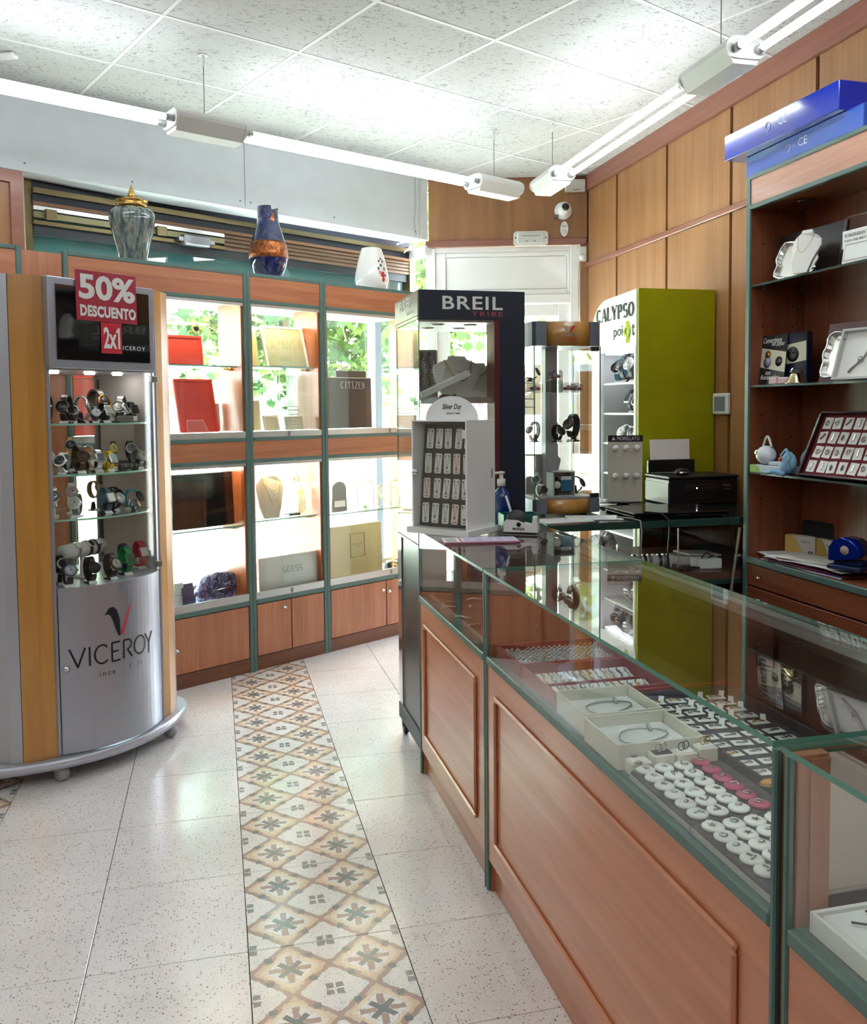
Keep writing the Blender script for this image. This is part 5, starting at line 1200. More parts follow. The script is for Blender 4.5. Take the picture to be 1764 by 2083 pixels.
W('slim mesh watch seen edge on right of the middle of the top shelf', 1, .100, .05, 80, strap=STEEL, case=SIL, dial=GUN, kind='slim', size=1.1)
W('steel watch on an open ring at the right of the top shelf', 1, .150, .10, -65, strap=STEEL, case=STEEL, dial=WHT, kind='tall', size=1.15)
W('dark square watch at the right end of the top shelf', 1, .196, .10, 15, strap=BLK, case=GUN, dial=BLK, sq=True, size=1.05)
t = thing('watch_box', 'low grey watch box on the right of the top shelf', 'box', VL(.135, .02, 1.3555), VR); MB().box(-.045, 0, 0, .035, .04, .026, bev=.002).build('base', flat('mouse_grey', (112, 108, 106), .6), t); B('label', M_offw, t, .012, -.001, .004, .032, 0, .024)
W('steel watch with a white dial at the left end of the second shelf', 2, -.192, .09, -30, strap=SIL, case=SIL, dial=WHT, lift=.02)
W('silver bangle watch at the front left of the second shelf', 2, -.180, .01, -70, strap=SIL, case=SIL, dial=GUN, kind='cuff', size=1.1)
W('gold watch held high at the back of the second shelf', 2, -.050, .16, -30, strap=GLD, case=STEEL, dial=GUN, lift=.045, kind='round', size=1.05)
W('dark brown strapped watch at the front of the second shelf', 2, -.112, .01, 10, strap=BRN, case=BRN, dial=BRN, kind='tall', size=1.15)
W('steel chronograph on a black stand in the middle of the second shelf', 2, -.028, .02, 5, strap=SIL, case=SIL, dial=GUN, sq=True, size=1.1)
W('silver bangle watch at the back middle of the second shelf', 2, .015, .14, 60, strap=SIL, case=SIL, dial=STEEL, kind='cuff', lift=.025)
W('bright yellow strapped watch on the second shelf', 2, .018, .01, 25, strap=((232, 196, 40), 0), case=SIL, dial=((150, 170, 170), 0), sq=True, stand=((226, 200, 60), 0))
W('black strapped watch with a gold dial on the second shelf', 2, .128, .13, -35, strap=BLK, case=((190, 176, 110), 1), dial=((214, 200, 128), 0), lift=.03)
W('dark steel watch with a grey dial high at the right of the second shelf', 2, .195, .11, -20, strap=GUN, case=SIL, dial=((128, 128, 134), 0), lift=.022, size=1.1)
W('steel watch with an olive dial at the right of the second shelf', 2, .165, .02, 25, strap=STEEL, case=STEEL, dial=((150, 156, 140), 0), size=1.05)
t = thing('watch_roll', 'ribbed dark watch roll on the right of the second shelf', 'watch roll', VL(.098, .0, 1.1635), VR)
for k in range(6): MB().tube([(-.035 + k * .014, 0, .014), (-.024 + k * .014, 0, .014)], .013, 12).build('roll', colour(*(GUN if k % 2 else BRN)), t)
W('round steel watch on a white pillar at the left of the third shelf', 3, -.168, .10, -30, strap=SIL, case=GUN, dial=STEEL, lift=.03, stand=WHT)
W('white ceramic watch with a pink dial on the third shelf', 3, -.072, .13, -25, strap=WHT, case=SIL, dial=((206, 182, 186), 0), lift=.03, size=1.1, stand=WHT)
W('grey green watch laid sideways at the front of the third shelf', 3, -.130, .01, -60, strap=((120, 130, 124), 0), case=SIL, dial=((186, 190, 176), 0), size=1.15, stand=WHT)
W('tan leather watch held high on the third shelf', 3, .045, .15, 40, strap=((190, 146, 92), 0), case=((150, 146, 120), 1), dial=((196, 176, 120), 0), lift=.04)
W('blue grey digital watch on a black wedge on the third shelf', 3, .015, .03, 20, strap=((74, 96, 116), 0), case=((120, 140, 158), 0), dial=WHT, sq=True, kind='tall', size=1.1)
W('black and white banded watch on the third shelf', 3, .072, .06, 55, strap=BLK, case=SIL, dial=WHT, kind='round', size=1.1)
W('black rubber watch behind the banded one on the third shelf', 3, .130, .14, 50, strap=BLK, case=GUN, dial=BLK, kind='round', lift=.012)
W('watch with a turquoise strap at the right of the third shelf', 3, .160, .06, 70, strap=((60, 150, 180), 0), case=GUN, dial=GUN, kind='cuff', size=1.1, stand=WHT)
W('small loose watch lying on the third shelf', 3, .11, -.02, 90, strap=GUN, case=GLD, dial=WHT, size=.6)
t = thing('watch_cylinder', 'white T-bar cushion carrying three small watches on the bottom shelf', 'watch stand', VL(-.030, .13, .7355), VR + R(12))
MB().tube([(-.105, 0, .112), (.105, 0, .112)], .030, 20).build('cushion', M_foam, t); MB().tube([(.0, 0, .0), (.0, 0, .085)], .012, 10).build('stem', M_foam, t); MB().lathe([(.04, 0), (.04, .006), (0, .007)], 20).build('foot', M_foam, t)
for k, x in enumerate((-.045, .020, .060)):
    o = thing('wrist_watch', ['small steel watch at the left of the white T-bar cushion', 'grey steel watch in the middle of the white T-bar cushion', 'square dark watch at the right of the white T-bar cushion'][k], 'watch', VL(-.030 + x * .978, .13 + x * .208, .7355 + .112), VR + R(12), 'watches on the T-bar cushion')
    MB().lathe([(.031, -.007), (.033, -.007), (.033, .007), (.031, .007)], 24, axis='X').build('strap', colour(*(SIL, GUN, GUN)[k]), o); om(link('case', case_sq if k == 2 else case_me, o, (0, -.026, .022), (R(50), 0, 0)), colour(*(SIL, SIL, GUN)[k])); om(link('dial', dial_sq if k == 2 else dial_me, o, (0, -.026, .022), (R(50), 0, 0)), colour(*(WHT, GUN, WHT)[k]))
W('black watch with a steel dial at the front left of the bottom shelf', 4, -.182, .0, -10, strap=((40, 40, 50), 0), case=((70, 72, 84), 0), dial=((160, 166, 178), 0), kind='tall', size=1.15, stand=WHT)
W('white and black watch behind at the left of the bottom shelf', 4, -.170, .07, 0, strap=BLK, case=WHT, dial=((40, 44, 60), 0), lift=.03)
W('black rubber watch second from the left on the bottom shelf', 4, -.092, -.01, 10, strap=BLK, case=BLK, dial=BLK, kind='tall', size=1.1)
W('dark brown open watch in the middle of the bottom shelf', 4, .0, -.01, 25, strap=((52, 42, 38), 0), case=((60, 50, 46), 0), dial=((176, 172, 166), 0), kind='tall', size=1.1)
W('green digital watch on a blue wedge on the bottom shelf', 4, .092, .02, 15, strap=((20, 118, 62), 0), case=((24, 128, 68), 0), dial=((24, 60, 44), 0), sq=True, kind='tall', size=1.2, stand=((36, 44, 84), 0))
W('grey and navy watch behind the green one on the bottom shelf', 4, .155, .12, 10, strap=((52, 52, 66), 0), case=((160, 160, 166), 0), dial=((60, 54, 66), 0), lift=.03)
W('red digital watch at the right end of the bottom shelf', 4, .215, .09, 5, strap=((196, 66, 74), 0), case=((200, 70, 78), 0), dial=WHT, sq=True, kind='tall', size=1.25, stand=WHT)

# ------------------------------------------------------------------ black tower showcase behind the counter end
BX0, BX1, BY0, BY1 = .752, 1.176, 3.272, 3.70
M_breil = flat('midnight_blue', (8, 24, 46), .45); M_slate = flat('slate_laminate', (58, 60, 64), .3, .3); M_wine = flat('wine_edge', (96, 44, 50), .3, .3)
M_greym = flat('grey_metal_face', (150, 152, 152), .3, .7)
bt = thing('tower_showcase', 'dark navy tower watch showcase with lettered canopy behind the counter end', 'showcase', (BX0, BY0, 0)); w, d = BX1 - BX0, BY1 - BY0
B('body', M_slate, bt, .004, .004, .135, w - .004, d - .004, .862); B('plinth', flat('graphite', (62, 62, 66), .5), bt, -.004, -.004, .068, w + .004, d + .004, .135, bev=.003)
MB().box(-.003, -.003, .862, w + .003, d + .003, .874, bev=.002).build('display_deck', flat('dark_green_glass', (40, 66, 60), .1), bt)
MB().box(-.002, d - .07, .14, .004, d + .002, .86).build('corner_plate', M_chrome, bt); MB().lathe([(.012, 0), (.012, .004), (0, .005)], 14, cx=-.008, cy=d - .035, cz=.66, axis='X').build('lock', M_chrome, bt)
for x, y in ((.018, d - .03), (w - .05, d - .05), (.05, .06), (w - .05, .06)): MB().lathe([(.0, -.011), (.024, -.011), (.028, -.005), (.028, .005), (.024, .011), (0, .011)], 16, cx=x, cy=y, cz=.028, axis='X').box(x - .015, y - .016, .03, x + .015, y + .016, .068, bev=.004).build('castor', M_black, bt)
B('side_column', M_breil, bt, .322, 0, .874, w, .10, 1.737); B('column_edge', M_wine, bt, .300, .0, .874, .321, .10, 1.737)
B('rear_column', M_breil, bt, w - .02, .10, .874, w, d, 1.737)
MB().box(.002, .0, 1.738, w, d, 1.848).build('canopy', M_breil, bt); MB().box(-.003, .001, 1.752, .002, d, 1.846).box(-.004, .001, 1.738, .002, d, 1.749).build('canopy_face', M_greym, bt)
MB().box(.006, .01, 1.728, w - .02, d - .01, 1.738).build('canopy_ceiling', flat('warm_grey', (168, 166, 164), .4), bt)
for x, y in ((.10, .10), (.23, .10), (.10, .26), (.23, .26)):
    MB().lathe([(.026, 1.724), (.030, 1.728)], 18, cx=x, cy=y).build('lamp_ring', M_chrome, bt); MB().lathe([(.0, 1.7235), (.022, 1.7236)], 16, cx=x, cy=y).build('lamp_glass', flat('lamp_glass', (196, 196, 190), .2), bt)
for bx in ((.0, .0, .300, .005), (.0, d - .005, w - .02, d)): B('glass_pane', M_glass, bt, bx[0], bx[1], .876, bx[2], bx[3], 1.736)
g = MB().box(0, .006, .876, .005, d - .006, 1.736); g.mi = [0, 0, 1, 1, 0, 0]; g.build('glass_pane', [M_glass, M_edge], bt)
for z in (1.440, 1.15): 
    s = MB().box(.008, .02, z - .010, w - .03, d - .02, z); s.mi = [0, 0, 1, 1, 1, 1]; s.build('glass_shelf', [M_glass, M_edgel], bt)
MB().box(.010, .014, 1.418, w - .12, .02, 1.442).build('shelf_rail', M_steel, bt)
text('lettering', 'BREIL', flat('satin_letter', (226, 230, 228), .4), bt, .214, -.001, 1.801, .240, .050, bold=.015, spacing=1.1); text('lettering', 'TRIBE', flat('dusty_red', (164, 66, 88), .4), bt, .272, -.001, 1.760, .124, .017, bold=.01, spacing=1.3)
text('lettering', 'BREIL', flat('satin_letter', (226, 230, 228), .4), bt, -.0042, d * .46, 1.815, .27, .042, rz=R(-90), bold=.015); text('lettering', 'TRIBE', flat('satin_letter', (226, 230, 228), .4), bt, -.0042, d * .32, 1.775, .14, .014, rz=R(-90), bold=.015)
bust('necklace_stand', 'wide grey necklace bust in the dark tower showcase', (.958, 3.47, 1.441), R(8), .20, .17, flat('warm_grey_felt', (196, 194, 190), .8), [(.3, .0016), (.5, .002)], group='busts in the dark tower showcase')
bust('necklace_stand', 'smaller grey necklace bust at the right of the dark tower showcase', (1.065, 3.52, 1.441), R(-12), .13, .145, flat('warm_grey_felt', (196, 194, 190), .8), [(.25, .002)], group='busts in the dark tower showcase')
t = thing('scroll_bar', 'pale slanted bar leaning across the front of the necklace bust', 'display bar', (.845, 3.36, 1.443), R(4))
MB().box(-.11, -.012, -.013, .11, .012, .013, bev=.004).xf(Matrix.Translation((.035, 0, .052)) @ Matrix.Rotation(R(-24), 4, 'Y')).build('bar', flat('pale_bar', (196, 198, 196), .5), t)
t = thing('earring_board', 'grey upright board hung with dark bead necklaces in the tower showcase', 'jewellery board', (.845, 3.56, 1.441), R(-15))
MB().box(-.05, 0, 0, .05, .014, .20, bev=.003).build('board', flat('taupe_board', (140, 136, 134), .8), t)
for k in range(5):
    n = MB(); 
    for q in range(14): n.ball((-.035 + k * .017 + .004 * math.sin(q + k), -.006, .185 - q * .0115), .0052, 6)
    n.build('bead_strand', flat('smoky_bead', (70, 66, 70), .2) if k % 2 else M_silver, t)
t = thing('bracelet_cluster', 'tangled dark bracelet at the foot of the bead board', 'bracelet', (.90, 3.40, 1.442)); MB().tube([(.032 * math.cos(a * .5) * (1 + .2 * math.sin(a * 2)), .018 * math.sin(a * .5), .006 + .004 * math.sin(a * 1.7)) for a in range(12)], .005, 6, closed=True).build('band', M_gun, t)
t = thing('ring_plinth', 'low grey plinth on the right of the tower shelf', 'stand', (1.06, 3.46, 1.442)); B('plinth', flat('mist_grey', (190, 190, 188), .6), t, -.06, -.045, 0, .065, .03, .028, bev=.002)
t = thing('watch_box', 'grey box with black cord on the lower tower shelf', 'box', (1.06, 3.40, 1.151)); MB().box(-.05, -.03, 0, .05, .04, .155, bev=.004).build('base', flat('warm_grey_felt', (196, 194, 190), .8), t); MB().tube([(-.05, -.032, .13), (-.02, -.034, .15), (.05, -.032, .14)], .002, 5).build('cord', M_black, t)

# ------------------------------------------------------------------ small counter showcase with amber header
ms = thing('counter_showcase', 'small glass watch showcase with amber header on the back counter', 'showcase', (1.296, 3.505, .942))
w, d = .312, .30
def ambox(z0, z1, nm):
    pl = [(.062, .0), (.10, -.010), (.155, -.014), (.215, -.010), (.252, 0)]
    MB().prism(pl + [(.252, .02), (.062, .02)], z0, z1, smooth=True).build(nm, M_amber, ms)
    MB().prism([(.254, -.001), (.295, .006), (.310, .02), (.312, .06), (.312, d), (0, d), (0, .06), (.003, .02), (.016, .006), (.060, -.001), (.060, .02), (.254, .02)], z0 + .001, z1 + .001).build('grey_shell', flat('blue_grey_paint', (120, 128, 142), .4, .3), ms)
ambox(.006, .066, 'amber_base'); ambox(.716, .818, 'amber_header')
for x in (.06, .25): MB().lathe([(.012, 0), (.012, .006)], 10, cx=x, cy=.05).build('foot', M_black, ms)
B('turntable', M_silver_l, ms, .03, .02, .067, .285, d - .02, .074)
MB().box(.105, .13, .074, .16, .18, .716).build('column', M_silver_p, ms)
for q in ((.004, .004, .010, d - .004), (.302, .004, .308, d - .004)):
    g = MB().box(q[0], q[1], .068, q[2], q[3], .716); g.mi = [0, 0, 1, 1, 0, 0]; g.build('glass_pane', [M_glass, M_edge], ms)
for y in (.004, d - .010): B('glass_pane', M_glass, ms, .011, y, .068, .301, y + .005, .716)
MB().box(.262, .0, .695, .300, .016, .715, bev=.002).build('hinge', M_gun, ms); MB().box(.262, .0, .069, .300, .016, .089, bev=.002).build('hinge', M_gun, ms)
for z in (.302, .514): MB().lathe([(.118, z), (.122, z + .003), (.118, z + .006)], 32, cx=.145, cy=.15).build('glass_shelf', [M_glass], ms)
strokes('VICEROY', [.118, .132, .139, .150, .160, .171, .185], [.012, .006, .010, .009, .010, .013, .012], .758, .011, .0016, flat('grey_letter', (206, 204, 198), .4), ms, y=-.0158)
MB().add([(.135, -.0158, .800), (.147, -.0158, .800), (.160, -.0158, .774), (.153, -.0158, .774)], [(0, 3, 2, 1)]).build('emblem', flat('grey_letter', (206, 204, 198), .4), ms); MB().add([(.156, -.0158, .774), (.165, -.0158, .774), (.185, -.0158, .800), (.172, -.0158, .800)], [(0, 1, 2, 3)]).build('emblem_stroke', M_redink, ms)
text('lettering', 'Fashion', M_redink, ms, .158, -.0158, .745, .05, .012, shear=.4)
MW = lambda lab, x, y, z, rz, **k: watch(lab, (1.296 + x, 3.505 + y, .942 + z + .0065), R(rz), group='watches in the amber topped showcase', **k)
MW('open black watch at the left of the middle shelf in the amber topped showcase', .045, .11, .302, -75, strap=GUN, case=GUN, dial=BLK, kind='tall', size=.95)
MW('black watch in front of the grey column on the middle shelf', .132, .06, .302, 20, strap=BLK, case=GUN, dial=BLK, kind='round', size=.95)
MW('tall dark watch at the right of the middle shelf in the amber topped showcase', .215, .09, .302, -60, strap=GUN, case=GUN, dial=((120, 96, 84), 0), kind='tall', size=1.2, lift=.006)
MW('grey spiral watch at the back left of the top shelf in the amber topped showcase', .052, .16, .514 + .05, 60, strap=GUN, case=GUN, dial=GUN, kind='cuff', size=.9)
def wbox(lab, x, y, z, red, s=1.0):
    t = thing('watch_capsule', lab, 'watch box', (1.296 + x, 3.505 + y, .942 + z + .0065), 0, 'clear watch capsules in the amber topped showcase')
    MB().box(-.028 * s, -.024, 0, .028 * s, .024, .044, bev=.006).build('clear_cover', glass('capsule_plastic', (236, 232, 234), 2.0), t)
    MB().tube([(.017 * math.cos(a * .5), .010 * math.sin(a * .5), .018) for a in range(13)], .007, 8, closed=True).build('strap', red, t)
    MB().lathe([(.011, 0), (.012, .004), (0, .005)], 16, cx=-.006, cy=-.012, cz=.022, axis='Y').build('case', M_offw, t)
M_rr = flat('crimson_rubber', (190, 34, 48), .45); M_rp = flat('pink_rubber', (204, 130, 140), .45)
wbox('clear capsule with a red watch at the left of the top shelf', .040, .085, .514, M_rr, 1.05)
wbox('clear capsule with a pink watch right of the column on the top shelf', .195, .09, .514, M_rp)
wbox('clear capsule with red straps at the right end of the top shelf', .248, .13, .514, M_rr, .9)
t = thing('clear_plinth', 'frosted clear plinth in front of the grey column on the top shelf', 'stand', (1.296 + .125, 3.505 + .075, .942 + .5205)); B('block', glass('frosted_block', (200, 208, 206), 1.5), t, -.03, -.025, 0, .03, .025, .052, bev=.002)
wbox('clear domed capsule with a striped watch on top of the frosted plinth', .130, .075, .514 + .0525, M_rp, .95)
t = thing('watch_carton', 'open white carton holding a black watch and blue sleeve', 'box', (1.296 + .155, 3.505 + .075, 1.0165)); M_pg = flat('pale_grey_carton', (206, 208, 208), .6)
B('back', M_pg, t, -.05, .04, 0, .05, .044, .108); B('side', M_pg, t, -.05, -.035, 0, -.046, .04, .108); B('side', M_pg, t, .046, -.035, 0, .05, .04, .108); B('top', M_pg, t, -.05, -.035, .104, .05, .044, .108); B('floor', M_pg, t, -.046, -.035, 0, .046, .04, .004)
B('blue_sleeve', flat('petrol_blue', (44, 112, 150), .5), t, -.008, -.02, .022, .040, .01, .070); B('white_band', M_paper, t, -.008, -.021, .070, .040, .01, .085)
o = thing('wrist_watch', 'black strapped watch with a white dial inside the open white carton', 'watch', (1.296 + .155 - .027, 3.505 + .055, 1.0215)); MB().box(-.008, 0, 0, .008, .004, .078, bev=.001).build('strap', colour(*BLK), o); om(link('case', case_me, o, (0, -.003, .045), (R(90), 0, 0)), colour(*SIL)); om(link('dial', dial_me, o, (0, -.003, .045), (R(90), 0, 0)), colour(*WHT))
MW('steel watch standing at the left front of the amber topped showcase floor', .05, .09, .074, -30, strap=STEEL, case=SIL, dial=GUN, lift=.02, size=.95)
MW('steel chronograph lying at the left front edge of the amber topped showcase', .045, .03, .066, 10, strap=SIL, case=GUN, dial=BLK, kind='cuff', size=.8)
MW('dark watch on a small black stand at the right of the white carton', .238, .10, .074, 50, strap=BRN, case=GUN, dial=BLK, size=.95)
t = thing('grey_sleeve_box', 'tilted grey folder box behind the column in the amber topped showcase', 'box', (1.296 + .10, 3.505 + .20, 1.0165)); MB().prism([(-.06, 0), (.07, 0), (.105, .15), (.085, .175), (-.06, .175)], 0, .05, axis='Y').build('base', flat('warm_grey_felt', (196, 194, 190), .8), t)

# ------------------------------------------------------------------ lime and white watch cabinet by the door
M_lime = flat('lime_laminate', (158, 160, 6), .35, var=.03); M_wlam = flat('white_laminate', (240, 241, 240), .3)
cl = thing('lime_cabinet', 'tall lime green and white watch cabinet standing beside the door', 'showcase', (2.022, 3.985, 0)); w, d, H = .416, .545, 1.978
B('lime_side', M_lime, cl, .0, 0, .02, w, .018, H); B('far_side', M_wlam, cl, .02, d - .018, .02, w, d, 1.74)
B('back', M_wlam, cl, w - .015, .018, .02, w, d - .018, 1.8); B('foot', M_black, cl, .02, .02, 0, w - .02, d - .02, .03)
ol = [(.0185, 1.685), (.545, 1.685), (.545, 1.80)] + [(.545 - .20 * (1 - math.cos(R(a))), 1.80 + .165 * math.sin(R(a))) for a in range(10, 91, 10)] + [(.0185, 1.977)]
MB().prism(ol, -.004, .016, axis='X').build('front_header', M_wlam, cl)
MB().prism([(.036, 1.70), (.53, 1.70), (.53, 1.80)] + [(.53 - .19 * (1 - math.cos(R(a))), 1.80 + .15 * math.sin(R(a))) for a in range(10, 91, 10)] + [(.036, 1.95)], .016, w - .016, axis='X').build('top_box', M_wlam, cl)
MB().box(-.004, .0185, .03, .016, .042, 1.685).build('front_frame', M_wlam, cl); MB().box(-.004, .44, .03, .016, .545, 1.685).build('front_frame', M_wlam, cl); B('front_frame', M_wlam, cl, -.004, .042, .03, .016, .44, .30)
B('lime_beading', flat('lime_bead', (206, 214, 120), .4), cl, -.0055, .024, .03, -.004, .030, 1.70)
B('interior_back', flat('mid_grey', (150, 148, 148), .5), cl, .20, .042, .30, .21, .44, 1.685)
MB().box(.02, .06, 1.676, .19, .42, 1.684).build('strip_light', glow('cabinet_fill_glow', (244, 248, 255), .8), cl)  # glowing panel added under the header to brighten the cabinet interior
B('inner_liner', M_wlam, cl, .017, .0182, .05, w - .016, .024, 1.69)
MB().box(.02, .06, .890, .19, .08, .896).build('lower_fill_glow', glow('cabinet_fill_glow', (244, 248, 255), 3.0), cl)  # second glow added to brighten the lower shelves
for z in (1.525, 1.368, 1.21, 1.05, .90, .74, .58, .42): B('shelf', M_wlam, cl, .016, .042, z - .010, .20, .44, z)
MB().tube([(.07, .12, 1.685), (.06, .13, 1.2), (.06, .13, .3)], .012, 10).build('hang_strip', flat('pearl_strip', (176, 174, 174), .3, .5), cl)
serif('lettering', 'CALYPSO', M_ink, cl, -.0055, .262, 1.885, .44, .072, .30, .08, R(-90), .02)
text('lettering', 'poi', M_ink, cl, -.0055, .218, 1.778, .105, .066, rz=R(-90), bold=.01); text('lettering', 't', M_ink, cl, -.0055, .050, 1.782, .028, .062, rz=R(-90), bold=.02)
M_lb = flat('lime_bright', (196, 214, 20), .5)
MB().tube([(-.006, .110 + .026 * math.cos(a * .4189), 1.775 + .026 * math.sin(a * .4189)) for a in range(15)], .008, 6, closed=True).build('emblem', M_lb, cl); MB().box(-.008, .094, 1.79, -.003, .104, 1.825).box(-.008, .116, 1.79, -.003, .126, 1.83).box(-.008, .094, 1.72, -.003, .104, 1.758).box(-.008, .116, 1.72, -.003, .126, 1.758).build('emblem_teeth', M_lb, cl)
def CWt(lab, y, z, **k): return watch(lab, (2.022 + .06, 3.985 + y, z + .0005), R(-80 + k.pop('a', 0)), group='watches in the lime cabinet', **k)
CWt('black watch with a blue strap end on the top shelf of the lime cabinet', .33, 1.525, strap=((40, 100, 130), 0), case=BLK, dial=BLK, kind='tall', size=1.4, a=20)
CWt('black sports watch in the middle of the top shelf of the lime cabinet', .245, 1.525, strap=BLK, case=GUN, dial=((120, 120, 130), 0), kind='tall', size=1.6)
CWt('black and white chronograph at the near end of the top lime cabinet shelf', .15, 1.525, strap=BLK, case=SIL, dial=WHT, kind='tall', size=1.6)
CWt('black square watch on the second shelf of the lime cabinet', .17, 1.368, strap=BLK, case=SIL, dial=BLK, sq=True, kind='tall', size=1.3)
CWt('clear rimmed watch at the near end of the second lime cabinet shelf', .09, 1.368, strap=GUN, case=SIL, dial=BLK, size=1.2)
CWt('silver white bracelet watch on the third shelf of the lime cabinet', .24, 1.21, strap=WHT, case=SIL, dial=WHT, kind='cuff', size=1.3)
CWt('chrome bracelet watch at the near end of the third lime cabinet shelf', .12, 1.21, strap=SIL, case=SIL, dial=GUN, kind='cuff', size=1.3)
CWt('black sports watch on the low shelf of the lime cabinet', .22, .90, strap=BLK, case=GUN, dial=GUN, kind='tall', size=1.4)
CWt('white banded watch on the low shelf of the lime cabinet', .12, .90, strap=WHT, case=SIL, dial=WHT, kind='tall', size=1.4)

# ------------------------------------------------------------------ back counter by the door
bc = thing('back_counter', 'dark topped back counter with glass shelf case below printer', 'back counter', (1.27, 3.225, 0)); w, d = 1.166, .72
tp_ = MB().box(-.02, 0, .911, w, d, .941, bev=.003); tp_.build('counter_top', MT('dark_green_top').set(base=lin((20, 40, 37)), rough=.12, coat=.6).m, bc)
B('edge_strip', M_teald, bc, -.02, -.004, .912, w - .34, .0, .938)
for x in (-.015, w - .02): B('side_panel', M_woodZ, bc, x, .01, 0, x + .02, d - .01, .91)
B('shelf', flat('brown_shelf', (96, 66, 56), .4), bc, .005, .012, .684, w - .02, d - .01, .716); MB().box(.005, .004, .664, w - .02, .03, .684, bev=.002).build('shelf_edge', M_teald, bc)
B('back_panel', M_woodZ, bc, .92, d - .03, .716, w - .02, d - .015, .91); B('black_panel', MT('black_gloss_panel').set(base=lin((12, 12, 15)), rough=.15, coat=.3).m, bc, .71, d - .06, .717, .92, d - .032, .905)
B('front_pane', M_glass, bc, .005, .006, .718, w - .02, .011, .91)
B('low_back', M_dark, bc, .005, d - .03, 0, w - .02, d - .015, .684); B('low_floor', M_dark, bc, .005, .03, .0, w - .02, d - .03, .04)
MB().box(.545, .001, .745, .549, .004, .905).build('pane_joint', M_alu, bc)
t = thing('bracelet_roll', 'row of white and grey bracelets on a roll in the back counter case', 'bracelet stand', (1.745, 3.36, .7165), R(-6))
MB().tube([(-.115, 0, .035), (.105, 0, .035)], .024, 16).build('roll', M_foam, t)
for k in range(10): MB().lathe([(.026, -.006), (.031, -.004), (.031, .004), (.026, .006)], 20, cx=-.10 + k * .022, cz=.035, axis='X').build('bracelet', [M_offw, M_gun, M_steel][k % 3], t)
t = thing('chain_pile', 'heap of dark chains beside the bracelet roll', 'chains', (1.90, 3.29, .7165)); t['kind'] = 'thing'
rg = random.Random(7)
for k in range(4): MB().tube([(rg.uniform(-.05, .06), rg.uniform(-.03, .03), .004 + .012 * rg.random()) for _ in range(7)], .003, 5).build('chain', M_gun, t)
t = thing('gift_box', 'flat white gift box with an open lid in the back counter case', 'box', (2.02, 3.47, .7165), R(6)); MB().box(-.10, -.05, 0, .10, .06, .035, bev=.002).build('base', M_paper, t); MB().box(-.06, -.06, .036, .11, .06, .044, bev=.002).xf(Matrix.Rotation(R(4), 4, 'Y')).build('lid', M_paper, t)
t = thing('gift_box', 'white gift box tied with a black ribbon in the back counter case', 'box', (2.005, 3.33, .7165), R(-4)); MB().box(-.055, -.035, 0, .055, .035, .042, bev=.003).build('base', M_paper, t); MB().tube([(-.03, -.02, .048), (.0, .0, .062), (.03, -.01, .05), (.0, -.02, .046)], .003, 6).build('ribbon', M_black, t)
t = thing('clear_domed_box', 'clear domed box with a dark blue watch in the back counter case', 'watch box', (2.20, 3.36, .7165)); MB().box(-.045, -.03, 0, .045, .03, .022, bev=.002).build('base', flat('navy_base', (30, 40, 66), .4), t); MB().ball((0, 0, .03), .042, 16, sq=(1, .7, 1)).build('dome', glass('dome', (238, 240, 240), 2.0), t); MB().tube([(.02 * math.cos(a * .55), .012 * math.sin(a * .55), .035) for a in range(12)], .006, 6, closed=True).build('strap', M_navy, t)
for k, (x, y) in enumerate(((1.44, 3.46), (1.54, 3.42), (1.62, 3.47))):
    t = thing('clear_bag', ['crumpled clear plastic bag at the left of the back counter case', 'crumpled clear plastic bag in the middle of the white parcels', 'crumpled clear plastic bag next to the bracelet roll'][k], 'bag', (x, y, .7165)); rg = random.Random(30 + k); m = MB().ball((0, 0, .075), .07, 14, sq=(.65, .5, 1)); m.v = [(a * rg.uniform(.85, 1.15), b * rg.uniform(.8, 1.15), max(0, c * rg.uniform(.9, 1.08))) for a, b, c in m.v]; m.sm = [False] * len(m.sm); m.build('film', glass('crumpled_film', (226, 226, 230), 3.0, .08), t)
# on top of the back counter
for k, (x, y, rz, lab) in enumerate(((1.35, 3.335, 4, 'white paper sheet under the front left of the amber topped showcase'), (1.50, 3.37, -14, 'white paper sheet sticking out in front of the amber topped showcase'))):
    t = thing('paper_sheet', lab, 'paper', (x, y, .9415 + .0012 * k), R(rz)); B('sheet', M_paper, t, -.10, -.07, 0, .12, .08, .001)
M_lap = MT('laptop_black').set(base=lin((13, 13, 15)), rough=.18, coat=.4).m
t = thing('closed_laptop', 'closed black laptop lying in front of the printer', 'laptop', (1.645, 3.275, .9415), R(-1.5))
MB().box(0, 0, 0, .43, .30, .014, bev=.005).build('base', M_lap, t); MB().box(0, .0, .0145, .43, .30, .024, bev=.004).build('lid', M_lap, t); B('front_latch', M_gun, t, .18, -.001, .010, .25, .001, .014)
pr = thing('printer', 'black inkjet printer with a white sheet in its rear feed', 'printer', (2.035, 3.70, .9415), R(0))
M_prb = flat('printer_black', (22, 23, 25), .35); M_prs = flat('printer_side', (52, 54, 57), .4)
MB().box(0, 0, 0, .36, .235, .120, bev=.006).build('body', M_prb, pr); B('side_cover', M_prs, pr, -.004, .004, .012, .001, .228, .10); MB().box(-.003, -.004, .120, .363, .238, .134, bev=.004).build('scanner_lid', M_prb, pr)
MB().box(.085, -.004, .060, .335, 0, .092, bev=.002).build('control_panel', flat('panel_black', (30, 31, 34), .2), pr); MB().lathe([(.003, 0), (.003, .001), (0, .0012)], 10, cx=.14, cy=-.004, cz=.076, axis='Y').build('power_light', glow('led', (240, 244, 255), 2.5), pr)
for k in range(4): MB().lathe([(.003, 0), (.003, .001), (0, .0012)], 8, cx=.165 + k * .022, cy=-.004, cz=.076, axis='Y').build('button', M_gun, pr)
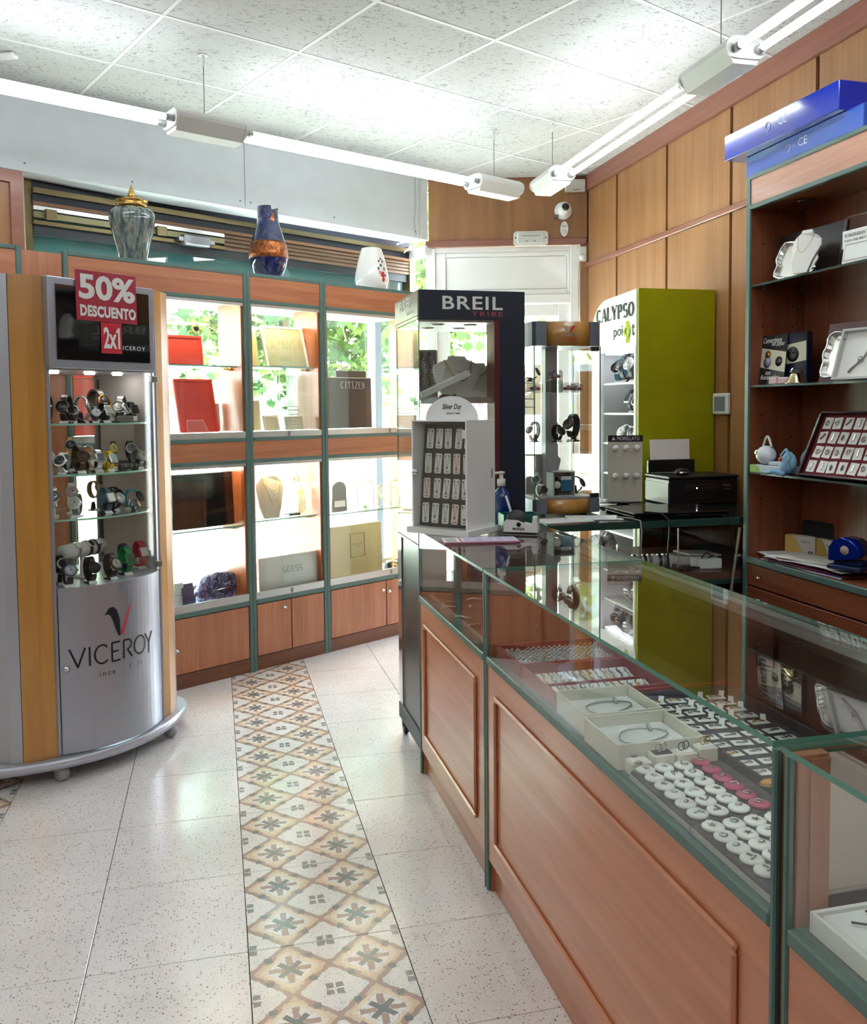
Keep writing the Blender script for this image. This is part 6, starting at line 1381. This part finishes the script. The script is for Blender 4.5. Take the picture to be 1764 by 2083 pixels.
text('lettering', 'EPSON', flat('printer_grey', (140, 142, 146), .5), pr, .296, -.0045, .086, .036, .009, bold=.02); text('lettering', 'XP-332', flat('printer_grey', (110, 112, 116), .5), pr, .30, -.0045, .069, .026, .005)
MB().box(.14, -.003, .018, .34, 0, .020).build('tray_slot', M_gun, pr); MB().box(.0, .20, .134, .25, .225, .200, bev=.004).xf(Matrix.Identity(4)).build('paper_feed', M_prb, pr)
B('sheet', M_paper, pr, .012, .190, .15, .222, .192, .312).rotation_euler = (R(-4), 0, 0)
mo = thing('computer_mouse', 'black and silver computer mouse on the printer lid', 'mouse', (2.13, 3.755, 1.076), R(20)); MB().ball((0, 0, .013), .032, 16, sq=(1.35, .8, .62)).build('body', M_prb, mo); MB().tube([(-.036, -.02, .012), (0, -.025, .012), (.034, -.018, .012)], .005, 8).build('side_band', M_chrome, mo)
t = thing('power_cable', 'black cable running from the laptop down past the counter front', 'cable', (0, 0, 0)); MB().tube([(1.70, 3.30, .968), (1.755, 3.255, .965), (1.765, 3.215, .945), (1.768, 3.208, .90), (1.762, 3.212, .80), (1.77, 3.212, .72)], .004, 7).build('cord', M_black, t)
t = thing('data_cable', 'grey cable looping over the counter edge beside the papers', 'cable', (0, 0, 0)); MB().tube([(1.60, 3.34, .947), (1.63, 3.27, .947), (1.642, 3.215, .944), (1.644, 3.208, .90), (1.64, 3.212, .78)], .0035, 7).build('cord', flat('grey_cord', (150, 150, 140), .5), t)
t = thing('thin_cable', 'thin black cable hanging from the counter beside the shelf unit', 'cable', (0, 0, 0)); MB().tube([(2.03, 3.40, .9445), (2.045, 3.216, .944), (2.05, 3.208, .90), (2.062, 3.205, .80), (2.10, 3.206, .71), (2.125, 3.206, .60)], .002, 6).build('cord', M_black, t)
t = thing('beige_pipe', 'beige flexible pipe slanting beside the shelf unit', 'pipe', (0, 0, 0)); MB().tube([(2.085, 3.208, .90), (2.055, 3.206, .70), (2.03, 3.206, .50), (2.02, 3.206, .0)], .006, 8).build('pipe', flat('beige_pipe', (128, 112, 94), .6), t)
mr = thing('earring_spinner', 'cream jewellery spinner with round white knobs and a black header', 'jewellery stand', (1.80, 3.70, .9415), R(-14))
MB().lathe([(.11, 0), (.112, .006), (.11, .010), (.03, .012), (.03, .022), (.08, .024), (.08, .030)], 28).build('foot', M_black, mr)
M_crm = flat('cream_panel', (206, 200, 186), .6)
MB().prism([(-.078, -.05), (.078, -.05), (.0, .085)], .031, .302).build('column', M_crm, mr); B('header', M_black, mr, -.079, -.054, .302, .079, -.05, .330)
strokes_ = text('lettering', 'MORELLATO', flat('silver_print', (216, 220, 226), .4), mr, .014, -.0545, .316, .10, .017); MB().add([(-.062, -.0545, .309), (-.044, -.0545, .309), (-.053, -.0545, .324)], [(0, 1, 2)]).build('emblem', flat('silver_print', (216, 220, 226), .4), mr)
for z in (.275, .150):
    for x in (-.048, .0, .048): MB().tube([(x, -.05, z), (x, -.075, z)], .005, 8).ball((x, -.08, z), .0135, 12).build('knob', M_foam, mr)
    for q in (.35, .75): 
        p = Vector((.078, -.05)).lerp(Vector((0, .085)), q); n = Vector((.135, .078)).normalized(); MB().tube([(p.x, p.y, z), (p.x + n.x * .02, p.y + n.y * .02, z)], .005, 8).ball((p.x + n.x * .028, p.y + n.y * .028, z), .0135, 12).build('knob', M_foam, mr)

# ------------------------------------------------------------------ shelf unit on the right wall
su = thing('shelf_unit', 'red brown shelf unit with green edges along the right wall', 'shelf unit', (2.10, 3.20, 0)); L = 1.55; d = XR - 2.10 - .018
M_shX = wood('red_brown_deep', (112, 60, 38), (144, 82, 54), 'Y'); M_pale = wood('pink_cherry', (176, 124, 100), (200, 146, 122), 'Y', .4)
M_smoke = glass('smoked_shelf', (110, 118, 118), 1.6)
for y in (-.022, -L): MB().box(.006, y, 0, d, y + .022, 2.314).build('side_panel', M_shelfwood, su); MB().box(-.004, y - .002, 0, .006, y + .024, 2.316, bev=.002).build('edge_strip', M_teal, su)
B('back_panel', M_shelfwood, su, d - .075, -L + .022, .76, d - .063, -.022, 2.19)
B('top_box', M_shX, su, .02, -L + .022, 2.19, d, -.022, 2.31); B('fascia', M_pale, su, .0, -L + .022, 2.20, .02, -.022, 2.30)
for z in (2.183, 2.300): MB().box(-.006, -L + .022, z, .02, -.022, z + .017, bev=.003).build('edge_strip', M_teal, su)
for k in range(2): MB().lathe([(.028, 2.180), (.034, 2.186)], 20, cx=.13, cy=-.19 - k * .62).build('downlight', M_gun, su)
for z in (1.882, 1.481, 1.133):
    s = MB().box(.004, -L + .026, z - .008, d - .08, -.026, z); s.mi = [0, 0, 1, 1, 1, 1]; s.build('glass_shelf', [M_smoke, flat('dark_glass_edge', (66, 84, 78), .15)], su)
    for x in (.06, .24): MB().tube([(x, -.022, z - .014), (x, -.034, z - .014)], .004, 8).build('shelf_pin', M_steel, su)
for z in (2.05, 1.80, 1.72, 1.60, 1.36, 1.27, 1.02):
    for x in (.06, .20): MB().lathe([(.004, 0), (.004, .0006), (0, .0007)], 8, cx=x, cy=-.0222, cz=z, axis='Y').build('pin_hole', M_dark, su)
B('desk_top', M_shX, su, .004, -L + .022, .762, d - .063, -.022, .785); MB().box(-.008, -L + .022, .760, .006, -.022, .786, bev=.003).build('edge_strip', M_teal, su)
for z0, z1 in ((.672, .757), (.585, .665), (.44, .578), (.25, .433), (.07, .243)):
    dr = MB().box(-.002, -L + .026, z0, .016, -.026, z1, bev=.002).build('drawer', M_shX, su)
    for q in (-.126, -L + .13): MB().tube([(-.003, q, (z0 + z1) / 2), (-.018, q, (z0 + z1) / 2)], .0035, 8).ball((-.020, q, (z0 + z1) / 2), .0065, 10).build('knob', M_chrome, dr)
B('carcass', M_dark, su, .018, -L + .022, 0, d - .063, -.022, .76)
# blue cartons on top
M_blue = MT('glossy_blue_card').set(base=lin((8, 40, 168)), rough=.18, coat=.5, coatr=.1).m; M_blue2 = MT('glossy_azure_card').set(base=lin((18, 82, 190)), rough=.22, coat=.5, coatr=.12)
nz = M_blue2.noise(M_blue2.mapped((1, 1, 1)), 60, 3); M_blue2.bump(nz, .25, .003); M_blue2 = M_blue2.m
M_print = flat('pale_print', (206, 214, 236), .5)
t = thing('blue_carton', 'glossy lighter blue long carton lying flat on the shelf unit', 'box', (2.135, 2.90, 2.318), R(0)); MB().box(-.02, -.335, 0, .15, .335, .085, bev=.002).build('carton', M_blue2, t); text('lettering', 'CE', M_print, t, -.0205, -.02, .05, .05, .03, rz=R(-90))
MB().tube([(-.021, .06 + .012 * math.cos(a * .5), .045 + .014 * math.sin(a * .5)) for a in range(11)], .0016, 5).build('recycling_mark', M_print, t)
t = thing('blue_carton', 'glossy dark blue long carton tilted on top of the lighter one', 'box', (2.09, 2.975, 2.4035), R(2)); MB().box(-.02, -.33, 0, .16, .33, .10, bev=.002).build('carton', M_blue, t)
text('lettering', 'CE', M_print, t, -.0205, -.035, .058, .05, .032, rz=R(-90)); MB().tube([(-.021, .05 + .014 * math.cos(a * .5), .055 + .017 * math.sin(a * .5)) for a in range(11)], .0018, 5).build('recycling_mark', M_print, t)
# upper shelf
S1, S2, S3, S4 = 1.8825, 1.4815, 1.1335, .7855
t = thing('dark_presentation_board', 'dark board leaning behind the silver tray on the upper shelf', 'board', (2.21, 2.985, S1), R(-84)); MB().box(-.175, 0, 0, .175, .012, .20, bev=.002).xf(Matrix.Rotation(R(-10), 4, 'X')).build('board', flat('aubergine_board', (44, 32, 34), .3), t)
def plaque(lab, loc, rz, w, h, seed, lean, engraved):
    t = thing('silver_tray', lab, 'tray', loc, rz); rg = random.Random(seed); o = []; n = 40
    for k in range(n):
        a = 2 * math.pi * k / n; q = 1 / max(abs(math.cos(a)) , abs(math.sin(a))) ; q = min(q, 1.22); s = 1 + .05 * math.sin(a * 8 + seed) + rg.uniform(-.015, .015); o.append((math.cos(a) * q * s * w / 2, math.sin(a) * q * s * h / 2 + h / 2))
    inn = [(x * .86, (z - h / 2) * .86 + h / 2) for x, z in o]; m = MB(); vs = [(x, -.012 + .004 * math.sin(k * 1.7), z) for k, (x, z) in enumerate(o)] + [(x, 0, z) for x, z in inn]
    m.add(vs, [(k, (k + 1) % n, n + (k + 1) % n, n + k) for k in range(n)] + [tuple(range(n, 2 * n))], 0, False); rt = Matrix.Rotation(R(-lean), 4, 'X'); m.xf(rt).build('dish', flat('satin_silver', (206, 204, 196), .25, .75), t)
    MB().tube([(x, -.013, z) for x, z in o], .0035, 6, closed=True).xf(rt).build('rim', M_chrome, t)
    if engraved:
        for k in range(7): MB().box(-.035 + rg.uniform(0, .01), -.0016, h * (.68 - k * .07), .012 + rg.uniform(-.015, .02), -.0008, h * (.68 - k * .07) + .003).xf(rt).build('engraved_line', M_gun, t)
        text('lettering', 'Manuel', M_gun, t, -.005, -.012, h * .80, .05, .014, shear=.3).rotation_euler = (R(90 - lean), 0, 0)
    MB().box(-w * .2, .03, 0, w * .2, .045, .01).build('easel_foot', M_black, t)
    return t
plaque('crumpled edge silver tray on the upper shelf behind a white bust', (2.155, 2.965, S1), R(-80), .20, .145, 3, 14, False)
bust('necklace_stand', 'white curved necklace bust with a cord necklace on the upper shelf', (2.125, 2.86, S1), R(-58), .10, .160, M_foam, [(.45, .0009)])
t = thing('silver_twig', 'silver twig brooch lying beside the white bust', 'brooch', (2.115, 2.80, S1 + .002)); MB().tube([(-.03, -.015, .004), (.0, .0, .012), (.03, .012, .006)], .003, 6).build('twig', M_chrome, t); MB().ball((.0, 0, .013), .006, 8).build('bead', M_chrome, t)
t = thing('acrylic_easel', 'clear acrylic easel behind the lettered card on the upper shelf', 'easel', (2.20, 2.66, S1), R(-84)); MB().tube([(-.11, 0, 0), (-.11, .03, .17), (-.10, .032, .19), (.10, .032, .19)], .004, 6).build('frame', glass('acrylic', (240, 236, 236), 1.6), t); MB().tube([(-.11, .0, .03), (-.11, -.03, .0), (.1, -.03, 0)], .003, 6).build('lip', M_chrome, t)
t = thing('lettered_card', 'white card with grey capitals on the upper shelf at the right edge', 'card', (2.13, 2.60, S1), R(-86)); MB().box(-.07, 0, .055, .09, .002, .115).build('sheet', M_paper, t); text('lettering', 'SE REGRABAN TODO', flat('grey_print', (92, 92, 90), .5), t, .01, -.001, .098, .14, .011); text('lettering', 'TIPO DE PIEZAS', flat('grey_print', (92, 92, 90), .5), t, -.002, -.001, .078, .12, .011)
t = thing('certificate_card', 'white framed certificate below the lettered card', 'card', (2.115, 2.60, S1), R(-86)); MB().box(-.055, 0, 0, .09, .002, .075).xf(Matrix.Rotation(R(-8), 4, 'X')).build('sheet', M_paper, t); MB().tube([(-.045, -.002, .010), (.08, -.002, .010), (.08, .007, .065), (-.045, .007, .065)], .0008, 4, closed=True).build('printed_border', M_ink, t)
# second shelf
M_leaflet = flat('leaflet_black', (20, 20, 26), .3, coat=.3); M_photo = flat('photo_cream', (206, 200, 178), .4)
t = thing('leaflet', 'black leaflet with white script and a photo of gold and rings', 'leaflet', (2.15, 3.106, S2), R(-84)); lt = Matrix.Rotation(R(-6), 4, 'X')
MB().box(-.072, 0, 0, .072, .003, .20).xf(lt).build('sheet', M_leaflet, t); MB().add([(-.068, -.0008, .073), (.072, -.0008, .048), (.072, -.0008, .128), (-.068, -.0008, .150)], [(0, 1, 2, 3)]).xf(lt).build('photo', M_photo, t)
for nm, x, z, s, m in (('photo_stone', -.030, .122, .016, M_gold), ('photo_vase', -.03, .09, .022, flat('lilac_grey', (150, 146, 172), .4)), ('photo_ring', .035, .092, .02, M_gun)): MB().lathe([(s, 0), (0, .0006)], 16, cx=x, cy=-.0012, cz=z, axis='Y').xf(lt).build(nm, m, t)
o = text('lettering', 'Convertimos', M_paper, t, -.008, .0155, .178, .105, .022, shear=.35); o.rotation_euler = (R(84), 0, 0); o = text('lettering', 'en joyas', M_paper, t, .025, .0140, .160, .07, .022, shear=.35); o.rotation_euler = (R(84), 0, 0)
o = text('lettering', 'sus', M_paper, t, -.02, .0035, .047, .03, .012, shear=.35); o.rotation_euler = (R(84), 0, 0); o = text('lettering', 'Recuerdos', M_paper, t, -.008, .0015, .031, .105, .018, shear=.35); o.rotation_euler = (R(84), 0, 0)
t = thing('leaflet_box', 'navy leaflet stand with a photo of black stone jewellery', 'leaflet', (2.185, 3.015, S2), R(-80)); MB().box(-.068, 0, 0, .068, .03, .20, bev=.002).build('stand', flat('leaflet_navy', (18, 24, 52), .3, coat=.2), t); MB().add([(-.068, -.0012, .075), (.066, -.0012, .090), (.066, -.0012, .165), (-.068, -.0012, .150)], [(0, 1, 2, 3)]).build('photo', M_photo, t)
MB().lathe([(.030, 0), (.012, .0006), (0, .0006)], 20, cx=0, cy=-.0016, cz=.116, axis='Y').build('photo_stones', flat('slate_stone', (58, 60, 62), .3), t); 
for k in (-1, 0, 1): MB().ball((k * .018, -.002, .125), .010, 8, sq=(1, .2, 1)).build('photo_stone', flat('onyx', (26, 26, 30), .2), t)
t = thing('pink_ribbon_box', 'small pink box with a ribbon lying on the middle shelf', 'box', (2.125, 2.99, S2), R(-75)); MB().box(-.055, -.018, 0, .05, .022, .026, bev=.004).build('base', flat('shell_pink', (222, 190, 192), .5), t); B('ribbon', flat('rose_ribbon', (176, 130, 136), .4), t, -.016, -.019, 0, -.010, .023, .027)
t = thing('gold_bell', 'small polished bell with a ring handle on the middle shelf', 'bell', (2.128, 2.915, S2)); MB().lathe([(.042, 0), (.040, .004), (.030, .018), (.022, .035), (.012, .042), (0, .044)], 24).build('bell', flat('pale_gold', (196, 184, 140), .15, 1.0), t); MB().tube([(.024 * math.cos(a * .5), 0, .040 + .020 * math.sin(a * .5)) for a in range(0, 7)], .004, 6).build('handle', M_chrome, t)
t = thing('burgundy_board', 'burgundy board behind the engraved silver tray', 'board', (2.19, 2.68, S2), R(-82)); MB().box(-.165, 0, 0, .16, .014, .225, bev=.002).xf(Matrix.Rotation(R(-14), 4, 'X')).build('board', flat('burgundy', (84, 30, 30), .4), t)
plaque('engraved silver tray with a wavy edge on the middle shelf', (2.145, 2.675, S2 + .012), R(-80), .20, .17, 8, 16, True)
t = thing('necklace_box', 'open white box with a grey necklace leaning at the right of the middle shelf', 'box', (2.115, 2.60, S2), R(-78)); q = Matrix.Rotation(R(-18), 4, 'X'); MB().box(-.07, 0, 0, .11, .014, .185, bev=.002).xf(q).build('base', M_foam, t)
for bx in ((-.07, 0, -.062, .185), (-.062, 0, .11, .008), (-.062, .177, .11, .185)): MB().box(bx[0], -.02, bx[1], bx[2], 0, bx[3]).xf(q).build('rim', flat('grey_rim', (186, 186, 184), .6), t)
MB().tube([(-.02, -.004, .03), (.005, -.004, .06), (.03, -.004, .085), (.045, -.004, .12), (.06, -.004, .16)], .004, 6).xf(q).build('chain', M_silver, t); MB().ball((.02, -.006, .075), .011, 8).xf(q).build('bead', M_silver, t)
# third shelf
t = thing('baby_gift_box', 'white and green baby gift box on the third shelf', 'box', (2.125, 3.05, S3), R(-84)); MB().box(-.105, -.02, 0, .09, .05, .030, bev=.003).build('base', flat('baby_white', (206, 214, 222), .5), t); MB().prism([(-.106, 0), (-.052, 0), (-.052, .016), (-.062, .026), (-.075, .0305), (-.106, .0305)], -.0212, -.0202, axis='Y').build('green_patch', flat('spring_green', (158, 196, 104), .5), t); MB().box(-.01, -.014, .031, .085, .045, .046, bev=.003).build('upper_box', flat('pale_lilac', (196, 204, 226), .5), t)
t = thing('baby_rattle', 'round pearl white baby rattle with a ring handle', 'rattle', (2.13, 3.10, S3 + .031)); MB().ball((0, 0, .038), .040, 20, sq=(1, 1, .95)).build('ball', flat('pearl', (222, 226, 232), .2, coat=.6), t); MB().tube([(.004, .026 - .056 * (k / 12) , .070 + .042 * math.sin(k / 12 * math.pi)) for k in range(13)], .005, 8).build('handle', M_offw, t); MB().ball((-.034, .012, .048), .016, 10, sq=(.4, 1, .8)).build('emblem', M_chrome, t)
t = thing('baby_shoes_bag', 'pale blue wrapped baby bundle with a ribbon', 'gift bundle', (2.125, 2.955, S3), R(-84)); MB().ball((0, 0, .046), .045, 14, sq=(.9, .6, 1)).build('bundle', flat('baby_blue', (146, 186, 216), .5), t); MB().tube([(.0, -.03, .075), (.03, -.035, .10), (.05, -.03, .07), (.03, -.03, .05), (.045, -.03, .02)], .006, 6).build('ribbon', flat('sky_ribbon', (120, 170, 206), .4), t); MB().tube([(-.07, -.045, .008), (-.02, -.05, .014), (.03, -.045, .006)], .010, 8).build('bow', flat('sky_ribbon', (120, 170, 206), .4), t); MB().ball((-.01, -.026, .06), .009, 8).build('charm', flat('coral', (206, 92, 92), .4), t)
t = thing('clear_gift_bag', 'small grey organza bag behind the tag tray', 'bag', (2.20, 2.93, S3)); MB().ball((0, 0, .05), .05, 14, sq=(.6, .75, 1)).build('pouch', flat('organza', (132, 142, 152), .5), t); MB().tube([(-.02, -.01, .095), (0, .0, .085), (.02, .012, .098)], .004, 6).build('tie', M_silver, t)
t = thing('white_card_sleeve', 'pale card sleeve standing behind the tag tray', 'card', (2.27, 2.955, S3), R(-86)); MB().box(-.05, 0, 0, .06, .004, .13).xf(Matrix.Rotation(R(-6), 4, 'X')).build('sleeve', flat('pale_sleeve', (206, 202, 204), .6), t)
tt = thing('tag_tray', 'slanted dark red tray of white silver charm cards', 'tray', (2.135, 2.66, S3 + .008), R(-83)); q = Matrix.Rotation(R(-26), 4, 'X'); M_mah = flat('mahogany', (44, 16, 18), .3, coat=.3)
MB().box(-.195, 0, 0, .155, .010, .245).xf(q).build('felt', flat('wine_felt', (108, 24, 34), .9), tt)
for bx in ((-.205, -.008, .165, 0), (-.205, .245, .165, .253), (-.205, 0, -.195, .245), (.155, 0, .165, .245)): MB().box(bx[0], -.018, bx[1], bx[2], .012, bx[3], bev=.002).xf(q).build('rim', M_mah, tt)
MB().box(-.05, -.03, -.008, .06, .03, 0).build('easel_foot', glass('acrylic', (240, 236, 236), 1.6), tt)
tc = MB().box(-.0185, -.0025, 0, .0185, 0, .046).mesh('card', M_foam); base = Matrix.Translation((2.135, 2.66, S3 + .008)) @ Matrix.Rotation(R(-83), 4, 'Z') @ q; rg = random.Random(44)
charms = [MB().tube([(.007 * math.cos(a * .63), -.005, .024 + .009 * math.sin(a * .63)) for a in range(10)], .0025, 5, closed=True).mesh('charm', M_silver), MB().ball((0, -.005, .024), .009, 8, sq=(.6, .3, 1.4)).mesh('charm', M_gun), MB().box(-.003, -.006, .010, .003, -.002, .038, bev=.001).mesh('charm', M_silver), MB().tube([(-.008, -.005, .014), (.002, -.005, .026), (.008, -.005, .036)], .003, 6).mesh('charm', flat('copper_charm', (160, 132, 110), .3, .9))]
for r in range(4):
    for c in range(7):
        o = thing('charm_card', f"white charm card in the slanted red tray, {ORD[c]} from the left in the {('top', 'second', 'third', 'bottom')[r]} row", 'jewellery card', group='cards in the slanted red tray'); o.matrix_world = base @ Matrix.Translation((-.160 + c * .0475 + rg.uniform(-.002, .002), -.0005, .188 - r * .058)) @ Matrix.Rotation(R(rg.uniform(-5, 5)), 4, 'Y')
        link('card', tc, o); link('charm', rg.choice(charms), o, (rg.uniform(-.003, .003), 0, rg.uniform(-.003, .003)))
# desk level
rg = random.Random(3)
for k in range(7):
    lab = ['loose white sheets at the bottom of the paper heap', 'purple folder in the paper heap', 'dark red folder edge in the paper heap', 'crumpled white sheet at the left of the paper heap', 'white printed sheet in the middle of the paper heap', 'large white sheet reaching towards the hole punch', 'creased white sheet on top of the paper heap'][k]
    m = [M_paper, flat('violet_folder', (92, 74, 160), .5), flat('maroon_folder', (84, 22, 44), .5), M_paper, M_paper, M_paper, flat('ivory_sheet', (228, 226, 214), .7)][k]
    x, y, rz, ww, ll = [(2.20, 2.87, 2, .09, .22), (2.205, 2.86, 4, .095, .215), (2.20, 2.84, 6, .092, .21), (2.20, 3.06, -12, .075, .11), (2.20, 2.92, 10, .085, .15), (2.215, 2.80, -2, .09, .16), (2.21, 2.90, 16, .08, .13)][k]
    t = thing('paper_sheet' if k not in (1, 2) else 'folder', lab, 'paper' if k not in (1, 2) else 'folder', (x, y, S4 + .0005 + k * .0042), R(rz)); m_ = MB(); n = 8; vs = []
    for a in range(n + 1):
        for b in range(2): 
            yy = -ll + 2 * ll * a / n; vs.append(((-ww, ww)[b], yy, .0012 * math.sin(a * 1.7 + k * 2 + b) + .0015))
    vs2 = [(p[0], p[1], p[2] + .0014) for p in vs]; N_ = len(vs)
    m_.add(vs + vs2, [(2 * a, 2 * a + 2, 2 * a + 3, 2 * a + 1) for a in range(n)] + [(N_ + 2 * a, N_ + 2 * a + 1, N_ + 2 * a + 3, N_ + 2 * a + 2) for a in range(n)] + [(2 * a, N_ + 2 * a, N_ + 2 * a + 2, 2 * a + 2) for a in range(n)] + [(2 * a + 1, 2 * a + 3, N_ + 2 * a + 3, N_ + 2 * a + 1) for a in range(n)] + [(0, 1, N_ + 1, N_), (2 * n, N_ + 2 * n, N_ + 2 * n + 1, 2 * n + 1)]); m_.build('sheet', m, t)
for k in range(2):
    t = thing('envelope_box', ['yellow and white envelope box at the left, against the shelf unit back', 'yellow and white envelope box at the right, turned more to the front'][k], 'box', ((2.295, 3.105, S4), (2.318, 2.975, S4))[k], R((-60, -92)[k])); MB().box(-.062, 0, 0, .062, .035, .085, bev=.002).build('carton', flat('white_carton', (214, 208, 196), .6), t)
    MB().add([(-.062, -.001, 0), (.02, -.001, 0), (-.03, -.001, .085), (-.062, -.001, .085)], [(0, 1, 2, 3)]).build('yellow_panel', flat('straw_yellow', (206, 170, 84), .6), t); MB().add([(-.030, -.0015, .085), (-.012, -.0015, .06), (.012, -.0015, .02), (-.02, -.0015, .07)], [(0, 1, 2, 3)]).build('dark_flash', M_gun, t)
    text('lettering', 'Signia', flat('grey_print', (92, 92, 90), .5), t, .022, -.0015, .062, .036, .012); MB().box(.035, -.0015, .015, .040, -.0008, .026).box(.046, -.0015, .015, .051, -.0008, .026).build('icon', M_gun, t)
t = thing('black_pouch', 'black padded case behind the envelope boxes', 'case', (2.345, 3.06, S4), R(-84)); MB().box(-.085, -.012, 0, .085, .02, .145, bev=.010).build('case', flat('matte_black', (20, 22, 24), .8), t)
hp = thing('hole_punch', 'blue metal hole punch on the paper heap', 'hole punch', (2.165, 2.655, S4 + .034), R(-70)); M_pun = MT('punch_blue').set(base=lin((10, 44, 150)), rough=.22, metal=.5, coat=.5).m
MB().box(-.062, -.045, 0, .062, .045, .016, bev=.004).build('base', flat('punch_dark', (20, 40, 84), .4), hp); MB().box(-.05, -.02, .016, .05, .035, .034, bev=.003).build('bridge', flat('punch_dark', (20, 40, 84), .4), hp)
prof = [(-.055, .034), (-.048, .030), (.045, .045), (.058, .060), (.050, .088), (.022, .108), (-.010, .114), (-.036, .104), (-.054, .076)]
MB().prism([(a, b) for a, b in prof], -.044, .044, axis='Y', smooth=True).build('lever', M_pun, hp); MB().lathe([(.016, 0), (.016, .0008), (0, .0009)], 18, cx=.006, cy=-.0445, cz=.072, axis='Y').build('badge', flat('badge_grey', (170, 150, 140), .5), hp)

# ------------------------------------------------------------------ small devices on the walls
def wallthing(name, label, cat, lx, z, ly=0.0):
    p = Vector(dwl) + Matrix.Rotation(DRZ, 3, 'Z') @ Vector((lx, ly, z)); return thing(name, label, cat, p, DRZ)
t = wallthing('security_camera', 'white dome security camera with a dark lens above the door', 'camera', .908, 2.712)
MB().lathe([(.058, 0), (.060, .012), (.050, .022), (0, .024)], 28, axis='Y').build('mount', M_white, t); MB().ball((0, -.032, .006), .050, 22).build('head', M_white, t); MB().lathe([(.024, 0), (.024, .006), (0, .008)], 24, cx=.008, cy=-.076, cz=.010, axis='Y').build('lens', flat('lens_navy', (12, 18, 32), .05, coat=1.0), t); MB().lathe([(.031, .0), (.031, .004), (.025, .006)], 24, cx=.008, cy=-.072, cz=.010, axis='Y').build('lens_ring', M_white, t); MB().box(-.062, -.03, -.048, -.035, -.01, -.028, bev=.003).build('bracket', M_gun, t)
t = wallthing('motion_sensor', 'white rounded motion sensor under the dome camera', 'sensor', .912, 2.578); MB().prism([(.026 * math.cos(a * .393), .012 + .05 * math.sin(a * .393) * 1.0) for a in range(16)], -.032, 0, axis='Y', smooth=True).build('housing', M_white, t); MB().ball((0, -.020, -.008), .020, 14, sq=(1, .9, 1.1)).build('lens', flat('milky_lens', (220, 224, 226), .3), t); B('slot', M_black, t, -.014, -.0335, .026, .014, -.032, .029)
t = wallthing('emergency_light', 'white oblong emergency light fitting over the door', 'emergency light', .688, 2.482, -.012); MB().prism([(x * .115, .048 + y * .046) for x, y in [(-.86, -1), (.86, -1), (1, -.7), (1, .7), (.86, 1), (-.86, 1), (-1, .7), (-1, -.7)]], -.036, 0, axis='Y').build('housing', M_offw, t); MB().box(-.088, -.046, .012, .088, -.036, .082, bev=.008).build('diffuser', flat('diffuser', (214, 218, 216), .2), t); B('strip', M_gun, t, -.062, -.0475, .060, .062, -.046, .063)
for x in (-.10, .10): MB().ball((x, -.037, .05), .005, 8, sq=(1, .5, 1)).build('screw', M_gun, t)
for x in (-.026, .026): MB().ball((x, -.047, .028), .004, 8, sq=(1, .5, 1)).build('lamp_dot', M_gun, t)
t = wallthing('smoke_sensor', 'small white rounded sensor at the top right corner of the door', 'sensor', 1.034, 2.412, -.002); MB().box(-.026, -.020, -.035, .026, .004, .06, bev=.003).build('plate', M_offw, t); MB().ball((-.002, -.022, -.008), .022, 14, sq=(1, .8, 1)).build('dome', M_white, t)
t = wallthing('alarm_box', 'beige rectangular alarm box in the corner under the ceiling', 'alarm', .985, 2.832); MB().box(-.068, -.05, 0, .066, 0, .078, bev=.006).build('housing', flat('alarm_beige', (206, 204, 196), .5), t); B('label', M_gun, t, -.02, -.0505, .006, .03, -.05, .010)
t = thing('thermostat', 'white square thermostat with a grey display on the panelled wall', 'thermostat', (XR - .001, 3.912, 1.41), R(-90)); MB().box(-.066, -.022, -.052, .066, 0, .052, bev=.005).build('housing', M_white, t); B('display', flat('lcd_grey', (132, 140, 146), .2), t, -.048, -.0232, -.036, .048, -.022, .036)
t = thing('ceiling_sensor', 'small white box on the ceiling near the left edge', 'sensor', (-.85, 4.22, 2.918), R(-24)); MB().box(-.06, -.022, 0, .06, .022, .021, bev=.006).build('housing', M_white, t)
t = wallthing('notice_sheet', 'cream notice sheet with grey lines taped inside the door glass', 'notice', .64, 1.35, .044); B('sheet', flat('notice_cream', (228, 214, 186), .8), t, -.11, 0, 0, .12, .001, .34)
for k in range(5): B('text_line', flat('grey_print', (92, 92, 90), .5), t, -.07, -.0006, .05 + k * .055, .08, 0, .056 + k * .055)
t = thing('wall_notice', 'white notice sheet on the panelled wall behind the lime cabinet', 'notice', (XR - .002, 5.02, 1.86), R(-90)); B('sheet', M_paper, t, -.20, -.002, -.24, .12, 0, .13); 
for k in range(6): B('text_line', flat('grey_print', (92, 92, 90), .5), t, -.15, -.0026, -.18 + k * .045, .02, -.002, -.172 + k * .045)
